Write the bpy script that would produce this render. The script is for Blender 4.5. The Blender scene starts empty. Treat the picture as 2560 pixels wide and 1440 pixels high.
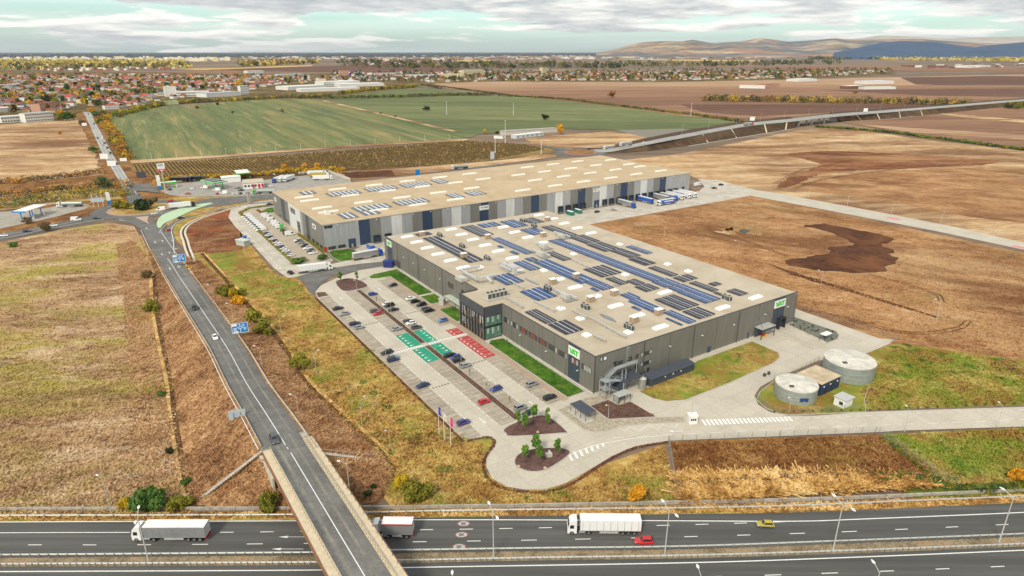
import bpy,math,random
import numpy as np
from mathutils import Vector,Matrix
random.seed(7);RNG=np.random.default_rng(7)
R=math.radians
scene=bpy.context.scene
COL=scene.collection
# ------------------------------------------------------------------ camera
CAM_H=102.0
FOCAL=1600.0
PITCH=math.atan((720-128)/FOCAL)
cam_data=bpy.data.cameras.new('camera')
cam_data.sensor_width=36.0
cam_data.lens=36.0*FOCAL/2560.0
cam_data.clip_start=1.0
cam_data.clip_end=150000.0
cam=bpy.data.objects.new('camera',cam_data)
cam.location=(0,0,CAM_H)
cam.rotation_euler=(math.pi/2-PITCH,0,0)
COL.objects.link(cam)
scene.camera=cam
# ------------------------------------------------------------------ light
SUN_EL,SUN_AZ=42.0,205.0
world=bpy.data.worlds.new('World');scene.world=world;world.use_nodes=True
def build_world():
 nt=world.node_tree;nt.nodes.clear();N=nt.nodes.new;L=nt.links.new
 out=N('ShaderNodeOutputWorld');bg=N('ShaderNodeBackground');bg.inputs[1].default_value=SKY_STRENGTH
 sky=N('ShaderNodeTexSky');sky.sky_type='NISHITA';sky.sun_disc=False
 sky.sun_elevation=R(SUN_EL);sky.sun_rotation=R(SUN_AZ)
 sky.altitude=100;sky.air_density=1.0;sky.dust_density=1.6;sky.ozone_density=1.4
 tc=N('ShaderNodeTexCoord');sep=N('ShaderNodeSeparateXYZ');L(tc.outputs['Generated'],sep.inputs[0])
 def M(op,a,b=None,c=None,clamp=False):
  n=N('ShaderNodeMath');n.operation=op;n.use_clamp=clamp
  for i,val in enumerate((a,b,c)):
   if val is None:continue
   if isinstance(val,(int,float)):n.inputs[i].default_value=val
   else:L(val,n.inputs[i])
  return n.outputs[0]
 z=M('MAXIMUM',sep.outputs[2],0.0)
 comb=N('ShaderNodeCombineXYZ');L(sep.outputs[0],comb.inputs[0]);L(sep.outputs[1],comb.inputs[1]);L(M('MULTIPLY',M('POWER',z,.85),3.6),comb.inputs[2])
 def noise(scale,detail,rough,off,src=None,dist=0.0):
  mp=N('ShaderNodeMapping');mp.inputs['Location'].default_value=off
  mp.inputs['Scale'].default_value=scale
  L(src or comb.outputs[0],mp.inputs[0])
  n=N('ShaderNodeTexNoise');n.inputs['Scale'].default_value=1.0
  n.inputs['Detail'].default_value=detail;n.inputs['Roughness'].default_value=rough
  n.inputs['Distortion'].default_value=dist
  L(mp.outputs[0],n.inputs[0]);return n.outputs[0]
 up=N('ShaderNodeVectorMath');up.operation='ADD';up.inputs[1].default_value=(0,0,.030);L(comb.outputs[0],up.inputs[0])
 def cover(src):
  big=noise((2.2,2.2,4.5),3,.5,CLOUD_OFF,src);med=noise((8.5,8.5,15),9,.58,(3.1,8.2,0),src,.1)
  low=N('ShaderNodeMapRange');low.inputs['From Min'].default_value=.012;low.inputs['From Max'].default_value=.060;low.inputs['To Min'].default_value=-.085;low.inputs['To Max'].default_value=.02;L(z,low.inputs[0])
  return M('ADD',M('ADD',M('MULTIPLY',big,.52),M('MULTIPLY',med,.52)),low.outputs[0])
 cov=cover(comb.outputs[0]);cov2=cover(up.outputs[0])
 dens=N('ShaderNodeMapRange');dens.inputs['From Min'].default_value=CLOUD_LO;dens.inputs['From Max'].default_value=CLOUD_LO+.050
 dens.interpolation_type='SMOOTHSTEP';L(cov,dens.inputs[0])
 thick=N('ShaderNodeMapRange');thick.inputs['From Min'].default_value=CLOUD_LO+.005;thick.inputs['From Max'].default_value=CLOUD_LO+.10;L(cov2,thick.inputs[0])
 puff=noise((22,22,30),5,.6,(9,2,0))
 tk=M('MULTIPLY',thick.outputs[0],M('ADD',M('MULTIPLY',puff,1.3),.15),clamp=True)
 cc=N('ShaderNodeMix');cc.data_type='RGBA'
 L(tk,cc.inputs['Factor']);cc.inputs['A'].default_value=(*[c*CLOUD_GAIN for c in(1.0,.965,.89)],1);cc.inputs['B'].default_value=(*[c*CLOUD_GAIN for c in(.42,.44,.47)],1)
 veil=N('ShaderNodeMix');veil.data_type='RGBA'
 L(M('MULTIPLY',noise((3,3,14),3,.5,(1,5,0)),VEIL),veil.inputs['Factor'])
 tint=N('ShaderNodeMix');tint.data_type='RGBA';tint.blend_type='MULTIPLY';tint.inputs['Factor'].default_value=1
 L(sky.outputs[0],tint.inputs['A']);tint.inputs['B'].default_value=SKY_TINT
 L(tint.outputs['Result'],veil.inputs['A']);veil.inputs['B'].default_value=(*[c*CLOUD_GAIN for c in(1.0,1.04,1.0)],1)
 mix=N('ShaderNodeMix');mix.data_type='RGBA'
 L(M('MULTIPLY',dens.outputs[0],.96),mix.inputs['Factor']);L(veil.outputs['Result'],mix.inputs['A']);L(cc.outputs['Result'],mix.inputs['B'])
 L(mix.outputs['Result'],bg.inputs[0]);L(bg.outputs[0],out.inputs[0])
SKY_STRENGTH,CLOUD_GAIN,CLOUD_LO,CLOUD_OFF,VEIL=.070,8.4,.476,(2.3,1.1,0),.62
SKY_TINT=(.84,1.22,1.18,1)
build_world()
sun_d=bpy.data.lights.new('sun','SUN');sun_d.energy=1.5;sun_d.angle=R(11);sun_d.color=(1,.89,.73)
sun=bpy.data.objects.new('sun',sun_d);COL.objects.link(sun)
sun.rotation_euler=(R(90-SUN_EL),0,R(-SUN_AZ+180))
vs=scene.view_settings
vs.view_transform='Standard';vs.look='None';vs.gamma=1;vs.exposure=1.12;vs.use_curve_mapping=False
scene.render.engine='CYCLES'
scene.cycles.max_bounces=5;scene.cycles.diffuse_bounces=2;scene.cycles.glossy_bounces=2
scene.cycles.transmission_bounces=2;scene.cycles.transparent_max_bounces=6;scene.cycles.volume_bounces=0
scene.cycles.use_denoising=True
# ------------------------------------------------------------------ survey: photograph pixel -> point at height z
CT,ST=math.cos(PITCH),math.sin(PITCH)
def ray(px,py):
 dx=(px-1280)/FOCAL;dy=(py-720)/FOCAL
 return Vector((dx,CT-dy*ST,-ST-dy*CT))
def gp(px,py,z=0.0):
 d=ray(px,py);t=(z-CAM_H)/d.z
 return Vector((d.x*t,d.y*t,z))
def crop(x0,y0,k):return lambda x,y:(x0+x/k,y0+y/k)
r1=crop(0,960,2.977);r2=crop(850,960,2.977);r3=crop(1700,960,2.977)
r4=crop(0,480,2.977);r5=crop(850,480,2.977);r6=crop(1700,480,2.977)
c1=crop(800,640,6.4);c2=crop(900,800,6.4);c3=crop(1400,840,6.4);c4=crop(1100,660,6.4)
c5=crop(1280,380,5.333);c6=crop(560,480,6.4)
s1=crop(960,520,4.737);s2=crop(1340,540,4.737);s3=crop(1460,660,4.737);s4=crop(680,380,4.737);s5=crop(1860,740,5.807)
t1=crop(0,120,5.12);t2=crop(400,120,5.12);t3=crop(0,380,5.12);t4=crop(380,380,5.12)
h1=crop(0,0,2.977);h2=crop(850,0,2.977);h3=crop(1700,0,2.977)
EST_ANG=R(33.4)
UA=Vector((math.cos(EST_ANG),math.sin(EST_ANG),0));VB=Vector((-math.sin(EST_ANG),math.cos(EST_ANG),0))
A0=gp(1483.5,987)
def W(a,b,z=0.0):p=A0+UA*a+VB*b;return Vector((p.x,p.y,z))
def AB(p):d=Vector(p)-A0;return d.dot(UA),d.dot(VB)
def abz(px,py,z=0.0):return AB(gp(px,py,z))
def on_wall(px,py,axis,val):
 """pixel -> (coordinate along the wall, z) on an estate wall: axis 'a' is the wall a=val, 'b' the wall b=val"""
 d=ray(px,py);o=Vector((0,0,CAM_H));n=UA if axis=='a' else VB
 t=(val-(o-A0).dot(n))/d.dot(n);p=o+d*t
 a,b=AB(p);return(b if axis=='a' else a),p.z
 # ------------------------------------------------------------------ mesh builder
class MB:
 def __init__(s):s.v=[];s.f=[];s.m=[]
 def face(s,pts,m=0):
  i=len(s.v);s.v.extend([tuple(p)for p in pts]);s.f.append(tuple(range(i,i+len(pts))));s.m.append(m);return s
 def box(s,c,d,rz=0.0,m=0,bottom=True,taper=1.0):
  cx,cy,cz=c;hx,hy,hz=d[0]/2,d[1]/2,d[2]/2;ca,sa=math.cos(rz),math.sin(rz);i=len(s.v)
  for k,zz in enumerate((-hz,hz)):
   q=taper if k else 1.0
   for x,y in((-hx,-hy),(hx,-hy),(hx,hy),(-hx,hy)):
    x*=q;y*=q
    s.v.append((cx+x*ca-y*sa,cy+x*sa+y*ca,cz+zz))
  fs=[(4,5,6,7),(0,1,5,4),(1,2,6,5),(2,3,7,6),(3,0,4,7)]
  if bottom:fs.append((3,2,1,0))
  for f in fs:s.f.append(tuple(i+q for q in f));s.m.append(m)
  return s
 def bx(s,x0,x1,y0,y1,z0,z1,m=0):return s.box(((x0+x1)/2,(y0+y1)/2,(z0+z1)/2),(abs(x1-x0),abs(y1-y0),abs(z1-z0)),m=m)
 def prism(s,poly,z0,z1,m=0,ms=None,bottom=False):
  n=len(poly);i=len(s.v);ms=m if ms is None else ms
  area=sum(poly[k][0]*poly[(k+1)%n][1]-poly[(k+1)%n][0]*poly[k][1]for k in range(n))
  if area<0:poly=poly[::-1]
  for p in poly:s.v.append((p[0],p[1],z0))
  for p in poly:s.v.append((p[0],p[1],z1))
  s.f.append(tuple(range(i+n,i+2*n)));s.m.append(m)
  for k in range(n):
   j=(k+1)%n;s.f.append((i+k,i+j,i+n+j,i+n+k));s.m.append(ms)
  if bottom:s.f.append(tuple(range(i+n-1,i-1,-1)));s.m.append(ms)
  return s
 def tube(s,p0,p1,r0,r1=None,n=6,m=0,caps=True):
  p0=Vector(p0);p1=Vector(p1);r1=r0 if r1 is None else r1;d=(p1-p0)
  if d.length<1e-6:return s
  d.normalize();x=d.orthogonal().normalized();y=d.cross(x);i=len(s.v)
  for p,r in((p0,r0),(p1,r1)):
   for k in range(n):
    t=2*math.pi*k/n;s.v.append(tuple(p+x*(math.cos(t)*r)+y*(math.sin(t)*r)))
  for k in range(n):
   j=(k+1)%n;s.f.append((i+k,i+j,i+n+j,i+n+k));s.m.append(m)
  if caps:
   s.f.append(tuple(range(i+n-1,i-1,-1)));s.m.append(m);s.f.append(tuple(range(i+n,i+2*n)));s.m.append(m)
  return s
 def bar(s,p0,p1,w,h,m=0):
  """rectangular bar between two points; w across, h up"""
  p0=Vector(p0);p1=Vector(p1);d=(p1-p0).normalized();up=Vector((0,0,1))if abs(d.z)<.95 else Vector((1,0,0))
  x=d.cross(up).normalized()*(w/2);y=x.cross(d).normalized()*(h/2);i=len(s.v)
  for p in(p0,p1):
   for q in(-x-y,x-y,x+y,-x+y):s.v.append(tuple(p+q))
  for f in((0,1,5,4),(1,2,6,5),(2,3,7,6),(3,0,4,7),(3,2,1,0),(4,5,6,7)):
   s.f.append(tuple(i+q for q in f));s.m.append(m)
  return s
 def loft(s,rings,m=0,cap=True):
  i=len(s.v);n=len(rings[0])
  for r in rings:s.v.extend([tuple(p)for p in r])
  for a in range(len(rings)-1):
   for k in range(n):
    j=(k+1)%n;s.f.append((i+a*n+k,i+a*n+j,i+(a+1)*n+j,i+(a+1)*n+k));s.m.append(m)
  if cap:
   s.f.append(tuple(range(i+n-1,i-1,-1)));s.m.append(m)
   b=i+(len(rings)-1)*n;s.f.append(tuple(range(b,b+n)));s.m.append(m)
  return s
 def strip(s,left,right,m=0):
  i=len(s.v);n=len(left)
  for p,q in zip(left,right):s.v.append(tuple(p));s.v.append(tuple(q))
  for k in range(n-1):
   s.f.append((i+2*k,i+2*k+1,i+2*k+3,i+2*k+2));s.m.append(m)
  return s
 def mesh(s,name,mats,smooth=False):
  me=bpy.data.meshes.new(name);me.from_pydata(s.v,[],s.f)
  for mt in(mats if isinstance(mats,(list,tuple))else[mats]):me.materials.append(mt)
  if any(s.m):me.polygons.foreach_set('material_index',s.m)
  if smooth:me.polygons.foreach_set('use_smooth',[True]*len(s.f))
  me.update();return me
 def build(s,name,mats,parent=None,loc=None,rz=None,smooth=False,**kw):
  return link(name,s.mesh(name,mats,smooth),parent,loc,rz,**kw)
def setp(o,label=None,cat=None,group=None,kind=None):
 if label:o['label']=label
 if cat:o['category']=cat
 if group:o['group']=group
 if kind:o['kind']=kind
 return o
def link(name,me,parent=None,loc=None,rz=None,**kw):
 o=bpy.data.objects.new(name,me);COL.objects.link(o)
 if parent is not None:o.parent=parent
 if loc is not None:o.location=loc
 if rz is not None:o.rotation_euler=(0,0,rz)
 return setp(o,**kw)
def empty(name,loc=(0,0,0),rz=0.0,label=None,cat=None,group=None):
 o=link(name,None,None,loc,rz);o.empty_display_size=1;return setp(o,label,cat,group)
def copy_tree(o,parent=None):
 c=o.copy();COL.objects.link(c);c.parent=parent
 for ch in list(o.children):copy_tree(ch,c)
 return c
ORD=['first','second','third','fourth','fifth','sixth','seventh','eighth','ninth','tenth','eleventh','twelfth','thirteenth','fourteenth','fifteenth','sixteenth','seventeenth','eighteenth','nineteenth','twentieth','twenty-first','twenty-second','twenty-third','twenty-fourth','twenty-fifth','twenty-sixth']
def catmull(pts,n=8,closed=False):
 P=[Vector(p)for p in pts];out=[];m=len(P)
 rng=range(m)if closed else range(m-1)
 for i in rng:
  p1,p2=P[i],P[(i+1)%m]
  p0=P[(i-1)%m]if closed or i>0 else p1*2-p2
  p3=P[(i+2)%m]if closed or i+2<m else p2*2-p1
  for k in range(n):
   t=k/n;t2_=t*t;t3_=t2_*t
   out.append(.5*((2*p1)+(p2-p0)*t+(2*p0-5*p1+4*p2-p3)*t2_+(3*p1-p0-3*p2+p3)*t3_))
 if not closed:out.append(P[-1])
 return out
def offset_line(pts,d):
 out=[];n=len(pts)
 for i in range(n):
  t=Vector(pts[min(i+1,n-1)])-Vector(pts[max(i-1,0)]);t.z=0;t.normalize()
  out.append(Vector(pts[i])+Vector((-t.y,t.x,0))*d)
 return out
def lift(pts,z):return[Vector((p[0],p[1],z))for p in pts]
def along(pts,step,start=0.0):
 """points and directions every step metres along a polyline"""
 out=[];need=start;acc=0.0
 for a,b in zip(pts[:-1],pts[1:]):
  a=Vector(a);b=Vector(b);L_=(b-a).length
  if L_<1e-6:continue
  while need<=acc+L_:
   out.append((a+(b-a)*((need-acc)/L_),(b-a)/L_));need+=step
  acc+=L_
 return out
def plen(pts):return sum((Vector(b)-Vector(a)).length for a,b in zip(pts[:-1],pts[1:]))
# ------------------------------------------------------------------ materials
MAT={}
def _nodes(name):
 m=bpy.data.materials.new(name);m.use_nodes=True;nt=m.node_tree
 return m,nt,nt.nodes['Principled BSDF']
def col4(c):return(c[0],c[1],c[2],1)
def hexc(h):
 h=h.lstrip('#');r=[int(h[i:i+2],16)/255 for i in(0,2,4)]
 return tuple((x/12.92 if x<=.04045 else((x+.055)/1.055)**2.4)for x in r)
def flat(name,c,rough=.6,metal=0.0,var=.12,scale=.6,spec=.4,coat=0.0,obj_var=0.0):
 """painted or plain surface: base colour with slight procedural mottling (grime, fading)"""
 if name in MAT:return MAT[name]
 if isinstance(c,str):c=hexc(c)
 m,nt,b=_nodes(name);N=nt.nodes.new;L=nt.links.new
 b.inputs['Roughness'].default_value=rough;b.inputs['Metallic'].default_value=metal
 b.inputs['Specular IOR Level'].default_value=spec;b.inputs['Coat Weight'].default_value=coat
 if var>0:
  g=N('ShaderNodeNewGeometry');n=N('ShaderNodeTexNoise');n.inputs['Scale'].default_value=scale;n.inputs['Detail'].default_value=6;n.inputs['Roughness'].default_value=.65
  L(g.outputs['Position'],n.inputs[0])
  mr=N('ShaderNodeMapRange');mr.inputs['From Min'].default_value=.3;mr.inputs['From Max'].default_value=.7
  mr.inputs['To Min'].default_value=1-var;mr.inputs['To Max'].default_value=1+var;L(n.outputs[0],mr.inputs[0])
  fac=mr.outputs[0]
  if obj_var:
   oi=N('ShaderNodeObjectInfo');m2=N('ShaderNodeMapRange');m2.inputs['To Min'].default_value=1-obj_var;m2.inputs['To Max'].default_value=1+obj_var
   L(oi.outputs['Random'],m2.inputs[0]);mm=N('ShaderNodeMath');mm.operation='MULTIPLY';L(fac,mm.inputs[0]);L(m2.outputs[0],mm.inputs[1]);fac=mm.outputs[0]
  vm=N('ShaderNodeVectorMath');vm.operation='SCALE';vm.inputs[0].default_value=c;L(fac,vm.inputs['Scale'])
  L(vm.outputs[0],b.inputs['Base Color'])
 else:b.inputs['Base Color'].default_value=col4(c)
 MAT[name]=m;return m
def glass(name,c,rough=.08,spec=.8):
 m=flat(name,c,rough,0,.25,.35,spec);return m
def ground_mat(name,cols,scales=(.02,.12,.7,3.0),w=(.9,.8,.7,.5),stretch=(1,1),ang=0.0,rough=.95,bump=.25,gain=1.0,contrast=1.0,extra=None,patches=()):
 """several octaves of noise in world metres -> colour ramp of the given (pos, colour) stops"""
 if name in MAT:return MAT[name]
 m,nt,b=_nodes(name);N=nt.nodes.new;L=nt.links.new
 b.inputs['Roughness'].default_value=rough;b.inputs['Specular IOR Level'].default_value=.15
 g=N('ShaderNodeNewGeometry');mp=N('ShaderNodeMapping');mp.vector_type='POINT'
 rot=N('ShaderNodeVectorRotate');rot.rotation_type='Z_AXIS';rot.inputs['Angle'].default_value=-ang
 L(g.outputs['Position'],rot.inputs[0]);L(rot.outputs[0],mp.inputs[0]);mp.inputs['Scale'].default_value=(1/stretch[0],1/stretch[1],1)
 acc=None;tot=sum(w)
 for i,(sc,ww)in enumerate(zip(scales,w)):
  n=N('ShaderNodeTexNoise');n.inputs['Scale'].default_value=sc;n.inputs['Detail'].default_value=4 if i<2 else 3;n.inputs['Roughness'].default_value=.6
  if i==0:n.inputs['Distortion'].default_value=.6
  L(mp.outputs[0]if i<3 else g.outputs['Position'],n.inputs[0])
  ma=N('ShaderNodeMath');ma.operation='MULTIPLY_ADD';L(n.outputs[0],ma.inputs[0]);ma.inputs[1].default_value=ww/tot
  if acc is None:ma.inputs[2].default_value=0
  else:L(acc,ma.inputs[2])
  acc=ma.outputs[0]
 mr=N('ShaderNodeMapRange');mr.inputs['From Min'].default_value=(.5-.095/contrast);mr.inputs['From Max'].default_value=(.5+.095/contrast);L(acc,mr.inputs[0])
 fac=mr.outputs[0]
 if extra:fac=extra(nt,g,rot,fac)
 cr=N('ShaderNodeValToRGB');e=cr.color_ramp.elements
 cols=[(p,hexc(c)if isinstance(c,str)else c)for p,c in cols]
 e[0].position=cols[0][0];e[0].color=col4([x*gain for x in cols[0][1]]);e[1].position=cols[-1][0];e[1].color=col4([x*gain for x in cols[-1][1]])
 for p,c in cols[1:-1]:q=e.new(p);q.color=col4([x*gain for x in c])
 L(fac,cr.inputs[0]);colr=cr.outputs[0]
 for k,(pc,sc,lo,hi,amt)in enumerate(patches):
  n=N('ShaderNodeTexNoise');n.inputs['Scale'].default_value=sc;n.inputs['Detail'].default_value=7;n.inputs['Roughness'].default_value=.66;n.inputs['Distortion'].default_value=.5
  of=N('ShaderNodeVectorMath');of.operation='ADD';of.inputs[1].default_value=(k*371.3+57,k*113.7-91,0);L(mp.outputs[0],of.inputs[0]);L(of.outputs[0],n.inputs[0])
  q=N('ShaderNodeMapRange');q.inputs['From Min'].default_value=lo;q.inputs['From Max'].default_value=hi;q.inputs['To Max'].default_value=amt;L(n.outputs[0],q.inputs[0])
  mx=N('ShaderNodeMix');mx.data_type='RGBA';L(q.outputs[0],mx.inputs['Factor']);L(colr,mx.inputs['A']);mx.inputs['B'].default_value=col4([x*gain for x in hexc(pc)]);colr=mx.outputs['Result']
 L(colr,b.inputs['Base Color'])
 if bump:
  bp=N('ShaderNodeBump');bp.inputs['Strength'].default_value=bump;bp.inputs['Distance'].default_value=.6;L(acc,bp.inputs['Height']);L(bp.outputs[0],b.inputs['Normal'])
 MAT[name]=m;return m
def rows_extra(period,amount,ang,wob=.15):
 """adds parallel furrow or drill rows to a ground material"""
 def f(nt,g,rot,fac):
  N=nt.nodes.new;L=nt.links.new
  r=N('ShaderNodeVectorRotate');r.rotation_type='Z_AXIS';r.inputs['Angle'].default_value=-ang;L(g.outputs['Position'],r.inputs[0])
  w=N('ShaderNodeTexWave');w.wave_type='BANDS';w.bands_direction='Y';w.inputs['Scale'].default_value=2*math.pi/period/20;w.inputs['Distortion'].default_value=wob*10;w.inputs['Detail'].default_value=2;w.inputs['Detail Scale'].default_value=.2
  L(r.outputs[0],w.inputs[0])
  a=N('ShaderNodeMath');a.operation='MULTIPLY_ADD';L(w.outputs[1],a.inputs[0]);a.inputs[1].default_value=amount
  b2=N('ShaderNodeMath');b2.operation='ADD';L(fac,b2.inputs[0]);b2.inputs[1].default_value=-amount/2;L(b2.outputs[0],a.inputs[2]);return a.outputs[0]
 return f
def roughen(P,amp,step,seed=1):
 """ragged natural edge: resample a closed outline and jitter it"""
 rnd=random.Random(seed);Q=[q[0]for q in along(list(P)+[P[0]],step)];k=[rnd.uniform(-1,1)for _ in Q];n=len(Q)
 return[Vector((p.x+amp*(k[i]+.7*k[(i*7+3)%n]),p.y+amp*(k[(i*3+1)%n]+.6*k[i-1]),0))for i,p in enumerate(Q)]
def sheet(name,pts,z,mat,kind='structure',label=None,smooth_n=0,closed_smooth=False,rag=None):
 P=[gp(*p)if len(p)==2 else Vector(p)for p in pts]
 if smooth_n:P=catmull(P,smooth_n,True)
 if rag:P=roughen(P,*rag)
 me=tri_fill(name,[(p.x,p.y)for p in P],z,mat)
 return link(name,me,kind=kind,label=label)
def tri_fill(name,poly,z,mat):
 from mathutils.geometry import tessellate_polygon
 vs_=[Vector((x,y,z))for x,y in poly]
 tris=tessellate_polygon([vs_]);me=bpy.data.meshes.new(name);fs=[]
 for t in tris:
  a,b,c=(vs_[i]for i in t)
  fs.append(t if(b-a).cross(c-a).z>0 else t[::-1])
 me.from_pydata([tuple(p)for p in vs_],[],fs);me.materials.append(mat);me.update();return me
 # ------------------------------------------------------------------ the plain and its fields
G=.92
def gm(name,cols,**k):return ground_mat(name,cols,gain=G,**k)
m_plain=gm('plain_soil',[(0,'#5c5248'),(.4,'#766658'),(.7,'#8c7763'),(1,'#a38c6c')],scales=(.0012,.006,.05,.4),stretch=(4,1),bump=0)
m_meadow=gm('dry_meadow',[(0,'#6a503c'),(.25,'#927254'),(.5,'#b28f6a'),(.75,'#bf9f78'),(1,'#d8bd98')],scales=(.022,.11,.6,2.4),w=(.8,.8,.85,.8),stretch=(2.2,1),ang=.15,contrast=.95,patches=[('#a59c44',.026,.47,.60,.8),('#6b4f40',.035,.54,.68,.75),('#e0c9aa',.06,.54,.68,.7)])
m_slope=gm('slope_grass',[(0,'#604430'),(.3,'#8a6546'),(.55,'#a9805a'),(.8,'#bb956b'),(1,'#cfae84')],scales=(.03,.15,.8,3),w=(.7,.8,.9,.8),stretch=(1,2.5),ang=-.5,contrast=.9,patches=[('#8e5a30',.05,.56,.70,.6),('#80713a',.08,.62,.74,.5)])
m_verge=gm('verge_grass',[(0,'#604828'),(.25,'#8e6a3a'),(.5,'#b48e52'),(.7,'#b59a50'),(1,'#cfb478')],scales=(.03,.12,.55,2.2),w=(.8,.9,.9,.8),contrast=1.0,patches=[('#7f8834',.07,.50,.64,.8),('#8a5a30',.05,.52,.66,.7),('#d8bd84',.09,.56,.70,.6),('#5d7424',.16,.58,.70,.75)])
m_dirt=gm('bare_dirt',[(0,'#6b4830'),(.25,'#8e6544'),(.5,'#a87d54'),(.75,'#b99066'),(1,'#ccac82')],scales=(.02,.09,.5,2.0),w=(.9,.9,.8,.7),stretch=(1.8,1),ang=-.35,contrast=.85,patches=[('#c4a67c',.012,.52,.68,.6),('#6d452b',.016,.50,.64,.75),('#8f7a4a',.03,.55,.68,.5),('#d0b894',.07,.60,.72,.5)])
m_fresh=gm('fresh_soil',[(0,'#41291b'),(.5,'#5b3a27'),(1,'#764e34')],scales=(.03,.15,.8,2.5),contrast=1,patches=[('#8a5a38',.03,.54,.68,.6),('#3a2419',.05,.54,.66,.5)])
m_pale=gm('pale_stubble',[(0,'#74533a'),(.25,'#a07b58'),(.5,'#bd9a72'),(.75,'#cfb48c'),(1,'#dfc8a4')],scales=(.015,.06,.35,1.4),w=(.8,.9,.8,.7),stretch=(3,1),ang=.05,contrast=.85,patches=[('#70492f',.014,.46,.60,.8),('#d8bd94',.02,.54,.68,.5),('#8c7346',.05,.56,.70,.5)])
m_redsoil=gm('red_soil',[(0,'#553523'),(.4,'#74492f'),(.7,'#8a5f42'),(1,'#a37e5c')],scales=(.05,.2,.8,2.5),contrast=1.0,patches=[('#9a5434',.04,.50,.62,.8),('#8f7a4a',.06,.56,.68,.6)])
m_sand=gm('pale_gravel',[(0,'#8a6844'),(.4,'#a58258'),(.7,'#b8996e'),(1,'#d6c09a')],scales=(.03,.12,.6,2.5),contrast=.9,patches=[('#8f6a44',.05,.46,.60,.8)])
FURROW=R(-60)
m_green=gm('winter_wheat',[(0,'#565e40'),(.35,'#667048'),(.65,'#747c50'),(.85,'#8b8558'),(1,'#a38f64')],scales=(.03,.10,.4,1.2),w=(1,.9,.6,.4),stretch=(14,1),ang=FURROW,contrast=.8,bump=.1,patches=[('#a8905e',.016,.50,.64,.6),('#59654a',.02,.52,.66,.5),('#b8a274',.06,.58,.68,.6)])
m_green2=gm('pasture_green',[(0,'#585f40'),(.4,'#69724a'),(.7,'#7a7e54'),(1,'#8f8a5e')],scales=(.006,.03,.2,.9),stretch=(7,1),ang=R(-8),bump=.1)
m_vine=gm('vineyard_soil',[(0,'#5d4a30'),(.4,'#7d643e'),(.7,'#917a4c'),(1,'#a48a5a')],scales=(.01,.06,.4,1.5),stretch=(3,1),ang=.2,contrast=1)
m_plough=gm('ploughed_field',[(0,'#6e5142'),(.4,'#88664f'),(.7,'#99765c'),(1,'#aa886a')],scales=(.004,.02,.1,.7),stretch=(10,1),ang=R(4),bump=.1)
m_plough2=gm('dark_ploughed_field',[(0,'#553e34'),(.5,'#6a4d40'),(1,'#7d5c4b')],scales=(.004,.02,.1,.7),stretch=(10,1),ang=R(4),bump=.1)
m_tan=gm('tan_stubble_field',[(0,'#8b6a50'),(.5,'#ab8a6c'),(1,'#c7a98a')],scales=(.003,.015,.08,.5),stretch=(12,1),ang=R(3),bump=.1)
m_straw=gm('straw_reeds',[(0,'#7e5c34'),(.3,'#ad8248'),(.6,'#cfa564'),(1,'#e3c48c')],scales=(.05,.2,.9,3),stretch=(1,1.5),contrast=1.2)
m_beet=gm('brown_scrub',[(0,'#54391f'),(.35,'#784f2e'),(.6,'#90673e'),(.8,'#9c7846'),(1,'#b8935f')],scales=(.03,.12,.6,2.4),contrast=.95,patches=[('#97873c',.06,.58,.72,.6),('#c29a64',.04,.58,.72,.6)])
m_lawn=gm('mown_lawn',[(0,'#2c4a16'),(.5,'#42691f'),(1,'#5b832c')],scales=(.05,.3,1.2,4),bump=.2,patches=[('#7d8a38',.18,.50,.66,.7),('#335a1a',.3,.54,.66,.6)])
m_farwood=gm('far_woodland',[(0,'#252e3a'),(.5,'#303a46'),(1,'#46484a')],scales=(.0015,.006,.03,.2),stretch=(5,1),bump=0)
m_sunlit=gm('sunlit_far_field',[(0,'#b0904e'),(.5,'#d0b06a'),(1,'#e6d09a')],scales=(.002,.01,.05,.3),stretch=(6,1),bump=0)  # pale gold paints the sunlit strips into the far field colour
m_plain_town=gm('town_gardens',[(0,'#453a2a'),(.3,'#5f4d34'),(.55,'#6d6038'),(.8,'#84683f'),(1,'#9a8662')],scales=(.01,.04,.2,.9),bump=.1,contrast=1.2)
m_verge2=gm('green_rough_grass',[(0,'#5e4a28'),(.25,'#86683a'),(.5,'#a68a4a'),(.7,'#9c9446'),(1,'#c4b070')],scales=(.03,.12,.55,2.2),w=(.8,.9,.9,.8),contrast=1.0,patches=[('#74882c',.06,.44,.58,.8),('#8f6234',.05,.50,.64,.7),('#4f7420',.14,.54,.66,.8)])
m_rusty=gm('rusty_soil',[(0,'#573522'),(.4,'#774a2e'),(.7,'#8f6040'),(1,'#a97c58')],scales=(.02,.08,.4,1.6),stretch=(3,1),ang=.05,patches=[('#b28c62',.02,.50,.64,.7),('#4f3222',.03,.52,.66,.6)])
def ring(name,r0,r1,z,n=72):
 mb=MB();pts=[]
 return mb
big=MB();n=96;RAD=60000.0
big.face([(RAD*math.cos(2*math.pi*k/n),RAD*math.sin(2*math.pi*k/n),0)for k in range(n)])
big.build('ground',m_plain,kind='structure')
FZ={}
m_asphpatch=flat('dark_gravel',(.07,.08,.075),.9)
RAG={'dark_soil_patch':(1.1,3.2),'gravel_patch':(2.6,4),'straw_strip':(.5,1.6),'soil_scar':(.35,2.5),'red_soil_ground':(.8,3),'scrub_field':(1.6,8),'soil_patch':(1.5,5),'waste_strip':(1.5,6),'grass_patch':(1.5,6),'green_verge':(.6,2.5),'rough_ground':(.8,3),'meadow_edge':(.9,2.6)}
def field(name,pts,mat,z,sm=0):return sheet(name,pts,z,mat,smooth_n=sm,rag=RAG.get(name))
field('far_woodland',[(-700,131.6),(0,131.6),(1150,131.4),(1500,132),(1500,139),(1000,143),(0,144),(-700,144)],m_farwood,2.0)
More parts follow.
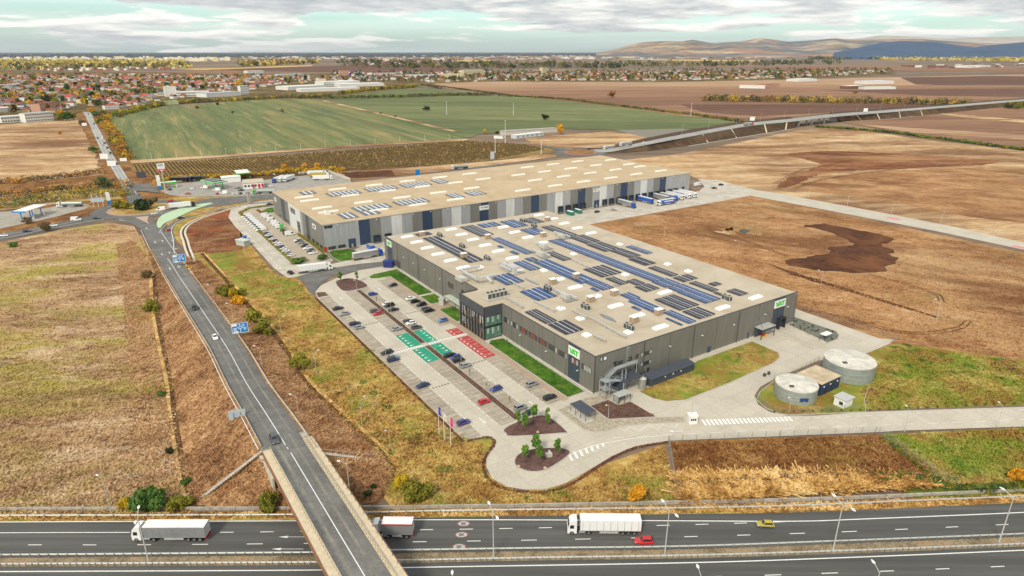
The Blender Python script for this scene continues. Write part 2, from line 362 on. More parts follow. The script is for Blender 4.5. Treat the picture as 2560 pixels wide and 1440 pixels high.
field('far_woodland',[(1500,134),(2000,136.5),(2560,140),(3300,141),(3300,136),(2560,134),(2000,132.6),(1500,132)],m_farwood,1.6)
field('far_field',[(1540,131.7),(2120,132.2),(2120,134.4),(1600,133.6)],m_sunlit,2.6)
field('far_field',[t2(900,175),t2(1300,158),t2(1900,150),t2(1900,166),t2(1300,178)],m_sunlit,1.2)
field('far_field',[t2(150,268),t2(900,258),t2(1950,218),t2(1950,232),t2(1200,262),t2(500,285)],m_sunlit,1.0)
field('ploughed_field',[t2(600,285),t2(1250,262),t2(2560,218),(1150,166),(1150,177),(900,182),t2(1500,300)],m_plough2,.9)
field('ploughed_field',[t2(0,300),t2(900,285),t2(1100,300),t2(900,350),t2(0,350),(250,184),(250,176)],m_plough,.8)
field('far_field',[(1130,151),(1230,150),(1230,152.6),(1130,154.5)],m_sunlit,1.2)
field('far_field',[(1480,147),(1700,149),(1900,151.5),(1900,154),(1700,152)],m_sunlit,1.2)
field('far_field',[(1700,167),(2100,165),(2560,168),(3200,172),(3200,186),(2560,182),(2330,178),(2000,172)],m_plough,.8)
field('tan_field',[(1060,209),(1230,202),(1700,205),(2120,196),(2560,186),(3200,182),(3200,196),(2560,200),(2300,214),(1960,218),(1560,220),(1480,226),(1240,228),(1120,222)],m_tan,.55)
field('dark_field',[(2250,194),(2480,190),(3000,196),(3000,214),(2560,212),(2290,212)],m_plough2,.7)
field('brown_field',[(1100,212),(1240,228),(1480,226),(1560,220),(1960,218),(2300,214),(2560,214),(3300,214),(3300,262),(2560,262),(2300,262),(1900,300),(1720,292),(1500,262),(1280,240)],m_plough,.5)
field('dark_field',[(2060,226),(2560,222),(3200,222),(3200,240),(2560,243),(2330,240)],m_plough2,.6)
field('dark_field',[(1700,262),(2000,262),(2420,262),(2420,268),(2100,280),(1900,292),(1760,282)],m_plough2,.58)
field('brown_field',[(2100,305),(2330,280),(2560,266),(3300,250),(3300,420),(2560,374),(2330,348)],m_plough,.45)
field('stubble_strip',[(2330,282),(2560,300),(2900,318),(2900,326),(2560,308),(2390,292)],m_pale,.52)
field('stubble_strip',[(2150,312),(2300,322),(2560,338),(2900,360),(2900,372),(2560,350),(2280,332)],m_tan,.52)
field('green_field',[(268,285),(330,276),(470,262),(640,250),(745,247),(800,248),(1168,348),(900,362),(560,388),(330,402),(300,340)],m_green,.42)
field('green_field',[(800,248),(880,240),(1140,240),(1290,240),(1500,262),(1700,288),(1875,308),(1740,322),(1520,326),(1400,322),(1200,336),(1168,347)],m_green2,.42)
field('green_field',[(760,238),(1050,220),(1120,226),(1230,239),(900,243)],m_green2,.44)
field('farm_track',[(802,252),(812,251),(1140,328),(1132,330)],m_pale,.5)
field('vineyard_field',[(330,412),(700,388),(1168,352),(1300,360),(1372,372),(1390,382),(1250,400),(1080,414),(850,430),(640,452),(420,452),(330,430)],m_vine,.36)
field('field_track',[(325,402),(560,388),(900,362),(1168,348),(1172,352),(900,367),(560,393),(328,410)],m_pale,.46)
field('waste_strip',[(840,430),(1080,416),(1250,402),(1330,390),(1380,384),(1395,392),(1150,424),(870,452)],m_pale,.30)
field('soil_patch',[(855,432),(980,426),(990,440),(880,448)],m_fresh,.34)
field('grass_patch',[(1310,346),(1400,338),(1510,330),(1640,336),(1660,352),(1560,368),(1420,372),(1330,362)],m_pale,.34)
field('gravel_yard',[(1512,320),(1660,316),(1760,330),(1640,350)],flat('old_asphalt_yard','#7d786c',.9),.40)
field('scrub_field',[(-900,330),(0,308),(110,300),(195,300),(245,400),(262,440),(0,470),(-900,500)],m_pale,.38)
field('scrub_field',[(-900,500),(0,462),(265,438),(280,455),(200,470),(0,486),(-900,530)],m_beet,.42)
field('scrub_field',[(-600,520),(0,492),(280,464),(312,498),(150,510),(0,528),(-600,560)],m_meadow,.33)
field('roadside_verge',[(195,300),(185,278),(150,262),(240,262),(300,300),(330,400),(420,470),(470,500),(430,540),(300,530),(220,545),(0,590),(-300,630),(-300,560),(0,530),(200,505),(300,480),(262,440),(245,400)],m_beet,.02)
field('station_verge',[(380,500),(470,488),(620,486),(690,490),(690,540),(560,560),(440,600)],m_verge,.025)
field('meadow',[(-1500,690),(0,606),(150,575),(270,556),(335,566),(380,640),(398,760),(425,900),(445,1060),(470,1240),(478,1283),(0,1290),(-900,1292)],m_meadow,.05)
field('verge',[(440,600),(520,560),(600,690),(740,690),(800,760),(960,900),(1130,1075),(1240,1100),(1214,1180),(1300,1232),(1660,1110),(1690,1256),(985,1275),(760,1000),(610,760)],m_verge,.05)
field('red_soil_ground',[(475,560),(560,522),(600,545),(610,640),(520,632),(470,630),(466,590)],m_redsoil,.08,4)
field('rough_ground',[(500,642),(560,630),(612,628),(660,660),(712,700),(745,702),(790,760),(640,740),(560,700)],m_verge2,.09)
field('road_side_strip',[(560,530),(580,548),(600,580),(690,690),(640,660),(606,630),(604,560)],m_verge,.10)
field('dirt_field',[(1400,575),(1700,505),(1880,488),(2560,632),(3600,870),(3600,1030),(2560,1000),(2240,940),(2140,850),(1990,770),(1700,660),(1560,600)],m_dirt,.05)
field('stubble_field',[(1560,400),(1700,385),(2000,325),(2100,318),(2300,348),(2560,378),(3400,470),(3400,800),(2560,610),(1870,478),(1740,446),(1710,430)],m_pale,.06)
field('dark_soil_patch',[(1960,385),(2080,378),(2240,384),(2370,394),(2500,400),(2460,412),(2300,420),(2120,428),(2050,436),(1990,462),(1940,470),(1980,440),(2050,412),(2000,396)],m_rusty,.12,4)
field('scrub_field',[(1990,470),(2100,440),(2300,424),(2560,420),(3200,430),(3200,600),(2560,560),(2200,500)],m_dirt,.11,3)
field('dark_soil_patch',[r6(880,265),r6(1050,235),r6(1300,280),r6(1590,345),r6(1500,405),r6(1620,430),r6(1560,460),r6(1630,500),r6(1530,560),r6(1550,580),r6(1420,605),r6(1050,585),r6(820,545),r6(800,510),r6(1060,465),r6(1100,440),r6(1110,410),r6(1290,395),r6(1190,330),r6(1000,270)],m_fresh,.10,3)
for gpts in(((280,215),(420,205),(600,235),(640,290),(560,320),(400,290)),((420,165),(640,160),(700,185),(560,200)),((290,275),(390,270),(420,305),(320,310))):field('gravel_patch',[r6(*q)for q in gpts],m_sand,.10,3)
field('gravel_heap',[r6(440,285),r6(480,278),r6(520,290),r6(490,306),r6(450,300)],m_asphpatch,.12,3)
field('soil_scar',[r6(640,530),r6(860,600),r6(1930,930),r6(1930,945),r6(840,620)],m_fresh,.10)
field('grass_plot',[(2235,858),(2560,900),(3500,960),(3500,1010),(2560,1012),(2170,1025),(2060,1000),(2140,895)],m_verge2,.07)
field('scrub_plot',[(1674,1104),(2195,1086),(2330,1180),(2350,1215),(1690,1256)],m_beet,.07)
field('straw_strip',[(1690,1185),(1800,1172),(2100,1160),(2290,1148),(2330,1180),(2200,1186),(1900,1196),(1695,1206)],m_pale,.09,3)
field('grass_plot',[(2203,1086),(2560,1070),(3300,1030),(3300,1190),(2560,1206),(2380,1215),(2330,1180)],m_verge2,.08)
field('green_verge',[(2180,1195),(2330,1185),(2380,1212),(2560,1205),(3200,1180),(3200,1214),(2560,1240),(2300,1255)],gm('weedy_green',[(0,'#3d4a1e'),(.5,'#5f6d2c'),(1,'#8a8440')],scales=(.05,.2,.9,3)),.10)
field('meadow_edge',[(290,610),(335,600),(380,660),(398,770),(425,900),(445,1060),(470,1240),(478,1278),(345,1280),(325,1000),(308,760)],m_slope,.075)
field('motorway_verge',[(-900,1284),(480,1284),(720,1283),(1050,1276),(1500,1268),(1985,1262),(2300,1248),(2560,1238),(3300,1200),(3300,1330),(-900,1330)],m_verge,.11)
field('motorway_verge',[(-900,1385),(780,1378),(1710,1364),(2560,1332),(3300,1296),(3300,1340),(2560,1376),(1710,1402),(780,1420),(-900,1428)],gm('median_soil',[(0,'#6b5b46'),(.5,'#8f8068'),(.8,'#a59478'),(1,'#a5633c')],scales=(.1,.5,1.5,4)),.03)
# ------------------------------------------------------------------ roads, paving and paint
m_asph=ground_mat('asphalt',[(0,(.066,.066,.064)),(.5,(.092,.091,.087)),(1,(.130,.127,.120))],scales=(.25,.6,1.6,6),w=(1,.6,.3,.4),stretch=(40,1),contrast=.8,bump=.05,rough=.85)
m_asph2=ground_mat('old_asphalt',[(0,(.105,.104,.099)),(.5,(.150,.147,.139)),(1,(.205,.200,.188))],scales=(.03,.2,1.2,6),bump=.05,rough=.88)
m_asph3=ground_mat('worn_country_asphalt',[(0,(.26,.25,.235)),(.5,(.33,.32,.30)),(1,(.42,.41,.38))],scales=(.03,.2,1.2,6),bump=0,rough=.88)
m_paint=flat('road_paint',(.74,.74,.71),.7,var=.16,scale=2.5)
m_kerb=flat('kerb_concrete',(.42,.40,.36),.85,var=.18,scale=1.2)
def slab_mat(name,base,joint,sx,sy,ang=EST_ANG,stain=(.22,.20,.16),amt=.5,mortar=.012,var=.22):
 if name in MAT:return MAT[name]
 m,nt,b=_nodes(name);N=nt.nodes.new;L=nt.links.new;b.inputs['Roughness'].default_value=.85;b.inputs['Specular IOR Level'].default_value=.25
 g=N('ShaderNodeNewGeometry');r=N('ShaderNodeVectorRotate');r.rotation_type='Z_AXIS';r.inputs['Angle'].default_value=-ang;L(g.outputs['Position'],r.inputs[0])
 bt=N('ShaderNodeTexBrick');bt.offset=0;bt.inputs['Scale'].default_value=1;bt.inputs['Brick Width'].default_value=sx;bt.inputs['Row Height'].default_value=sy;bt.inputs['Mortar Size'].default_value=mortar*sx;bt.inputs['Mortar Smooth'].default_value=.3
 bt.inputs['Color1'].default_value=col4([c*(1+var/2)for c in base]);bt.inputs['Color2'].default_value=col4([c*(1-var/2)for c in base]);bt.inputs['Mortar'].default_value=col4(joint);bt.inputs['Bias'].default_value=0
 L(r.outputs[0],bt.inputs[0])
 n1=N('ShaderNodeTexNoise');n1.inputs['Scale'].default_value=.09;n1.inputs['Detail'].default_value=8;n1.inputs['Roughness'].default_value=.68;L(g.outputs['Position'],n1.inputs[0])
 mr=N('ShaderNodeMapRange');mr.inputs['From Min'].default_value=.46;mr.inputs['From Max'].default_value=.74;mr.inputs['To Max'].default_value=amt;L(n1.outputs[0],mr.inputs[0])
 mx=N('ShaderNodeMix');mx.data_type='RGBA';L(mr.outputs[0],mx.inputs['Factor']);L(bt.outputs[0],mx.inputs['A']);mx.inputs['B'].default_value=col4(stain)
 n2=N('ShaderNodeTexNoise');n2.inputs['Scale'].default_value=1.7;n2.inputs['Detail'].default_value=4;L(g.outputs['Position'],n2.inputs[0])
 m2=N('ShaderNodeMapRange');m2.inputs['From Min'].default_value=.3;m2.inputs['From Max'].default_value=.7;m2.inputs['To Min'].default_value=.93;m2.inputs['To Max'].default_value=1.07;L(n2.outputs[0],m2.inputs[0])
 vm=N('ShaderNodeVectorMath');vm.operation='SCALE';L(mx.outputs['Result'],vm.inputs[0]);L(m2.outputs[0],vm.inputs['Scale']);L(vm.outputs[0],b.inputs['Base Color'])
 MAT[name]=m;return m
m_conc=slab_mat('concrete_slabs',(.50,.455,.375),(.33,.29,.235),5.5,5.5,stain=(.36,.315,.25),amt=.5,mortar=.008,var=.09)
m_conc2=slab_mat('service_road_concrete',(.50,.46,.39),(.25,.22,.18),4,4,stain=(.30,.26,.2),amt=.6,mortar=.012,var=.2)
m_pave=slab_mat('block_paving',(.40,.35,.28),(.24,.20,.15),2.5,1.2,stain=(.24,.19,.13),amt=.75,mortar=.02,var=.28)
m_gravel=ground_mat('purple_gravel',[(0,(.075,.042,.036)),(.5,(.12,.068,.058)),(1,(.17,.10,.085))],scales=(.2,.8,3,9),bump=.2)
m_greengravel=ground_mat('grey_gravel',[(0,(.10,.105,.085)),(.5,(.15,.155,.125)),(1,(.2,.2,.165))],scales=(.2,.8,3,9),bump=.2)
m_teal=flat('teal_bay_paint',(.012,.27,.155),.7,var=.1,scale=1.5)
m_red=flat('red_bay_paint',(.42,.055,.05),.7,var=.14,scale=1.5)
m_mint=flat('mint_island_paint',(.42,.56,.36),.75,var=.1,scale=.4)
m_rubber=flat('black_rubber',(.03,.03,.028),.8)
def road(name,left,right,mat,z=.12,n=10,sm=True):
 """a carriageway between two surveyed edges; each point (px, py[, height])"""
 def cv(l):return[gp(p[0],p[1],(p[2]if len(p)>2 else 0)+z)for p in l]
 l,r=cv(left),cv(right)
 if sm:l,r=catmull(l,n),catmull(r,n)
 mb=MB();mb.strip(l,r)
 o=mb.build(name,mat,kind='structure');return l,r
def paint_line(pts,w=.15,z=None,name='road_marking',mat=None,dash=None,start=0.0):
 """painted line along world points; dash=(length, gap)"""
 mb=MB();pts=[Vector(p)for p in pts]
 if dash:
  tot=plen(pts);s=start
  fine=along(pts,.5)
  while s<tot-dash[0]:
   i0=int(s/.5);i1=int((s+dash[0])/.5);seg=[q[0]for q in fine[i0:i1+1]]
   if len(seg)>1:mb.strip(offset_line(seg,w/2),offset_line(seg,-w/2))
   s+=dash[0]+dash[1]
 else:mb.strip(offset_line(pts,w/2),offset_line(pts,-w/2))
 if z is not None:mb.v=[(x,y,z)for x,y,_ in mb.v]
 else:mb.v=[(x,y,zz+.015)for x,y,zz in mb.v]
 mb.f=[f if _up(mb,f)else f[::-1]for f in mb.f]
 return mb.build(name,mat or m_paint,kind='structure')
def _up(mb,f):
 a,b,c=(Vector(mb.v[i])for i in f[:3]);return(b-a).cross(c-a).z>0
def gpl(pts,z=0):return[gp(p[0],p[1],z)for p in pts]
# ---- motorway
MZ=.14
top_edge=[(-900,1308),(-300,1305),(0,1303),(750,1300),(1050,1294),(1400,1289),(1700,1285),(1985,1281),(2300,1268),(2560,1256),(2950,1236),(3500,1205)]
med_up=[(-900,1399),(-300,1396),(0,1394),(789,1387.5),(984,1382.5),(1340,1377),(1710,1372.5),(2100,1359),(2560,1341),(2950,1322),(3500,1293)]
med_lo=[(-900,1421),(-300,1419),(0,1417),(806,1412),(1001,1408),(1340,1401),(1710,1395.5),(2100,1384),(2560,1366),(2950,1347),(3500,1318)]
E1=catmull(gpl(top_edge,MZ),12);E2=catmull(gpl(med_up,MZ),12);E3=catmull(gpl(med_lo,MZ),12)
MB().strip(E2,E1).build('motorway',m_asph,kind='structure')
MB().strip(offset_line(E3,-18),E3).build('motorway',m_asph,kind='structure')
paint_line(catmull(gpl([(-900,1310),(0,1305),(750,1302),(1050,1299.5),(1400,1300),(1700,1302),(1990,1303),(2160,1297.5),(2560,1281),(2950,1262),(3500,1232)],MZ),12),.28)
paint_line(offset_line(E2,1.0),.25)
paint_line(catmull(gpl([(-900,1433),(0,1429),(810,1425),(1011,1419),(1710,1407),(2100,1394.5),(2560,1375.5),(2950,1357),(3500,1327)],MZ),12),.28)
row2=catmull(gpl([(-640,1366),(0,1362.5),(340,1362),(749,1358.7),(1027,1354.7),(1303,1350.7),(1579,1345),(1851,1338),(2122,1329),(2390,1317),(2660,1304),(3200,1275)],MZ),12)
paint_line(row2,.2,dash=(3.2,8.9),start=1.5)
row1=catmull(gpl([(340,1331),(598,1330.5),(900,1326),(1105,1323.8),(1307,1320.4),(1500,1316.5),(1713,1312),(2006,1303)],MZ),12)
paint_line(row1,.2,dash=(3.2,5.8),start=1)
paint_line(catmull(gpl([(-900,1337),(0,1332),(325,1331)],MZ),6),.22)
row1b=catmull(gpl([(1990,1310),(2260,1322),(2390,1318)],MZ),4)
paint_line(offset_line(E3,-5.3),.2,dash=(3.2,8.9),start=6)
def disc_pts(c,r,n=20,sx=1.0,ang=0):return[(c.x+math.cos(2*math.pi*k/n)*r*sx,c.y+math.sin(2*math.pi*k/n)*r)for k in range(n)]
m_redpaint=flat('red_road_paint',(.20,.075,.07),.7,var=.3,scale=3);m_wornpaint=flat('worn_road_paint',(.42,.41,.39),.7,var=.35,scale=3)
def text_obj(body,size,mat,name='lettering',parent=None,loc=(0,0,0),rot=(0,0,0),ext=.0,bold=False,align='CENTER',sx=1.0,shear=0.0):
 c=bpy.data.curves.new('txt','FONT');c.body=body;c.size=size;c.align_x=align;c.align_y='CENTER';c.extrude=ext;c.shear=shear
 if bold:c.offset=size*.035
 o=bpy.data.objects.new('txt',c);COL.objects.link(o)
 dg=bpy.context.evaluated_depsgraph_get();me=bpy.data.meshes.new_from_object(o.evaluated_get(dg));bpy.data.objects.remove(o)
 me.materials.clear();me.materials.append(mat)
 q=link(name,me,parent,loc);q.rotation_euler=rot;q.scale=(sx,1,1);return q
for i,p in enumerate([(1159,1310.3),(1154,1338),(1148,1368)]):
 c=gp(*p)
 def ell(r,z):return[(x,y,z)for x,y in disc_pts(c,r,28,1.65)]
 mb=MB();a_,b_=ell(1.02,MZ+.012),ell(.80,MZ+.012);mb.strip(a_+a_[:1],b_+b_[:1]);mb.f=[f if _up(mb,f)else f[::-1]for f in mb.f];mb.build('speed_roundel_ring',m_redpaint,kind='structure')
 MB().face(ell(.78,MZ+.016)).build('speed_roundel',m_wornpaint,kind='structure')
 q=text_obj('80',1.5,flat('black_road_paint',(.10,.10,.10),.7,var=.1),'road_marking',None,(c.x,c.y,MZ+.022),(0,0,R(90)),bold=True,sx=.62);setp(q,kind='structure')
def arrow(pos,ang,L_=4.0,w=.16,turn=0,z=.16,head=.55):
 """lane arrow; turn -1 right, +1 left, 2 straight plus right"""
 mb=MB()
 def P(x,y):return(pos[0]+x*math.cos(ang)-y*math.sin(ang),pos[1]+x*math.sin(ang)+y*math.cos(ang),z)
 mb.face([P(-L_/2,-w),P(L_*.22,-w),P(L_*.22,w),P(-L_/2,w)])
 if turn in(0,2):mb.face([P(L_*.2,-head),P(L_/2,0),P(L_*.2,head)])
 if turn:
  s=1 if turn==1 else-1
  mb.face([P(0,0),P(w*2,0),P(w*2,s*head*1.6),P(0,s*head*1.6)][::s]);mb.face([P(-.4,s*head*1.5),P(w*2+.4,s*head*1.5),P(w,s*head*2.6)][::s])
 mb.f=[f if _up(mb,f)else f[::-1]for f in mb.f]
 return mb.build('road_arrow',m_paint,kind='structure')
for p in(r1(2190,1142),r1(2140,1232)):
 c=gp(*p);arrow((c.x,c.y),math.pi,7,.06,0,MZ+.02,.35)
 # ---- country road, roundabout and link road
road('country_road',[(150,262),(201,276),(221,307),(240,350),(260,393),(281,425),(314,483),(322,498)],[(170,260),(221,276),(237,303),(262,348),(289,397),(309,427),(344,483),(356,498)],m_asph3,.5)
RB=gp(350,523);RB_IN,RB_OUT=19.8,29.5
def disc(name,c,r,z,mat,n=64):
 return MB().face([(c.x+r*math.cos(2*math.pi*k/n),c.y+r*math.sin(2*math.pi*k/n),z)for k in range(n)]).build(name,mat,kind='structure')
disc('roundabout_road',RB,RB_OUT,.20,m_asph2)
road('country_road',[(305,470),(314,483),(318,498),(318,515)],[(337,470),(344,483),(372,505),(395,512)],m_asph2,.53)
road('country_road',[(-700,690),(-300,640),(0,600),(117,576),(200,560),(264,549),(312,554),(356,575),(382,625)],[(-700,668),(-300,622),(0,583),(125,561),(215,541),(285,530),(345,542),(390,558),(425,600)],m_asph2,.12)
EM=[((380,624),(440,640),.3),((398,658),(460,662),.7),((416,692),(480,690),1.2),((470,782),(549,782),2.8),((524,870),(612,870),4.4),((568,960),(667,960),5.8),((612,1040),(726,1040),6.7),((655,1121),(786,1124),7.2)]
eL,eR=road('overpass_road',[(356,574,.05)]+[(*a,z)for a,b,z in EM],[(398,580,.05)]+[(*b,z)for a,b,z in EM],m_asph2,.16)
road('slip_road',[(425,628),(410,596),(414,575),(440,552),(520,531),(600,512),(682,502)],[(440,640),(437,598),(433,571),(450,553),(504,535),(571,516),(682,506)],m_asph2,.19)
road('link_road',[(398,506),(487,503),(517,497),(624,489),(679,485),(800,468),(900,456),(1085,432),(1263,404),(1384,384),(1420,381)],[(404,540),(470,524),(570,512),(640,501),(682,497),(800,480),(900,467),(1085,441),(1263,411),(1390,390),(1425,388)],m_asph2,.16)
sheet('painted_island',[t4(65,900),t4(70,960),t4(110,975),t4(160,920),t4(330,840),t4(560,735),t4(770,665),t4(720,655),t4(450,700),t4(260,760),t4(120,820)],.30,m_mint,smooth_n=3)
mb=MB();mb.prism(disc_pts(RB,RB_IN,56),.1,.42);mb.build('roundabout_apron',flat('reddish_setts',(.40,.27,.19),.85,var=.2,scale=2),kind='structure')
mb=MB();mb.prism(disc_pts(RB,RB_IN-3.4,56),.3,.75);mb.build('roundabout_island',m_verge,kind='structure')
sheet('splitter_island',[t3(1730,840),t3(1905,825),t3(1890,890),t3(1915,930)],.32,flat('pink_setts',(.45,.33,.25),.85))
FR=gp(1451,381.5);disc('roundabout_road',FR,27,.24,m_asph2)
mb=MB();mb.prism(disc_pts(FR,17.5,48),.1,.5);mb.build('roundabout_apron',flat('red_setts',(.36,.17,.12),.85),kind='structure')
mb=MB();mb.prism(disc_pts(FR,14.5,48),.3,.8);mb.build('roundabout_island',m_beet,kind='structure')
road('link_road',[(1330,350),(1345,362),(1390,372),(1420,378)],[(1340,346),(1362,357),(1400,366),(1440,373)],m_asph2,.3)
FLY=[((1482,373),(1494,381),.1),((1522,372),(1530,379),1),((1600,357),(1608,364),4.5),((1700,337),(1708,345),7.5),((1861,309),(1868,316),8.6),((1985,296),(1992,303),9),((2083,285),(2090,292),9),((2230,274),(2236,280),8.5),((2338,266),(2344,271),8),((2560,248),(2566,252.5),7),((2900,226),(2906,229),5)]
road('flyover_road',[(*a,z)for a,b,z in FLY],[(*b,z)for a,b,z in FLY],m_asph3,.2)
paint_line(offset_line(eL,-.9),.22);paint_line(offset_line(eR,.9),.22)
mid=[(a+b)/2 for a,b in zip(eL,eR)]
paint_line(mid[14:],.2)
for k in(2,3,4):pass
for pts,wid in(([(205,276),(225,307),(244,350),(264,393),(285,425),(318,483)],.25),([(219,276),(234,303),(258,348),(285,397),(305,427),(340,483)],.25),([(211,276),(230,305),(251,349),(275,395),(295,426),(329,483)],.2)):
 paint_line(catmull(gpl(pts,.53),6),wid)
paint_line(catmull(gpl([(-300,637),(0,596),(117,573),(264,547),(312,552)],.13),6),.3)
paint_line(catmull(gpl([(-300,628),(0,589),(120,567),(200,551)],.13),6),.2)
paint_line(catmull(gpl([(436,640),(433,600),(429,573),(447,554),(504,537),(571,518),(680,504)],.2),6),.3)
paint_line(catmull(gpl([(405,610),(400,590),(404,572),(440,546),(520,527),(620,508)],.2),6),.25)
for(x,y),t,d in((r4(1090,270),0,-1),(r4(1155,375),0,-1),(r4(1205,465),0,-1),(r4(1265,572),0,-1),(r4(1210,368),0,1),(r4(1262,455),0,1),(r4(1330,560),2,1),(r4(1282,362),-1,1),(r4(1308,425),-1,1)):
 zz=max(0.0,np.interp(y,[574,624,692,782],[.05,.3,1.2,2.8]));c=gp(x,y,zz)
 arrow((c.x,c.y),R(123)if d>0 else R(-57),4.6,.14,t,zz+.22,.5)
 # ---- estate concrete
LZ=.15
def est_sheet(name,ab_pts,z,mat,sm=0):
 return sheet(name,[W(a,b)for a,b in ab_pts],z,mat,smooth_n=sm)
est_sheet('parking_concrete',[(-46.6,-.3),(-46.6,131),(-45,140),(-40,147),(-30,153.5),(-12,160),(4,166),(6,120),(6,-2),(-14,-3),(-20,-4),(-34,-4)],.13,m_conc)
APR=[(1169,1101),(1219,1093),(1240,1106),(1222,1128),(1216,1150),(1216,1168),(1230,1196),(1263,1217),(1314,1225),(1364,1224),(1414,1209),(1471,1177),(1532,1140),(1589,1116),(1666,1103),(1700,1101),(1950,1091),(2197,1081),(2258,1077),(2560,1067),(3400,1036),(3400,984),(2560,1018),(2170,1030),(2040,1040),(1969,1040),(1925,1031),(1895,1012),(1886,990),(1900,968),(1940,946),(2048,902),(2140,895),(2222,861),(2237,850),(2196,846),(1984,771),(1900,800),(1500,930),(1300,1000)]
sheet('access_road',APR,.12,m_conc)
sheet('loading_yard',[W(120,196),W(272,196),W(290,206),gp(1745,447),gp(1800,452),gp(1882,474),gp(1874,490),gp(1760,511),gp(1494,558),gp(1380,580)],.12,m_conc2)
sheet('back_lane',[(1868,488),(2000,513),(2338,578),(2560,625),(3400,850),(3400,822),(2560,607),(2392,569),(2237,538),(1935,482),(1880,474)],.14,m_conc)
sheet('service_road',[(578,522),(571,544),(588,567),(631,611),(685,671),(719,695),(742,694),(760,688),(985,650),(975,640),(880,650),(790,668),(740,660),(699,628),(658,587),(615,552),(601,536),(628,518),(682,509),(690,500),(640,505)],.13,m_conc2)
sheet('van_park',[(612,540),(604,534),(632,519),(684,512),(815,632),(834,652),(800,668),(766,664),(735,658),(680,606)],.15,slab_mat('van_park_paving',(.42,.36,.28),(.3,.25,.19),2,2,stain=(.30,.25,.18),amt=.5,mortar=.01,var=.1))
sheet('dock_yard',[(905,640),(880,628),(920,608),(975,600),(990,650),(960,660)],.15,m_conc2)
sheet('asphalt_strip',[(736,694),(800,676),(900,660),(985,652),(985,662),(900,676),(830,690),(800,712),(784,738),(770,728),(760,702)],.16,m_asph2)
sheet('station_forecourt',[(-300,600),(0,572),(60,560),(130,545),(215,522),(225,512),(180,508),(110,522),(0,530),(-300,560)],.14,slab_mat('forecourt_paving',(.36,.33,.28),(.25,.22,.18),3,3,amt=.4))
sheet('station_forecourt',[(400,478),(440,460),(520,452),(640,446),(700,436),(870,436),(880,462),(700,486),(620,490),(530,492),(460,492),(425,488)],.17,slab_mat('forecourt_paving_grey',(.33,.31,.28),(.25,.22,.18),3,3,amt=.4))
road('station_exit',[(318,455),(345,458),(380,462)],[(330,478),(360,478),(400,482)],m_asph2,.56)
# ---- parking bays of the front car park (estate frame)
ROWS={'facade row':(-16,-10.8),'inner row beside the hedge':(-27,-22.6),'outer row beside the hedge':(-34.2,-29.3),'meadow row':(-46.4,-41.4)}
BAYB={'facade row':[(75,139),(3,40.5)],'inner row beside the hedge':[(75.6,133),(3,50)],'outer row beside the hedge':[(75.6,132),(1,48.8)],'meadow row':[(0,131)]}
m_bayline=flat('dark_bay_line',(.10,.085,.07),.85,var=.2,scale=2)
for rn,(a0,a1)in ROWS.items():
 for b0,b1 in BAYB[rn]:
  o=est_sheet('parking_bays',[(a0,b0),(a1,b0),(a1,b1),(a0,b1)],LZ+.02,m_pave)
  mb=MB();b=b0
  while b<b1:
   mb.strip([W(a0+.2,b,LZ+.035),W(a1-.2,b,LZ+.035)],[W(a0+.2,b+.1,LZ+.035),W(a1-.2,b+.1,LZ+.035)]);b+=2.5
  mb.f=[f if _up(mb,f)else f[::-1]for f in mb.f];l=mb.build('bay_lines',m_bayline,kind='structure')
for a0,a1,b0,b1 in((-34.2,-29.2,63.3,75.6),(-26.9,-22.6,63.3,75.6),(-34.2,-29.2,48.8,61),(-26.9,-22.6,50,61)):
 est_sheet('charging_bays',[(a0,b0),(a1,b0),(a1,b1),(a0,b1)],LZ+.03,m_teal)
 b=b0+1.2;s=1 if a0<-30 else-1
 while b<b1:
  c=W((a0+1.3)if s>0 else(a1-1.3),b);mb=MB().face([(x,y,LZ+.05)for x,y in disc_pts(c,.42,10)])
  d=UA*s;e=VB
  mb.face([tuple(c+d*q+e*w_+Vector((0,0,LZ+.054)))for q,w_ in((.2,-.09),(1.15,-.09),(1.15,.09),(.2,.09))]);mb.f=[f if _up(mb,f)else f[::-1]for f in mb.f]
  mb.build('plug_symbol',m_paint,kind='structure');b+=2.46
 for b in np.arange(b0+2.46,b1-.5,2.46):paint_line([W(a0+.1,b),W(a1-.1,b)],.08,LZ+.045,'bay_line',flat('teal_line',(.10,.42,.30),.7))
for b0,b1 in((63.6,69.6),(40.6,61)):
 est_sheet('reserved_bays',[(-15.9,b0),(-10.9,b0),(-10.9,b1),(-15.9,b1)],LZ+.03,m_red)
 for i,b in enumerate(np.arange(b0+1.2,b1-.4,2.5)):
  c=W(-14.6,b);mb=MB().face([tuple(c+UA*q+VB*w_+Vector((0,0,LZ+.05)))for q,w_ in((-.5,-.5),(.5,0),(-.5,.5))]);mb.f=[f if _up(mb,f)else f[::-1]for f in mb.f];mb.build('bay_symbol',m_paint,kind='structure')
  if i%2==0:paint_line([W(-13,b+.3),W(-12.6,b+.9),W(-12.2,b+.3),W(-11.8,b+.9)],.14,LZ+.05,'bay_symbol')
  paint_line([W(-15.8,b+1.25),W(-11,b+1.25)],.08,LZ+.046,'bay_line')
for a in(-22.2,-16.3,-41.0,-34.6):paint_line([W(a,2),W(a,130)],.16,LZ+.01,dash=(1.4,1.2))
def zebra(a0,a1,b0,b1,n):
 w=(a1-a0)/(2*n-1);mb=MB()
 for i in range(n):
  x=a0+2*i*w;mb.face([W(x,b0,LZ+.05),W(x+w,b0,LZ+.05),W(x+w,b1,LZ+.05),W(x,b1,LZ+.05)])
 mb.build('zebra_crossing',m_paint,kind='structure')
zebra(-41,-29.6,61.1,63.1,12);zebra(-26.6,-10.6,61.3,63.3,17)
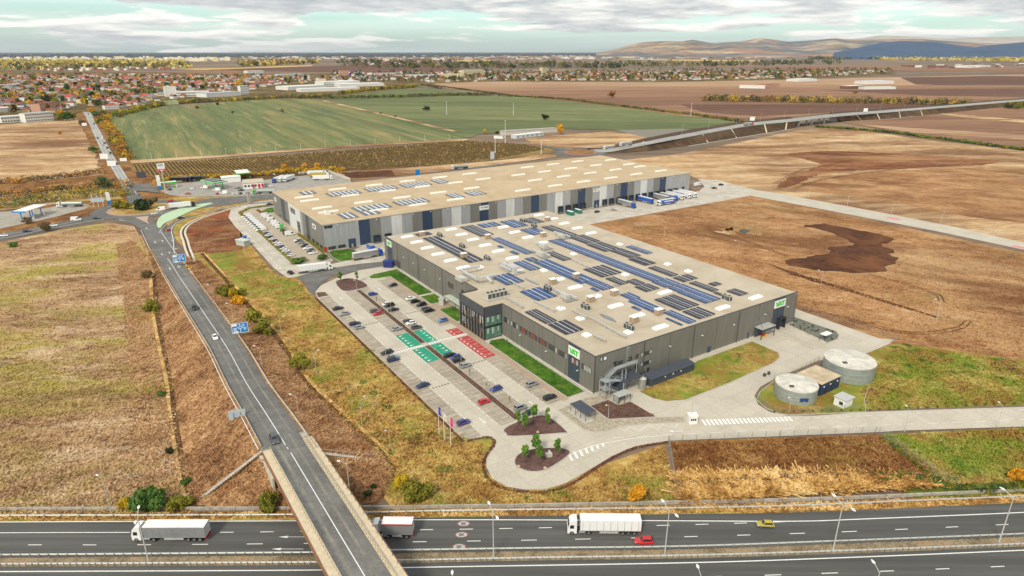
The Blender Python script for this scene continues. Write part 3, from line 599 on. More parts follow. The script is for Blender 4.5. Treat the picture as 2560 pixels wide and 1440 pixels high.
paint_line([W(-41.2,64.6),W(-34.4,64.6)],.3,LZ+.02);paint_line([W(-22.4,60.3),W(-16,60.3)],.3,LZ+.02)
for a0,b in((-40.8,92),(-22.2,93.5),(-40.8,31.5),(-22.2,39.5)):
 hump=empty('speed_hump',W(a0,b,LZ),EST_ANG,'row of black rubber hump blocks across the '+('outer' if a0<-30 else 'inner')+' aisle '+('beyond' if b>60 else 'this side of')+' the zebra crossing','speed hump','rubber speed humps in the car park')
 for i in range(6):MB().box((.3+i*1.1,0,.04),(.6,.35,.07)).build('hump_block',m_rubber,hump)
est_sheet('footpath',[(-10.7,2),(-8.3,2),(-8.3,52),(-8.05,53),(-8.05,73),(-8.3,74),(-8.3,147),(-10.7,144)],LZ+.04,slab_mat('reddish_pavers',(.40,.30,.22),(.28,.2,.14),.6,.6,amt=.4,var=.15))
est_sheet('footpath',[(-8.2,90.5),(-.6,90.5),(-.6,97),(-8.2,97)],LZ+.045,MAT['reddish_pavers'])
est_sheet('footpath',[(-1.1,0),(-.05,0),(-.05,53),(-1.1,53)],LZ+.05,m_kerb);est_sheet('footpath',[(-1.1,73),(-.05,73),(-.05,160),(-1.1,160)],LZ+.05,m_kerb)
def bed(name,pts,mat,z=LZ,h=.14,sm=0,kerb=True,px=False):
 P=[gp(*p)for p in pts]if px else[W(a,b)for a,b in pts]
 if sm:P=catmull(P,sm,True)
 if sum(P[i].x*P[(i+1)%len(P)].y-P[(i+1)%len(P)].x*P[i].y for i in range(len(P)))<0:P=P[::-1]
 if kerb:
  Q=offset_line(P+P[:1],-.22)[:-1]
  mb=MB();lo=lift(Q,z-.1);hi=lift(Q,z+h);inn=lift(P,z+h)
  mb.strip(hi+hi[:1],lo+lo[:1]);mb.strip(inn+inn[:1],hi+hi[:1]);mb.build('kerb',m_kerb,kind='structure')
 return link(name,tri_fill(name,[(p.x,p.y)for p in P],z+h-.03,mat),kind='structure')
bed('lawn',[(-8.1,110),(-1.3,110),(-1.3,149),(-14,148),(-17,146),(-17,143),(-14,141.5),(-8.1,141)],m_lawn)
bed('lawn',[(-8.0,97.5),(-1.3,97.5),(-1.3,108),(-8.0,108)],m_lawn);bed('lawn',[(-8.0,75),(-1.3,74),(-1.3,90),(-8.0,90)],m_lawn)
bed('lawn',[(-8.0,3),(-1.3,3),(-1.3,51),(-6,52),(-8.0,50)],m_lawn)
bed('gravel_bed',[(-34,134),(-28,132.5),(-22.6,134),(-22.5,142),(-25,148),(-29,149.5),(-33,147)],m_gravel,sm=3)
bed('gravel_bed',[(-46,132),(-41.5,132),(-41.5,137),(-45,138.5)],m_gravel)
bed('hedge_bed',[(-29.1,1),(-27.2,1),(-27.2,61),(-29.1,61)],m_gravel);bed('hedge_bed',[(-29.1,64),(-27.2,64),(-27.2,131),(-29.1,131)],m_gravel)
bed('gravel_bed',[r2(1225,340),r2(1330,285),r2(1480,242),r2(1560,255),r2(1680,355),r2(1640,368),r2(1290,392),r2(1240,372)],m_gravel,px=True,sm=3)
bed('gravel_bed',[r2(1302,590),r2(1330,530),r2(1440,490),r2(1620,482),r2(1700,500),r2(1700,530),r2(1620,590),r2(1530,640),r2(1430,655),r2(1340,630)],m_gravel,px=True,sm=3)
bed('gravel_bed',[c3(490,1130),c3(770,1035),c3(935,1120),c3(1120,1060),c3(1530,1300),c3(780,1340)],m_gravel,px=True)
bed('cobbled_apron',[r2(1625,200),r2(1750,145),r2(1830,110),r2(1990,90),r2(2000,265),r2(2400,255),r2(2555,250),r2(2560,285),r2(2250,300),r2(2080,318),r2(1990,350),r2(1900,362),r2(1820,345)],flat('cobbled_concrete',(.36,.31,.23),.9,var=.35,scale=1.1),px=True,h=.1)
bed('rough_lawn',[c3(1270,900),c3(1450,810),c3(2120,560),s3(1330,1160),s3(1990,925),s3(2300,1060),s3(2310,1110),s3(2250,1170),s3(1700,1420),c3(2000,1030),c3(1700,1055),c3(1500,1010)],m_verge2,px=True)
bed('grey_gravel_bed',[s5(650,430),s5(700,300),s5(1000,410),s5(1330,520),s5(1375,580),s5(1350,630),s5(1190,690),s5(1100,640)],m_greengravel,px=True)
bed('tank_lawn',[r3(570,120),r3(600,60),s5(440,1240),s5(760,1140),s5(1100,1080),(2175,955),(2160,1000),r3(1380,210),r3(830,232),r3(740,225),r3(640,180)],m_verge2,px=True,h=.1)
bed('lawn',[c6(1680,975),c6(1850,930),c6(2070,925),c6(2165,1010),c6(2150,1060),c6(1860,1115)],m_lawn,px=True,sm=2)
bed('lawn',[c6(600,310),c6(700,265),c6(790,250),c6(810,330),c6(640,345)],m_lawn,px=True)
paint_line(catmull(gpl([r2(1700,530),r2(1900,455),r2(2150,410),r2(2385,385)],.13),5),.18)
zz=MB();
for i in range(7):
 t=i/7;p=gp(*r2(1690+300*t,520-85*t));q=gp(*r2(1720+270*t,575-125*t));d=Vector((.55,.1,0));zz.face([p,q,q+d*1.2,p+d*1.2])
zz.v=[(x,y,.16)for x,y,_ in zz.v];zz.f=[f if _up(zz,f)else f[::-1]for f in zz.f];zz.build('hatch_marking',m_paint,kind='structure')
paint_line(gpl([r2(2090,330),r2(2115,352),r2(2160,318),r2(2235,345),r2(2285,308),r2(2360,340),r2(2410,300),r2(2490,328),r2(2510,300)],.13),.2)
zb=MB()
for i in range(22):
 p=gp(*r3(155+i*30.5,268-i*1.0));q=gp(*r3(185+i*30.5,312-i*1.6));d=Vector((.75,0,0));zb.face([p,q,q+d,p+d])
zb.v=[(x,y,.16)for x,y,_ in zb.v];zb.f=[f if _up(zb,f)else f[::-1]for f in zb.f];zb.build('zebra_crossing',m_paint,kind='structure')
paint_line(catmull(gpl([r3(-500,400),r3(60,372),r3(500,348),r3(1000,325),r3(1600,302),r3(2200,280),(2560,1048),(3300,1012)],.13),5),.16,dash=(3,4.2))
paint_line(catmull(gpl([r3(850,258),r3(1300,240),r3(1700,220),r3(2200,200),(2560,1024),(3300,990)],.13),5),.14,dash=(1.6,1.6))
for p,a in((r2(1060,275),R(-57)),(c1(960,540),R(123)),(c1(340,680),R(-57)),(r2(1430,150),R(123)),(r2(2500,355),R(180))):
 c=gp(*p);arrow((c.x,c.y),a,4,.13,0,LZ+.02,.5)
for k,(p,q)in enumerate(((r6(1590,200),r6(1610,212)),(r6(2540,415),r6(2560,425)))):
 c=gp(*p);est_sheet('pink_hatch',[AB(c+UA*x+VB*y)for x,y in((-2,-4),(2,-4),(2,4),(-2,4))],.17,flat('pink_paint',(.6,.22,.24),.7))
paint_line(catmull(gpl([(592,530),(590,550),(612,578),(660,628),(700,672)],.14),6),.3,dash=(2,4))
paint_line(gpl([c5(1200,880),c5(2500,640)],.13),.25,dash=(3,3));paint_line(gpl([c5(1250,915),c5(2540,670)],.13),.25,dash=(3,3))
def tracks(px,w_=.5,gap=1.9,mat=None):
 pts=catmull(gpl(px),8)
 for o_ in(-gap/2,gap/2):
  l=offset_line(pts,o_);mb=MB().strip(lift(offset_line(l,w_/2),.13),lift(offset_line(l,-w_/2),.13));mb.f=[f if _up(mb,f)else f[::-1]for f in mb.f];mb.build('tyre_track',mat or m_fresh,kind='structure')
tracks([r6(1400,610),r6(1650,680),r6(1900,760),r6(1950,820)]);tracks([r6(860,850),r6(1300,960),r6(1700,1050),r6(2050,1020),r6(2150,960)]);tracks([r6(1700,1000),r6(2000,1100),r6(2300,1200),r6(2560,1330)],mat=m_pale);tracks([r6(250,300),r6(500,370),r6(800,480)],.7);tracks([h3(700,1370),h3(900,1270),h3(1040,1240),h3(1300,1190)],.9,2.4);tracks([h3(850,1400),h3(1100,1330),h3(1600,1260),h3(2000,1230)],.9,2.4)
# ------------------------------------------------------------------ embankments, overpass, barriers, lamps, signs
TOE=[((372,630),(480,640)),((380,662),(512,662)),((388,695),(545,690)),((398,790),(630,775)),((412,880),(715,880)),((430,965),(770,965)),((440,1045),(850,1040)),((455,1135),(950,1130))]
rings=[]
for(a,b,z),(tl,tr)in zip(EM,TOE):
 l,r=gp(*a,z),gp(*b,z);d=(r-l).normalized();l2,r2_=l-d*1.3,r+d*1.3;tl,tr=gp(*tl),gp(*tr)
 row=[tl+Vector((0,0,.02))]
 for k in range(1,6):row.append(tl.lerp(l2,k/5)-Vector((0,0,.03)))
 row+=[l,r]
 for k in range(0,6):row.append(r2_.lerp(tr,k/5)+Vector((0,0,.02 if k==5 else-.03)))
 rings.append(row)
rings=list(map(list,zip(*[catmull(c,5)for c in zip(*rings)])))
mb=MB();nr=len(rings[0])
for row in rings:mb.v.extend([tuple(p)for p in row])
for i in range(len(rings)-1):
 for k in range(nr-1):mb.f.append((i*nr+k,i*nr+k+1,(i+1)*nr+k+1,(i+1)*nr+k));mb.m.append(0)
mb.build('embankment',m_slope,kind='structure',smooth=True)
top=rings[-1];toe=[gp(*p)for p in((470,1240),(497,1262),(560,1272),(640,1276),(700,1277),(760,1277),(820,1276),(880,1273),(930,1268),(960,1245),(975,1215),(985,1190),(975,1165),(950,1130))]
mb=MB();toe=[gp(457,1170)]+toe[:nr-2]+[gp(958,1150)]
for k in range(nr):
 for j in range(5):
  p=Vector(top[k]).lerp(toe[k],j/4);p.z=p.z+(.02 if j else 0);mb.v.append(tuple(p))
for k in range(nr-1):
 for j in range(4):mb.f.append((k*5+j,k*5+j+1,(k+1)*5+j+1,(k+1)*5+j));mb.m.append(0)
mb.f=[f if _up(mb,f)else f[::-1]for f in mb.f]
cone_v=mb.v[:];mb.build('embankment',m_slope,kind='structure')
m_ditch=ground_mat('ditch_soil',[(0,'#3d2a1c'),(.5,'#5c4128'),(1,'#7c5c38')],scales=(.1,.4,1.2,3),gain=G)
def band(name,px,w,z,mat,sm=6,kind='structure'):
 pts=catmull(gpl(px),sm);mb=MB();mb.strip(lift(offset_line(pts,w/2),z),lift(offset_line(pts,-w/2),z));mb.f=[f if _up(mb,f)else f[::-1]for f in mb.f]
 return mb.build(name,mat,kind=kind)
band('ditch_bank',[(380,690),(388,782),(408,883),(425,960),(432,1027),(448,1128),(462,1200),(480,1270)],2.8,.17,m_straw);band('ditch_bank',[(504,632),(573,706),(634,774),(696,842),(764,948),(856,1038),(956,1128),(990,1176)],2.8,.16,m_straw)
band('ditch',[(386,690),(393,782),(413,883),(430,960),(437,1027),(453,1128),(466,1200),(484,1270)],1.8,.22,m_ditch)
band('ditch',[(504,634),(571,708),(631,775),(692,843),(759,950),(850,1040),(950,1130),(984,1180)],1.8,.20,m_ditch)
band('ditch',[(350,590),(372,640),(384,685)],1.6,.20,m_sand)
m_white_stone=flat('white_stone',(.58,.53,.44),.9,var=.35,scale=1.4)
m_wall=flat('weathered_concrete',(.36,.33,.28),.9,var=.3,scale=.7)
m_wall2=flat('pale_concrete',(.52,.48,.40),.85,var=.2,scale=.7)
dc=[r4(1790,108),r4(1640,150),r4(1500,195),r4(1400,245),r4(1362,300),r4(1382,370),r4(1395,420),r4(1425,500),r4(1442,570)]
band('stone_channel',dc,3.4,.24,m_white_stone);band('stone_channel_bed',dc,1.1,.27,m_ditch)
wl=catmull(gpl([(-400,1281),(0,1276),(480,1275),(700,1274),(1000,1271),(1300,1267),(1700,1259),(2000,1252),(2300,1240),(2560,1228),(2900,1210)]),10)
wt=empty('retaining_wall',wl[0],0,'low weathered concrete wall in cast sections along the motorway verge','wall')
for p,d in along(wl,6.0):
 MB().box((0,0,.4),(5.9,.35,.9)).build('wall_section',m_wall,wt,p-wl[0],math.atan2(d.y,d.x))
 # ---- overpass bridge
BZ=7.35
bk=crop(640,1090,4.115)
def bline(p,q,z,ext=1.55):
 a,b=gp(*p,z),gp(*q,z);return a,a+(b-a)*ext
oL=bline(bk(70,170),bk(740,1435),BZ);rL=bline(bk(150,150),bk(860,1440),BZ);rR=bline(bk(610,225),bk(1400,1440),BZ);oR=bline(bk(690,195),bk(1545,1440),BZ)
bd=(oL[1]-oL[0]).normalized();bn=Vector((-bd.y,bd.x,0));BRG=empty('overpass_bridge',oL[0],0,'concrete road bridge with beige parapets crossing the motorway','bridge');B0=oL[0].copy()
def bp(mb,name,mat):mb.v=[(x-B0.x,y-B0.y,z-B0.z)for x,y,z in mb.v];return mb.build(name,mat,BRG)
wL=(rL[0]-oL[0]).dot(bn);wR=((rR[0]-oL[0]).dot(bn)+(rR[1]-oL[0]).dot(bn))/2;wO=((oR[0]-oL[0]).dot(bn)+(oR[1]-oL[0]).dot(bn))/2;BL=(oL[1]-oL[0]).length
def bpt(s,o,z):p=B0+bd*s+bn*o;return Vector((p.x,p.y,z))
def bslab(s0,s1,o0,o1,z0,z1):
 m=MB();m.prism([tuple(bpt(s0,o0,0)[:2]),tuple(bpt(s1,o0,0)[:2]),tuple(bpt(s1,o1,0)[:2]),tuple(bpt(s0,o1,0)[:2])],z0,z1,bottom=True);return m
m_beige=flat('beige_bridge_concrete',(.56,.47,.33),.85,var=.16,scale=.8)
m_rust=flat('stained_fascia',(.26,.13,.07),.9,var=.3,scale=.5)
bp(bslab(-4,BL,.15,wO-.15,6.1,BZ-.12),'deck',m_wall)
bp(bslab(-6,BL,wL,wR,BZ-.1,BZ),'carriageway',m_asph2)
bp(bslab(0,BL,0,wL,BZ-.1,BZ+.22),'walkway',m_beige);bp(bslab(0,BL,wR,wO,BZ-.1,BZ+.22),'walkway',m_beige)
bp(bslab(0,BL,-.18,0,6.0,BZ+.25),'fascia_beam',m_rust);bp(bslab(0,BL,wO,wO+.18,6.0,BZ+.25),'fascia_beam',m_beige)
for i in range(5):bp(bslab(1,BL,.8+i*(wO-2.2)/4,1.5+i*(wO-2.2)/4,5.0,6.1),'girder',m_wall)
bp(bslab(-3.5,1.2,-.9,wO+.6,-1,6.4),'abutment',m_wall2);bp(bslab(1.2,10,-.6,-.1,-1,5.8),'wing_wall',m_wall2)
for s in(46.5,):bp(bslab(s,s+1.2,.6,wO-.6,0,5.0),'pier',m_wall2)
m_galv=flat('galvanised_steel',(.40,.40,.38),.45,.6,var=.15,scale=2)
pm=MB().box((0,0,.5),(.09,.09,1.0)).mesh('railing_post',flat('dark_railing',(.12,.11,.10),.6,.3))
def railing(o,inner,mat_r,step,h,z0):
 bp(MB().bar(bpt(.5,o,z0+h),bpt(BL,o,z0+h),.12,.14),'handrail',mat_r)
 bp(MB().bar(bpt(.5,o,z0+h*.5),bpt(BL,o,z0+h*.5),.07,.09),'handrail',mat_r)
 s=1.0
 while s<BL*.72:link('railing_post',pm,BRG,bpt(s,o,z0)-B0,math.atan2(bd.y,bd.x));s+=step
railing(wL-.12,True,m_beige,1.25,1.0,BZ+.22);railing(wR+.15,True,m_beige,1.25,.75,BZ+.22)
bp(MB().bar(bpt(.5,wO-.05,BZ+1.2),bpt(BL,wO-.05,BZ+1.2),.06,.06),'handrail',flat('rusty_rail',(.32,.16,.10),.7,.2))
for s in np.arange(1,BL*.72,2.5):link('railing_post',pm,BRG,bpt(s,wO-.05,BZ+.22)-B0,0)
paint_line([bpt(-6,(wL+wR)/2-.35,BZ),bpt(0,(wL+wR)/2-.35,BZ)],.2);paint_line([bpt(4,(wL+wR)/2-.2,BZ),bpt(BL,(wL+wR)/2-.2,BZ)],.2)
m_worn=ground_mat('worn_asphalt',[(0,(.15,.145,.13)),(.5,(.20,.19,.165)),(1,(.27,.25,.21))],scales=(.1,.4,1.5,6),stretch=(1,1),bump=0)
for o_ in(.24,.72):bp(bslab(-5,BL,wL+(wR-wL)*o_-.32,wL+(wR-wL)*o_+.32,BZ-.05,BZ+.012),'wheel_track',m_worn)
for o_ in(.30,.78):
 tr_=[a.lerp(b,o_)+Vector((0,0,.012))for a,b in zip(eL,eR)][20:];mb=MB().strip(offset_line(tr_,.3),offset_line(tr_,-.3));mb.f=[f if _up(mb,f)else f[::-1]for f in mb.f];mb.build('wheel_track',m_worn,kind='structure')
gpost=MB().box((0,0,.38),(.12,.16,.76)).mesh('guard_post',m_galv)
def guardrail(px,label,z0=.12,step=2.0,h=.75,vis=None,double=False,n=10,mat=None):
 pts=catmull([gp(p[0],p[1],p[2]if len(p)>2 else 0)for p in px],n);t=empty('guard_rail',pts[0],0,label,'guard rail','galvanised guard rails')
 P0=pts[0].copy();mb=MB()
 for side in((-.12,.12)if double else(.1,)):
  l=offset_line(pts,side)
  prof=[(0,-.16),(.05,-.08),(0,0),(.05,.08),(0,.16)]
  for(o0,h0),(o1,h1)in zip(prof[:-1],prof[1:]):
   mb.strip([p+Vector((0,0,z0+h-.17+h0))-P0 for p in offset_line(l,o0)],[p+Vector((0,0,z0+h-.17+h1))-P0 for p in offset_line(l,o1)])
  mb.strip([p+Vector((0,0,z0+h))-P0 for p in offset_line(l,-.06)],[p+Vector((0,0,z0+h))-P0 for p in offset_line(l,.10)])
 mb.build('rail_beam',mat or m_galv,t)
 for p,d in along(pts,step):link('guard_post',gpost,t,p-P0+Vector((0,0,z0)),math.atan2(d.y,d.x))
 return t
clip=lambda l:[p for p in l if-320<=p[0]<=3000]
m_galvl=flat('pale_guard_rail',(.55,.55,.52),.5,.4,var=.12,scale=1.5)
guardrail(clip(med_up),'galvanised guard rail on the far side of the motorway median',mat=m_galvl);guardrail(clip(med_lo),'galvanised guard rail on the near side of the motorway median',mat=m_galvl,step=1.33)
guardrail([(-320,1297),(0,1295),(720,1292.5),(1050,1284),(1500,1278),(1710,1276),(1985,1270),(2300,1257),(2560,1246),(2950,1225)],'galvanised guard rail along the motorway verge below the meadow and plots',mat=m_galvl,step=4)
eLr=[(416,692,1.2),(470,782,2.8),(524,870,4.4),(568,960,5.8),(612,1040,6.7),(655,1121,7.2)];eRr=[(480,690,1.2),(549,782,2.8),(612,870,4.4),(667,960,5.8),(726,1040,6.7),(786,1124,7.2)]
guardrail([(x-3,y,z)for x,y,z in eLr],'guard rail along the left edge of the embankment road',mat=m_beige,step=4);guardrail([(x+3,y,z)for x,y,z in eRr],'guard rail along the right edge of the embankment road',mat=m_beige,step=4)
def stairs(p,q,label):
 a,b=gp(*p[:2],p[2]),gp(*q[:2],q[2]);d=b-a;t=empty('embankment_stairs',a,0,label,'stairs');n_=26;ang=math.atan2(d.y,d.x)
 for i in range(n_):
  c=d*((i+.5)/n_);MB().box((0,0,.02),(d.length/n_*.9,.9,.22)).build('step',m_wall2,t,c,ang)
 s=Vector((-d.y,d.x,0)).normalized()*.7
 MB().bar(s+Vector((0,0,.95)),d+s+Vector((0,0,.95)),.06,.06).build('handrail',m_galvl,t)
 for i in range(10):c=d*((i+.5)/10)+s;MB().bar(c,c+Vector((0,0,.95)),.05,.05).build('rail_post',m_galv,t)
stairs((655,1128,7.0),(500,1247,.1),'concrete steps with handrail down the left side of the bridge embankment')
stairs((808,1134,7.0),(948,1150,.1),'concrete steps with handrail down the right side of the bridge embankment')
# ---- lamps
m_pole=flat('pale_grey_pole',(.55,.55,.52),.5,.2,var=.08)
m_lamphead=flat('white_lamp_head',(.78,.78,.75),.5)
def lamp(base,h,arms,label,r=.11,arm=1.8,rise=.5,hd=1.0,group='street lamps',z=0.0,name='street_lamp'):
 t=empty(name,(base[0],base[1],z),0,label,'street lamp',group)
 MB().tube((0,0,0),(0,0,h),r,r*.55,8).build('pole',m_pole,t);MB().box((0,0,.12),(r*5,r*5,.24)).build('base',m_wall,t)
 for a in arms:
  d=Vector((math.cos(a),math.sin(a),0));e=d*arm+Vector((0,0,h+rise))
  am=MB().tube((0,0,h-.2),e,r*.5,r*.4,6).build('arm',m_pole,t)
  mb=MB();q=e+d*hd*.9;mb.loft([[tuple(e+Vector((-d.y,d.x,0))*s*.10+Vector((0,0,zz)))for s,zz in((-1,-.06),(1,-.06),(1,.08),(-1,.08))],[tuple(e+d*hd*.4+Vector((-d.y,d.x,0))*s*.22*hd+Vector((0,0,zz)))for s,zz in((-1,-.08),(1,-.08),(1,.12),(-1,.12))],[tuple(q+Vector((-d.y,d.x,0))*s*.10+Vector((0,0,zz)))for s,zz in((-1,-.04),(1,-.04),(1,.06),(-1,.06))]])
  mb.build('lamp_head',m_lamphead,am)
 return t
for i,(p,lab)in enumerate(zip([r1(1110,1335),r2(1143,1300),r2(2415,1282),r3(1138,1237),r3(2372,1182)],['in front of the grey lorry','beside the painted speed roundels','beside the red car','under the straw coloured reeds','at the right edge of the picture'])):
 b=gp(*p);lamp(b,12.0,(R(112),R(-68)),'tall twin arm lamp post on the motorway median '+lab,.15,1.9,.6,1.3,'motorway median lamps',.1)
for i,(p,lab)in enumerate(zip([r2(835,1400),r3(130,1355),r3(1435,1320),(80-400,1420)],['right of the bridge','below the yellow van','near the right corner','far left'])):
 hd=gp(*p,12.4);lamp((hd.x+.2,hd.y-2.2),12.0,(R(95),),'single arm lamp at the bottom edge of the picture, '+lab,.13,1.6,.4,1.2,'lamps along the near motorway edge')
for p,h,a,lab,z in(((279,1286),10,150,'beside the green shrubs above the motorway',0),((749,1057),8.5,160,'on the embankment below the dirt track',3.3),((875,1239),9,165,'beside the bridge parapet',4.0),((657,927),8.5,165,'right of the embankment road near the white car',3.8),((537,759),8,165,'right of the embankment road near the orange shrubs',2.2),((584,802),7,165,'just above the nearer blue sign',2.4),((704,839),7,60,'on the verge beyond the olive tree',0),((791,933),7.5,60,'on the verge beside the olive bush',0),((905,1061),8,60,'on the verge left of the flags',0),((2051,720),8,150,'on the dirt field behind the grey factory roof',0),((2340,804),9,150,'on the dirt field near the fence corner',0),((1843,645),9,150,'on the dirt field at the end of the solar roof',0),((1661,590),9,150,'on the dirt field beside the loading yard',0)):
 b=gp(*p,z);lamp(b,h,(R(a),),'slim grey street lamp '+lab,.09,1.6,.3,.9,'slim street lamps',z)
for i,(x,y)in enumerate([(2020,499),(2117,519),(2228,539),(2350,563),(2482,589)]):
 lamp(gp(x,y),8,(R(-100),),f'slim lamp beside the pale back lane, {ORD[i]} from the warehouse',.09,1.4,.3,.9,'lamps along the back lane')
for i,(x,y,tx)in enumerate([(2261,1078,'left'),(2492,1069,'right')]):lamp(gp(x,y),7,(R(90),),f'slim lamp on the near kerb of the access road, {tx} of two',.08,1.4,.3,.9,'lamps along the access road')
for i,(p,lab)in enumerate(((c3(770,1340),'at the tip of the purple gravel bed'),(c1(590,550),'at the end of the hedge by the planted oval'),(c1(1137,915),'in the hedge beside the dark saloon'),(c2(1210,490),'in the hedge at the green bays'),(c2(1620,690),'in the hedge beside the blue car'),(c2(2112,1190),'in the hedge beside the lone blue hatchback'),(c2(415,590),'at the meadow row beside the black estate'),((975,1115),'behind the flags'),((1972,1030),'in front of the smaller water tank'))):
 lamp(gp(*p),5,(R(200),),'thin white car park lamp '+lab,.07,.6,.1,.6,'car park lamps')
 # ---- blue direction signs, panels and hoardings
m_blue=flat('sign_blue',(.012,.21,.56),.45,var=.08);m_signw=flat('sign_white',(.80,.80,.79),.5,var=.06);m_signback=flat('sign_grey',(.42,.50,.56),.5,.1)
def board(base,wd,ht,z0,face,label,mats,cat='sign',posts=2,name='direction_sign',z=0.0,group=None,thick=.12):
 """panel facing angle face; returns the thing; panel local x = across, y = normal, z = up"""
 t=empty(name,(base.x,base.y,z),face+math.pi/2,label,cat,group)
 for i in range(posts):x=(-.5+(i+.5)/posts)*wd*.8;MB().tube((x,.12,-.5),(x,.12,z0+ht*.8),.09,None,6).build('post',m_galv,t)
 MB().box((0,0,z0+ht/2),(wd,thick,ht)).build('panel',mats,t);return t
def facewall(t,rects,y=-.075):
 for x0,x1,z0,z1,mat,nm in rects:MB().face([(x0,y,z0),(x1,y,z0),(x1,y,z1),(x0,y,z1)]).build(nm,mat,t)
def rb_sign(px,py,z,label,wd=5.6,ht=4.0,face=R(-68)):
 b=gp(px,py,z);z0=2.3;t=board(b,wd,ht,z0,face,label,m_blue,posts=3,z=z)
 facewall(t,[(-wd/2,wd/2,z0,z0+.14,m_signw,'border'),(-wd/2,wd/2,z0+ht-.14,z0+ht,m_signw,'border'),(-wd/2,-wd/2+.14,z0+.14,z0+ht-.14,m_signw,'border'),(wd/2-.14,wd/2,z0+.14,z0+ht-.14,m_signw,'border'),(-wd*.47,-wd*.16,z0+ht*.70,z0+ht*.93,m_signw,'white_field'),(-wd*.42,-wd*.12,z0+ht*.05,z0+ht*.20,m_signw,'white_field')])
 mb=MB();y=-.085;c=(wd*.02,z0+ht*.52)
 ring_=[(c[0]+math.cos(k*math.pi/8)*r,y,c[1]+math.sin(k*math.pi/8)*r)for r in(.62,.42)for k in range(17)]
 mb.strip(ring_[:17],ring_[17:]);mb.face([(c[0]-.1,y,z0+.3),(c[0]+.1,y,z0+.3),(c[0]+.1,y,c[1]-.5),(c[0]-.1,y,c[1]-.5)]);mb.face([(c[0]-.1,y,c[1]+.5),(c[0]+.1,y,c[1]+.5),(c[0]+.1,y,c[1]+1.15),(c[0]-.1,y,c[1]+1.15)]);mb.face([(c[0]-1.2,y,c[1]-.1),(c[0]-.5,y,c[1]-.1),(c[0]-.5,y,c[1]+.1),(c[0]-1.2,y,c[1]+.1)]);mb.face([(c[0]+.5,y,c[1]-.1),(c[0]+1.2,y,c[1]-.1),(c[0]+1.2,y,c[1]+.1),(c[0]+.5,y,c[1]+.1)])
 mb.build('route_diagram',m_signw,t)
 for x,zz,w_ in((-wd*.30,.50,.22),(-wd*.30,.40,.2),(-wd*.30,.30,.2),(wd*.22,.80,.16),(wd*.22,.70,.15),(wd*.30,.50,.18),(wd*.30,.40,.17),(wd*.30,.30,.14),(-wd*.02,.86,.14)):
  facewall(t,[(x-wd*w_/2,x+wd*w_/2,z0+ht*zz-.10,z0+ht*zz+.10,m_signw,'text_line')],-.082)
 return t
rb_sign(604,846,2.6,'blue roundabout direction sign beside the olive tree on the embankment')
rb_sign(452,666,.6,'blue roundabout direction sign farther away beside the white drainage channel',5.6,4.0)
b=gp(598,1068,3.2);board(b,4.4,3.3,2.2,R(110),'grey back of a large road sign left of the embankment road',m_signback,z=3.2,name='road_sign')
for p,wd,ht,z0,f,lab,m in(((262,402),7,5,2,R(-75),'white billboard left of the country road, upper of the pair',m_signw),((281,420),7,4.5,2,R(-75),'white billboard beside the country road, nearer of the pair',m_signw),((310,408),6,3,2,R(-75),'white roadside board right of the country road',m_signw),((212,318),6,4,2,R(-75),'far white billboard left of the country road near town',m_signw),((356,452),7.5,5,2.5,R(-80),'dark billboard at the filling station exit',flat('dark_poster',(.06,.06,.07),.5)),((1231,402),4,7,2,R(-70),'tall grey board beside the vineyard',m_signback),((1045,446),4,5.5,2,R(-60),'blue direction board beyond the big tan roof',m_blue),((1880,305),7.5,5,2,R(-80),'white gantry board at the flyover, nearer one',m_signw),((2163,282),7.5,5,2,R(-80),'white gantry board at the flyover, farther one',m_signw)):
 zz=8.6 if p[0]>1800 else 0;board(gp(p[0],p[1],zz),wd,ht,z0,f,lab,m,'billboard',2,'billboard',zz)
 # ------------------------------------------------------------------ grey factory with solar roof
def clad_mat(name,c,period=1.0,vper=0.0,rough=.5,metal=.15,var=.11):
 if name in MAT:return MAT[name]
 m,nt,b=_nodes(name);N=nt.nodes.new;L=nt.links.new;b.inputs['Roughness'].default_value=rough;b.inputs['Metallic'].default_value=metal
 g=N('ShaderNodeNewGeometry');s=N('ShaderNodeSeparateXYZ');L(g.outputs['Position'],s.inputs[0])
 def line(val,per,wd):
  a=N('ShaderNodeMath');a.operation='DIVIDE';L(val,a.inputs[0]);a.inputs[1].default_value=per
  f=N('ShaderNodeMath');f.operation='FRACT';L(a.outputs[0],f.inputs[0]);c_=N('ShaderNodeMath');c_.operation='LESS_THAN';L(f.outputs[0],c_.inputs[0]);c_.inputs[1].default_value=wd;return c_.outputs[0]
 ln=line(s.outputs[2],period,.07)
 mp=N('ShaderNodeMapping');mp.inputs['Scale'].default_value=(1.6,1.6,.16);L(g.outputs['Position'],mp.inputs[0]);n=N('ShaderNodeTexNoise');n.inputs['Scale'].default_value=.5;n.inputs['Detail'].default_value=6;L(mp.outputs[0],n.inputs[0])
 mr=N('ShaderNodeMapRange');mr.inputs['From Min'].default_value=.3;mr.inputs['From Max'].default_value=.7;mr.inputs['To Min'].default_value=1-var;mr.inputs['To Max'].default_value=1+var;L(n.outputs[0],mr.inputs[0])
 k=N('ShaderNodeMath');k.operation='MULTIPLY_ADD';L(ln,k.inputs[0]);k.inputs[1].default_value=-.16;L(mr.outputs[0],k.inputs[2])
 vm=N('ShaderNodeVectorMath');vm.operation='SCALE';vm.inputs[0].default_value=c if not isinstance(c,str)else hexc(c);L(k.outputs[0],vm.inputs['Scale']);L(vm.outputs[0],b.inputs['Base Color'])
 MAT[name]=m;return m
m_taupe=clad_mat('taupe_cladding',(.185,.178,.157));m_dpanel=clad_mat('slate_blue_cladding',(.055,.072,.100));m_anth=clad_mat('anthracite_cladding',(.075,.082,.095))
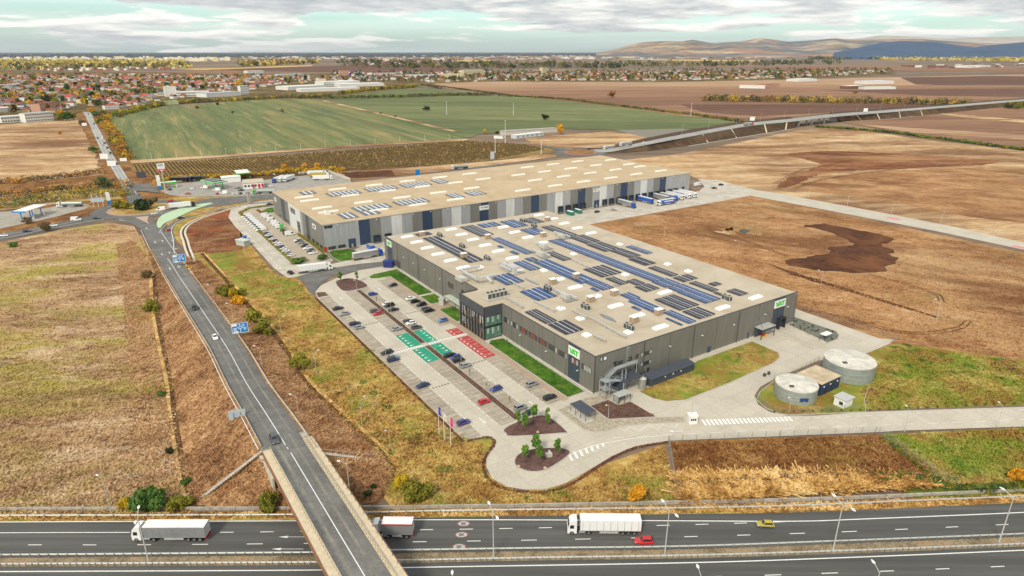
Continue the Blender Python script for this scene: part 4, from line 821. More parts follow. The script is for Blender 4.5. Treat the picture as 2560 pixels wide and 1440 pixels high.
m_frame=flat('dark_window_frame',(.03,.03,.032),.5,var=.05);m_glassd=glass('dark_glass',(.05,.055,.06),.06);m_glassg=glass('green_glass',(.10,.20,.16),.05);m_glassl=glass('pale_blind_glass',(.33,.34,.33),.15);m_redblind=flat('red_blind',(.22,.07,.05),.7)
m_white=flat('white_panel',(.74,.74,.71),.55,var=.08);m_vatgreen=flat('sign_green',(.02,.52,.03),.5,var=.05)
def roof_mat(name,base,dark,period=2.0,ang=EST_ANG,strong=.5):
 m,nt,b=_nodes(name);N=nt.nodes.new;L=nt.links.new;b.inputs['Roughness'].default_value=.8;b.inputs['Specular IOR Level'].default_value=.25
 g=N('ShaderNodeNewGeometry');r=N('ShaderNodeVectorRotate');r.rotation_type='Z_AXIS';r.inputs['Angle'].default_value=-ang;L(g.outputs['Position'],r.inputs[0])
 s=N('ShaderNodeSeparateXYZ');L(r.outputs[0],s.inputs[0])
 a=N('ShaderNodeMath');a.operation='DIVIDE';L(s.outputs[1],a.inputs[0]);a.inputs[1].default_value=period
 f=N('ShaderNodeMath');f.operation='FRACT';L(a.outputs[0],f.inputs[0]);c_=N('ShaderNodeMath');c_.operation='LESS_THAN';L(f.outputs[0],c_.inputs[0]);c_.inputs[1].default_value=.05
 n=N('ShaderNodeTexNoise');n.inputs['Scale'].default_value=.05;n.inputs['Detail'].default_value=9;n.inputs['Roughness'].default_value=.68;n.inputs['Distortion'].default_value=.7;L(g.outputs['Position'],n.inputs[0])
 mr=N('ShaderNodeMapRange');mr.inputs['From Min'].default_value=.40;mr.inputs['From Max'].default_value=.76;mr.inputs['To Max'].default_value=strong;L(n.outputs[0],mr.inputs[0])
 k=N('ShaderNodeMath');k.operation='MULTIPLY_ADD';k.use_clamp=True;L(c_.outputs[0],k.inputs[0]);k.inputs[1].default_value=.16;L(mr.outputs[0],k.inputs[2])
 mx=N('ShaderNodeMix');mx.data_type='RGBA';L(k.outputs[0],mx.inputs['Factor']);mx.inputs['A'].default_value=col4(base);mx.inputs['B'].default_value=col4(dark);L(mx.outputs['Result'],b.inputs['Base Color']);MAT[name]=m;return m
m_roofv=roof_mat('beige_roof_membrane',(.50,.435,.335),(.32,.25,.165),strong=.8);m_roofb=roof_mat('tan_roof_membrane',(.51,.395,.255),(.36,.26,.15),6.0,strong=.85)
HV,RV=13.2,12.85
def roughen2(P):
 Q=catmull([Vector((a,b,0))for a,b in P],4,True);return[(p.x,p.y)for p in Q]
VAT=empty('solar_roof_factory',A0,EST_ANG,'large dark grey factory hall with beige roof covered in solar panels and green VAT signs','factory')
outl=[(0,0),(104,0),(104,166),(0,166),(0,72.3),(-8,72.3),(-8,53.5),(0,53.5)]
def wallseg(p,q,z0,z1,th=.35):
 """upright wall slab from p to q, outside on the right-hand side going counter-clockwise"""
 d=Vector((q[0]-p[0],q[1]-p[1],0)).normalized();n_=Vector((-d.y,d.x,0))*th
 return MB().prism([p,q,(q[0]+n_.x,q[1]+n_.y),(p[0]+n_.x,p[1]+n_.y)],z0,z1,bottom=True)
for i,(p,q)in enumerate(zip(outl,outl[1:]+outl[:1])):
 mat=m_anth if p[0]<0 or q[0]<0 else m_taupe
 hw=HV if i not in(1,2)else HV-.7
 if i in(4,5,6):hw=HV-.02
 e=.0 if i%2==0 else .002
 wallseg((p[0],p[1]),(q[0],q[1]),0,hw).build('facade',mat,VAT)
m_cope=flat('dark_coping',(.06,.06,.06),.5);m_copew=flat('white_coping',(.66,.66,.63),.55,var=.1)
link('roof',tri_fill('roof',[(.3,.3),(103.7,.3),(103.7,165.7),(.3,165.7),(.3,72.0),(-7.7,72.0),(-7.7,53.8),(.3,53.8)],RV,m_roofv),VAT)
for i,(p,q)in enumerate(zip(outl,outl[1:]+outl[:1])):
 d=Vector((q[0]-p[0],q[1]-p[1],0)).normalized();n_=Vector((-d.y,d.x,0));w_=1.5 if i in(1,2)else .42;zz=HV-.65 if i in(1,2)else HV+.02
 c=Vector(((p[0]+q[0])/2,(p[1]+q[1])/2,0))+n_*(w_/2-.06)
 MB().box((c.x,c.y,zz+.06+.01*(i%2)),((Vector(q)-Vector(p)).length+.1,w_,.14),math.atan2(d.y,d.x)).build('coping',m_copew if i in(1,2)else m_cope,VAT)
for p,q in(((0,0),(104,0)),((0,53.5),(0,0)),((0,166),(0,72.3))):
 d=Vector((q[0]-p[0],q[1]-p[1],0)).normalized();c=((p[0]+q[0])/2+d.y*.04,(p[1]+q[1])/2-d.x*.04,.3);MB().box(c,((Vector(q)-Vector(p)).length-.2,.12,.55),math.atan2(d.y,d.x)).build('plinth',m_wall2,VAT)
for a in np.arange(9.5,103,11.8):MB().bx(a,a+.10,-.03,.0,.6,HV-.05).build('panel_joint',m_cope,VAT)
for b in list(np.arange(8,53,6.5))+list(np.arange(80,165,9.5)):MB().bx(-.03,.0,b,b+.10,.6,HV-.05).build('panel_joint',m_cope,VAT)
def win(parent,axis,val,s0,s1,z0,z1,panes=1,mat=None,name='window',out=-1,alt=None,proud=.05):
 """framed window on estate wall axis=val between s0..s1 along the wall"""
 f=.09;mb=MB()
 def slab(x0,x1,zz0,zz1,d0,d1):
  if axis=='b':mb.bx(x0,x1,val+out*d0,val+out*d1,zz0,zz1)
  else:mb.bx(val+out*d0,val+out*d1,x0,x1,zz0,zz1)
 slab(s0,s1,z0,z0+f,0,proud+.03);slab(s0,s1,z1-f,z1,0,proud+.03)
 n_=panes
 for i in range(n_+1):
  x=s0+(s1-s0-f)*i/n_;slab(x,x+f,z0+f,z1-f,0,proud+.03)
 w=mb.build(name,m_frame,parent)
 for i in range(n_):
  x0=s0+f+(s1-s0-f)*i/n_;x1=s0+(s1-s0-f)*(i+1)/n_;v=val+out*proud
  pts=[(x0,v,z0+f),(x1,v,z0+f),(x1,v,z1-f),(x0,v,z1-f)]if axis=='b' else[(v,x0,z0+f),(v,x1,z0+f),(v,x1,z1-f),(v,x0,z1-f)]
  mm=mat or m_glassd
  if alt and i in alt:mm=alt[i]
  MB().face(pts).build('pane',mm,w)
 return w
def rect_on(axis,val,p0,p1):
 a,za=on_wall(*p0,axis,val);b,zb=on_wall(*p1,axis,val);return min(a,b),max(a,b),min(za,zb),max(za,zb)
WZ0,WZ1=6.6,8.6
wx=[((1020,845),(1110,900)),((1130,915),(1255,985)),((1275,1005),(1400,1075)),((1420,1095),(1555,1170)),((1575,1185),(1710,1265)),((1735,1280),(1880,1365)),((1900,1385),(2035,1440))]
for i,(p,q)in enumerate(wx):
 s_a=on_wall(*c4(*p),'a',0)[0];s_b=on_wall(*c4(*q),'a',0)[0]
 win(VAT,'a',0,min(s_a,s_b),max(s_a,s_b),WZ0,WZ1,4 if i else 3,m_glassd,alt={1:m_redblind,2:m_redblind}if i in(2,3,4)else{0:m_glassl,3:m_glassl}if i==1 else{0:m_glassl})
for p,q,n_ in((c3(345,430),c3(500,560),4),):
 s_a=on_wall(*p,'a',0)[0];s_b=on_wall(*q,'a',0)[0];win(VAT,'a',0,min(s_a,s_b),max(s_a,s_b),WZ0,WZ1,n_,m_glassl,alt={3:m_glassd})
def vat_board(axis,val,s0,s1,zt,ztop,flip,win_=False):
 mb=MB()
 if axis=='a':mb.bx(val-.06,val,s0,s1,.7,HV-.03)
 else:mb.bx(s0,s1,val-.06,val,.7,HV-.03)
 mb.build('feature_panel',m_dpanel,VAT)
 mb=MB()
 if axis=='a':mb.bx(val-.22,val-.06,s0+.1,s1-.1,zt,ztop)
 else:mb.bx(s0+.1,s1-.1,val-.22,val-.06,zt,ztop)
 sg=mb.build('sign_board',m_white,VAT);w=s1-s0;h=ztop-zt;sc=min(h*.92,w*.42)
 H=h*.62;Wd=w*.80;x0=-Wd/2;st=Wd*.115
 def P(x,z):return(x0+x*Wd,z*H-H/2)
 strokes=[[(0,1),(.14,1),(.22,.32),(.30,1),(.42,1),(.28,0),(.14,0)],[(.30,0),(.42,0),(.50,.6),(.53,.34),(.47,.34),(.45,.14),(.56,.14),(.58,0),(.70,0),(.56,1),(.44,1)],[(.60,1),(1.0,1),(1.0,.74),(.87,.74),(.87,0),(.74,0),(.74,.74),(.63,.74)]]
 for k,s_ in enumerate(strokes):
  pts2=[P(*q)for q in s_];mid_=(s0+s1)/2;zc=(zt+ztop)/2
  from mathutils.geometry import tessellate_polygon
  tri=tessellate_polygon([[Vector((x,z,0))for x,z in pts2]]);mb=MB()
  for(x,z)in pts2:
   mb.v.append((val-.24-.004*k,mid_-x,zc+z)if axis=='a' else(mid_+x,val-.24-.004*k,zc+z))
  for t in tri:mb.f.append(t);mb.m.append(0)
  mb.build('letter',m_vatgreen,sg)
w0,w1=sorted((on_wall(*c3(140,200),'a',0)[0],on_wall(*c3(328,200),'a',0)[0]));vat_board('a',0,w0,w1,9.3,12.4,False)
s_a,s_b=w0+.6,w1-.6;win(VAT,'a',-.06,s_a,s_b,WZ0,WZ1,4,m_glassl,alt={1:m_redblind,3:m_glassd})
w0,w1=(156.5,162.5);vat_board('a',0,w0,w1,9.3,12.4,False)
w0,w1=sorted((on_wall(*s3(2255,470),'b',0)[0],on_wall(*s3(2388,430),'b',0)[0]));vat_board('b',0,w0,w1,9.3,12.4,False)
for p0,p1,n_,al in((c3(1060,415),c3(1150,322),2,None),(c3(1205,365),c3(1258,282),1,None),(c3(1285,338),c3(1478,212),4,{0:m_glassl,3:m_glassl}),(c3(1195,525),c3(1250,442),1,None),(c3(1280,495),c3(1470,368),4,{0:m_glassl,3:m_glassl}),(c3(1270,655),c3(1365,560),3,{1:m_glassl}),(c3(920,462),c3(1005,385),2,None)):
 a0,a1,z0,z1=rect_on('b',0,p0,p1);hh=min(z1-z0,2.2);zc=(z0+z1)/2;win(VAT,'b',0,a0,a1,zc-hh/2,zc+hh/2,n_,m_glassd,alt=al)
for p0,p1 in((c3(640,402),c3(672,338)),(c3(688,392),c3(748,318))):
 a0,a1,z0,z1=rect_on('b',0,p0,p1);zc=(z0+z1)/2;MB().bx(a0,a1,-.12,0,zc-.75,zc+.75).build('notice_board',m_frame,VAT);MB().bx(a0+.2,a1-.2,-.15,-.12,zc-.55,zc+.55).build('notice_face',m_white,VAT)
m_doorb=flat('slate_blue_door',(.035,.06,.11),.5)
def door(axis,val,s0,s1,z1,mat=None,name='door',z0=.35,parent=None):
 mb=MB();mb.bx(s0,s1,val-.1,val,z0,z1)if axis=='b' else mb.bx(val-.1,val,s0,s1,z0,z1);d=mb.build(name,mat or m_doorb,parent or VAT)
 mb=MB();mb.bx(s1-.35,s1-.2,val-.16,val-.1,1.3,1.5)if axis=='b' else mb.bx(val-.16,val-.1,s1-.35,s1-.2,1.3,1.5);mb.build('handle',m_galv,d);return d
a0,a1,_,_=rect_on('b',0,c3(2345,300),c3(2410,205));door('b',0,a0,a1,2.7)
a0,a1,_,_=rect_on('b',0,c3(1380,660),c3(1420,540));door('b',0,a0,a1,2.9,m_frame)
a0,a1,z0,z1=rect_on('b',0,c3(850,525),c3(905,400));door('b',0,a0,a1,z1,m_frame,z0=z0)
a0,a1,_,_=rect_on('b',0,s3(1925,900),s3(1950,840));door('b',0,a0,a1,2.8)
door('a',0,147.5,152,4.2,m_anth,'roller_door')
for i,b in enumerate((104,119,131,142)):MB().box((-.35,b,8.2),(.7,.3,.18)).build('wall_lamp',m_lamphead,VAT)
for a in(33,49,66,84,98):MB().box((a,-.35,8.4),(.3,.7,.18)).build('wall_lamp',m_lamphead,VAT)
for b in(8,25,41):MB().box((-.35,b,5.2),(.7,.3,.18)).build('wall_lamp',m_lamphead,VAT)
for b in(80,92):win(VAT,'a',0,b,b+5,6.9,9.2,4,m_glassd)
for b in(76,80.5,86,93):win(VAT,'a',0,b,b+1.8,.6,3.2,2,m_glassd,'entrance_door')
MB().bx(-3.2,-.05,76,95,3.6,3.85).build('entrance_canopy',flat('frosted_canopy',(.45,.50,.42),.3),VAT)
for b in(76.5,85,94.5):MB().tube((-3,b,.1),(-3,b,3.6),.09).build('canopy_post',m_frame,VAT)
cw=MB();cw.bx(-8.06,-8.0,53.7,72.1,.5,9.7);cw=cw.build('curtain_wall',glass('smoky_glass',(.07,.075,.08),.04),VAT)
for i in range(25):
 b=54.0+i*.745;MB().bx(-8.28,-8.06,b,b+.10,.4,9.75).build('mullion',m_frame if i%3 else m_galv,cw)
for z in(.5,4.9,5.4,9.6):MB().bx(-8.20,-8.062,53.7,72.1,z,z+.14).build('transom',m_frame,cw)
rr=random.Random(3)
for i in range(24):
 b=54.12+i*.745
 for z0,z1 in((5.6,9.5),(.8,4.8)):
  if rr.random()<(.62 if z0>5 else .38):t_=rr.uniform(.35,.9);MB().face([(-8.075,b,z1-(z1-z0)*t_),(-8.075,b,z1),(-8.075,b+.6,z1),(-8.075,b+.6,z1-(z1-z0)*t_)]).build('blind',m_white if rr.random()<.6 else m_glassl,cw)
  elif rr.random()<.35:MB().face([(-8.075,b,z0),(-8.075,b,z0+2.2),(-8.075,b+.6,z0+2.2),(-8.075,b+.6,z0)]).build('blind',flat('warm_interior',(.30,.17,.10),.7),cw)
for z0,z1 in((.5,4.9),(5.6,9.4)):
 w=win(VAT,'b',53.5,-7.6,-.4,z0,z1,4,m_glassg,'glazed_front',proud=.06)
 for x,q in((-6.8,.75),(-4.6,.55),(-2.4,.8)):MB().face([(x,53.425,z0+(z1-z0)*q*.6),(x+.9,53.425,z0+(z1-z0)*q*.6),(x+.9,53.425,z1-.2),(x,53.425,z1-.2)]).build('painted_reflection',glass('reflection_pale_green',(.38,.52,.44),.1),w)  # pale faces imitate reflections, painted over the green glazing
MB().bx(-8.02,-.02,53.36,53.5,4.9,5.6).build('floor_band',m_frame,VAT)
# ---- roof furniture
sky_m=flat('white_skylight',(.85,.85,.83),.35,var=.05)
def dome(w,l,h=.5):
 """rooflight: upstand and a low faceted glazing cap with a slight arch"""
 mb=MB();mb.box((0,0,.25),(w+.2,l+.2,.5));e=min(w,l)*.14
 prof=[(-w/2,.5),(-w/2+e,.5+h*.75),(-w*.2,.5+h),(w*.2,.5+h),(w/2-e,.5+h*.75),(w/2,.5)]
 mb.loft([[(x,-l/2,.5)if i in(0,5)else(x,-l/2+e,z)for i,(x,z)in enumerate(prof)],[(x,l/2,.5)if i in(0,5)else(x,l/2-e,z)for i,(x,z)in enumerate(prof)]]);return mb
sk_big=dome(6.0,2.0,.4).mesh('skylight',sky_m);sk_small=dome(2.3,2.3,.4).mesh('skylight',sky_m)
for i,(x,y)in enumerate([s1(*p)for p in((275,332),(388,396),(515,464),(640,537),(790,612),(940,698),(795,246),(920,306),(1055,367),(1198,434),(1355,502),(1520,585),(1415,219),(1548,279),(1705,340),(1870,405),(1838,77),(2000,122),(2135,176),(2290,231),(2455,291),(2060,840),(2265,930),(2485,1045))]+[s2(*p)for p in((945,1053),(1200,1170),(1475,1305),(2215,1075),(1525,895),(690,945))]+[s3(2035,385)]):
 a,b=abz(x,y,RV+.6);link('skylight',sk_big,VAT,(a,b,RV),0)
for x,y in[s1(*p)for p in((1140,693),(1895,733),(2245,538),(2095,1180),(2325,1300))]+[s2(*p)for p in((992,328),(1560,563),(1805,648),(1060,686),(525,1207),(600,1400),(1095,1368),(300,1085))]:
 a,b=abz(x,y,RV+.5);link('skylight',sk_small,VAT,(a,b,RV),0)
m_pvb=flat('blue_solar_cells',(.026,.070,.195),.4,0,var=.18,scale=.3,spec=.3,obj_var=.22);m_pvk=flat('black_solar_cells',(.026,.024,.036),.4,0,var=.18,scale=.3,spec=.3,obj_var=.22);m_pvfr=flat('solar_frame',(.10,.10,.11),.5,.2)
ARR=[(s1,(450,358),(1185,612),3,0),(s1,(350,308),(585,305),2,0),(s1,(890,225),(1305,308),5,0),(s1,(1090,197),(1395,197),4,1),(s1,(1365,162),(1712,202),4,1),(s1,(1610,135),(1910,160),4,0),(s1,(1605,257),(1935,287),4,1),(s1,(1265,365),(1780,525),4,1),(s1,(1330,450),(1425,462),1,1),(s1,(1475,515),(1612,540),1,1),(s1,(1900,532),(2225,602),3,0),(s1,(1525,645),(1855,712),3,1),(s1,(1655,600),(1840,612),2,1),(s1,(1755,640),(2510,850),3,1),(s1,(2005,755),(2150,782),1,1),(s2,(565,780),(930,842),4,1),(s2,(630,855),(760,880),1,1),(s1,(1260,815),(1670,862),4,1),(s1,(1600,990),(2060,1037),4,1),(s1,(1660,1230),(2055,1330),4,0),(s2,(130,1285),(572,1340),4,0),(s2,(55,130),(500,222),3,0),(s2,(380,252),(770,292),4,0),(s2,(590,340),(1000,380),4,0),(s2,(870,410),(1250,462),4,0),(s2,(1080,512),(1430,552),2,0),(s2,(140,292),(1540,742),4,1),(s2,(1365,782),(1715,797),5,1),(s2,(1555,850),(1860,850),5,1),(s2,(1665,902),(2195,977),5,1),(s2,(550,630),(1020,667),5,0),(s2,(815,740),(1100,790),3,0),(s2,(1060,768),(1300,792),4,0),(s2,(1160,840),(1470,852),4,0),(s2,(1395,990),(1940,1047),6,0),(s2,(1725,1132),(2130,1157),5,0),(s2,(985,932),(1240,962),3,1),(s2,(1080,1007),(1545,1112),3,1),(s2,(1120,1077),(1255,1107),1,1),(s2,(1500,1142),(1905,1242),3,1),(s2,(1525,1212),(1745,1285),1,1),(s2,(1320,612),(1690,692),3,0),(s2,(1615,732),(1925,732),4,0),(s2,(1805,792),(2170,872),3,0),(s2,(2030,802),(2210,802),2,0),(s2,(2095,907),(2240,932),2,0),(s2,(2250,887),(2520,912),4,0),(s2,(1055,362),(1385,432),3,1)]
m_defl=flat('white_deflector',(.66,.67,.68),.5,var=.1);pvmesh={}
def pv_mesh(w,l,mat,key):
 k=(round(w,2),round(l,2),key)
 if k not in pvmesh:
  mb=MB();mb.box((0,0,0),(w,l,.06),m=1);mb.face([(-w/2+.03,-l/2+.03,.034),(w/2-.03,-l/2+.03,.034),(w/2-.03,l/2-.03,.034),(-w/2+.03,l/2-.03,.034)],0);pvmesh[k]=mb.mesh('solar_module',[mat,m_pvfr])
 return pvmesh[k]
def solar(frame,origin,a0,a1,b0,b1,n_,colr,label,zr,along_b=True,group='rooftop solar arrays',parent_rz=EST_ANG,fill=.84):
 o=W(a0,b0,zr);t=empty('solar_array',o,EST_ANG,label,'solar panels',group)
 mat=m_pvb if colr==1 else m_pvk if colr==0 else MAT['grey_solar_cells']
 if along_b:cross,lng=a1-a0,b1-b0
 else:cross,lng=b1-b0,a1-a0
 pitch=cross/n_;mw=pitch*fill;nm=max(1,round(lng/2.05));ml=lng/nm
 me=pv_mesh(mw if along_b else ml-.012,ml-.012 if along_b else mw,mat,colr)
 for i in range(1,n_):
  c=i*pitch;g_=pitch*(1-fill)*.8;MB().box((c,lng/2,.3)if along_b else(lng/2,c,.3),(g_,lng,.05)if along_b else(lng,g_,.05)).build('wind_deflector',m_defl,t)
 for i in range(n_):
  for k in range(nm):
   c=(i+.5)*pitch;s=(k+.5)*ml
   q=link('solar_module',me,t,(c,s,.32)if along_b else(s,c,.32));q.rotation_euler=(0,R(3.0 if i%2 else-3.0),0)if along_b else(R(3.5),0,0)
 return t
def where(a,b):
 la='near the right facade edge' if b<30 else 'near the far parapet' if b>135 else 'midway back'
 return la
solar_log=[]
for i,(f,p,q,n_,colr)in enumerate(ARR):
 a0,b1=abz(*f(*p),RV+.3);a1,b0=abz(*f(*q),RV+.3)
 if a1-a0<.8:a1=a0+2.2*n_
 if b1-b0<1.5:b1=b0+4
 a0,a1=max(a0,1),min(a1,102.6);b0,b1=max(b0,1.2),min(b1,164.6);solar_log.append((a0,a1,b0,b1,n_,colr))
order=sorted(range(len(solar_log)),key=lambda k:solar_log[k][2]);rank={k:i for i,k in enumerate(order)}
for i,(a0,a1,b0,b1,n_,colr)in enumerate(solar_log):
 side='office side' if a0<35 else 'middle' if a0<70 else 'parapet side'
 same=[k for k in order if(solar_log[k][0]<35,solar_log[k][0]<70)==(a0<35,a0<70)];r_=same.index(i)
 solar(None,None,a0,a1,b0,b1,n_,colr,f"{'blue' if colr else 'black'} {n_}-row solar array, {ORD[r_] if r_ < len(ORD) else str(r_ + 1) + 'th'} from the right front on the roof's {side}",RV)
m_hvac=flat('hvac_grey',(.52,.51,.47),.5,.2);m_hvacd=flat('hvac_grille',(.07,.07,.065),.6);m_duct=flat('duct_silver',(.62,.62,.60),.4,.5);m_wood=flat('rusty_tan_vent',(.36,.26,.18),.7,var=.3,scale=1.5)
RZ=RV+.01
def condenser(x,y,lab):
 a,b=abz(x,y,RV+1);t=empty('air_conditioner',W(a,b,RZ),EST_ANG,lab,'air conditioner','rooftop condenser pairs')
 MB().box((0,0,.1),(2.4,4.4,.2)).build('base_frame',m_hvac,t)
 for s in(-1,1):
  u_=MB().box((0,s*1.1,1.15),(1.5,1.6,1.9)).build('unit',m_hvac,t);MB().box((-.76,s*1.1,1.15),(.06,1.3,1.6)).build('grille',m_hvacd,u_);MB().box((0,s*1.1-.81,1.15),(1.2,.06,1.6)).build('grille',m_hvacd,u_);MB().tube((0,s*1.1,2.1),(0,s*1.1,2.3),.55,None,12).build('fan_cowl',m_hvacd,u_)
for i,(p,lab)in enumerate(zip([s1(660,320),s1(925,450),s1(1222,595),s1(1640,150),s1(1777,210),s1(1940,950),s1(2385,1170)]+[s2(1100,1315),s2(2260,970)],['behind the leftmost black array','beside the long striped array','beyond the long striped array end','near the far left parapet','second from the far parapet','behind the office chiller row','beside a small dome near the front','beside a tan vent near the right front','near the right front corner by the black arrays'])):
 condenser(*p,'pair of grey condenser units '+lab)
for i,(p,lab)in enumerate(zip([s1(450,330),s1(945,590),s1(1230,365),s1(1885,340),s1(1935,155),s1(2000,900),s1(2275,835),s1(2445,1110),s2(925,940),s2(1450,1170),s2(1160,1260)],['at the leftmost small array','inside the long striped array','behind the long blue array','beside the far blue array','at the far parapet','beside the office condenser','in the middle blue rows','by the front condenser','between the blue front arrays','inside the front blue array','beside the right front condenser'])):
 a,b=abz(*p,RV);t=empty('smoke_vent',W(a,b,RZ),EST_ANG,'square tan roof vent box '+lab,'roof vent','tan roof vent boxes')
 MB().box((0,0,1.1),(2.6,2.0,2.2)).build('casing',m_wood,t);MB().box((0,0,2.28),(2.9,2.3,.16)).build('cap',m_white,t)
def duct_unit(x,y,lab,kind):
 a,b=abz(x,y,RV+.5);t=empty('air_handling_unit',W(a,b,RZ),EST_ANG,lab,'air handler','rooftop air handling units')
 if kind==0:
  MB().box((0,0,.35),(5,12,.15)).build('platform',m_hvac,t);MB().box((0,-2,1.7),(2.6,5.5,2.4)).build('casing',m_duct,t);MB().box((0,4,1.3),(2,3,1.6)).build('casing',m_hvac,t)
  for s in(-1,1):MB().box((s*2.0,1.5,1.6),(.7,9,.8)).build('duct',m_duct,t)
  MB().box((0,5.9,1.6),(4.7,.8,.8)).build('duct',m_duct,t);MB().tube((0,-5,1.6),(2.2,-6.4,1.6),.7,None,10).build('duct',m_duct,t)
 elif kind==1:
  MB().box((0,5,2.4),(1.0,14,.9)).build('duct',m_duct,t);MB().box((5,12,2.4),(9,1.0,.9)).build('duct',m_duct,t);MB().box((4,-1.6,2.4),(8,1.0,.9)).build('duct',m_duct,t)
  for q in((0,10),(0,4),(4,12),(8,12),(7,-1.6),(3,-1.6)):MB().box((q[0],q[1],1),(.14,.14,2)).build('support',m_galv,t)
  MB().tube((5,-2,2),(5,-5,1.2),.6,None,10).build('duct',m_duct,t);MB().box((-3,6,1),(3,5,1.6)).build('casing',m_hvac,t)
 elif kind==2:
  MB().box((0,0,.3),(9.5,4.2,.4)).build('platform',m_hvac,t)
  for i in range(5):
   u_=MB().box((-3.6+i*1.8,0,1.6),(1.5,2.6,2.2)).build('unit',m_hvac,t);MB().box((-3.6+i*1.8,-1.33,1.6),(1.2,.06,1.8)).build('grille',m_hvacd,u_);MB().tube((-3.6+i*1.8,0,2.7),(-3.6+i*1.8,0,3.1),.6,None,12).build('fan_cowl',m_hvacd,u_)
 else:
  MB().box((0,0,1.2),(2,4,1.6)).build('casing',m_hvac,t);MB().box((.3,4,1.5),(.9,5,.8)).build('duct',m_duct,t);MB().box((1.8,-3,1.4),(.8,4,.7)).build('duct',m_duct,t);MB().box((0,-2.6,.3),(4,3,.2)).build('platform',m_galv,t)
duct_unit(*s1(1500,730),'large silver air handler on a platform in the middle of the roof',0);duct_unit(*s1(1075,880),'angular white duct run beside the office roof',1);duct_unit(*s1(1325,1050),'row of five chillers on the office roof',2);duct_unit(*s2(340,965),'silver duct cluster near the blue front arrays',3);duct_unit(*s2(80,370),'small white duct unit beside the big blue array',3);duct_unit(*s2(300,245),'small white duct unit beside the far black array',3);duct_unit(*s2(50,465),'small silver duct unit at the middle pipe run',3)
def piperack(f,p,q,lab):
 A_,B_=W(*abz(*f(*p),RV+.8),RZ),W(*abz(*f(*q),RV+.8),RZ);d=B_-A_;t=empty('pipe_rack',A_,0,lab,'pipe rack','rooftop pipe racks');n_=max(3,int(d.length/3.2));s=Vector((-d.y,d.x,0)).normalized()*.35
 for k in(-1,1):MB().tube(s*k+Vector((0,0,.9)),d+s*k+Vector((0,0,.9)),.13,None,6).build('pipe',m_duct,t)
 for i in range(n_+1):c=d*(i/n_);MB().bar(c-s*1.6+Vector((0,0,.75)),c+s*1.6+Vector((0,0,.75)),.1,.1).build('support',m_galv,t);MB().box((c.x,c.y,.38),(.5,.5,.75)).build('support_foot',m_wall,t)
for f,p,q,lab in((s1,(1460,1060),(1640,1170),'behind the near black array'),(s1,(1785,1100),(2020,1215),'beside the four row blue array'),(s2,(440,1115),(600,1200),'beyond the near domes'),(s2,(640,1195),(1060,1430),'running to the right front edge'),(s2,(690,1410),(820,1470),'nearest the building corner'),(s1,(1480,850),(1650,945),'below the small blue array'),(s2,(430,510),(600,590),'between the middle arrays')):
 piperack(f,p,q,'pair of roof pipes on supports '+lab)
m_stair=flat('galvanised_stair',(.46,.50,.52),.45,.4,var=.1)
def local(name,a,b,label,cat,z=.13,rz=0.0,group=None):return empty(name,W(a,b,z),EST_ANG+rz,label,cat,group)
al,_=on_wall(*c3(1055,300),'b',0)
t=local('cage_ladder',al,-.5,'galvanised cage ladder up the right front to the roof','ladder',z=6)
for s in(-.35,.35):MB().bx(s-.03,s+.03,-.03,.03,0,8.6).build('stringer',m_stair,t)
for i in range(24):MB().bx(-.35,.35,-.02,.02,.2+i*.35,.25+i*.35).build('rung',m_stair,t)
for i in range(7):MB().bx(-.5,.5,-.75,-.70,1.4+i,1.46+i).bx(-.5,-.45,-.75,0,1.4+i,1.46+i).bx(.45,.5,-.75,0,1.4+i,1.46+i).build('cage_hoop',m_stair,t)
t=local('escape_stair',1.2,-1.2,'galvanised steel escape stair zigzagging at the near factory corner','stairs')
def flight(p,q,wd=1.2,axis='x'):
 p,q=Vector(p),Vector(q);d=q-p;n_=max(4,int(abs(d.z)/.28));side=Vector((0,wd,0))if axis=='x' else Vector((wd,0,0))
 for i in range(n_):c=p+d*((i+.5)/n_)+side/2;MB().box(c,((abs(d.x)/n_+.06)if axis=='x' else wd,wd if axis=='x' else(abs(d.y)/n_+.06),.05)).build('tread',m_stair,t)
 for s in(0,1):MB().bar(p+side*s,q+side*s,.06,.28).build('stringer',m_stair,t);MB().bar(p+side*s+Vector((0,0,1.1)),q+side*s+Vector((0,0,1.1)),.05,.05).build('handrail',m_stair,t);MB().bar(p+side*s+Vector((0,0,.55)),q+side*s+Vector((0,0,.55)),.04,.04).build('handrail',m_stair,t)
def landing(x0,x1,y0,y1,z):
 MB().bx(x0,x1,y0,y1,z-.08,z).build('landing',m_stair,t)
 for(xa,ya,xb,yb)in((x0,y0,x1,y0),(x0,y0,x0,y1),(x1,y0,x1,y1)):MB().bar((xa,ya,z+1.1),(xb,yb,z+1.1),.05,.05).build('handrail',m_stair,t);MB().bar((xa,ya,z+.55),(xb,yb,z+.55),.04,.04).build('handrail',m_stair,t)
landing(-.6,1.4,-3.4,-.6,3.2);landing(-.6,1.4,-3.4,-.6,6.0);flight((6.5,-3.3,.1),(1.4,-3.3,3.2));flight((1.4,-1.9,3.2),(6.2,-1.9,4.6));landing(6.2,8,-3.4,-.6,4.6);flight((6.2,-3.3,4.6),(1.4,-3.3,6.0));flight((1.4,-1.9,6.0),(5.4,-1.9,8.4));MB().bx(5.4,14,-2.0,-.4,8.32,8.4).build('landing',m_stair,t);MB().bar((5.4,-2.0,9.5),(14,-2.0,9.5),.05,.05).build('handrail',m_stair,t);MB().bar((5.4,-2.0,8.95),(14,-2.0,8.95),.04,.6).build('handrail',m_stair,t)
for x,y in((-.5,-3.3),(1.3,-3.3),(6.3,-3.3),(7.9,-3.3),(-.5,-.7),(13.8,-1.9)):MB().bx(x-.09,x+.09,y-.09,y+.09,0,8.3 if x>5 else 6.0).build('column',m_stair,t)
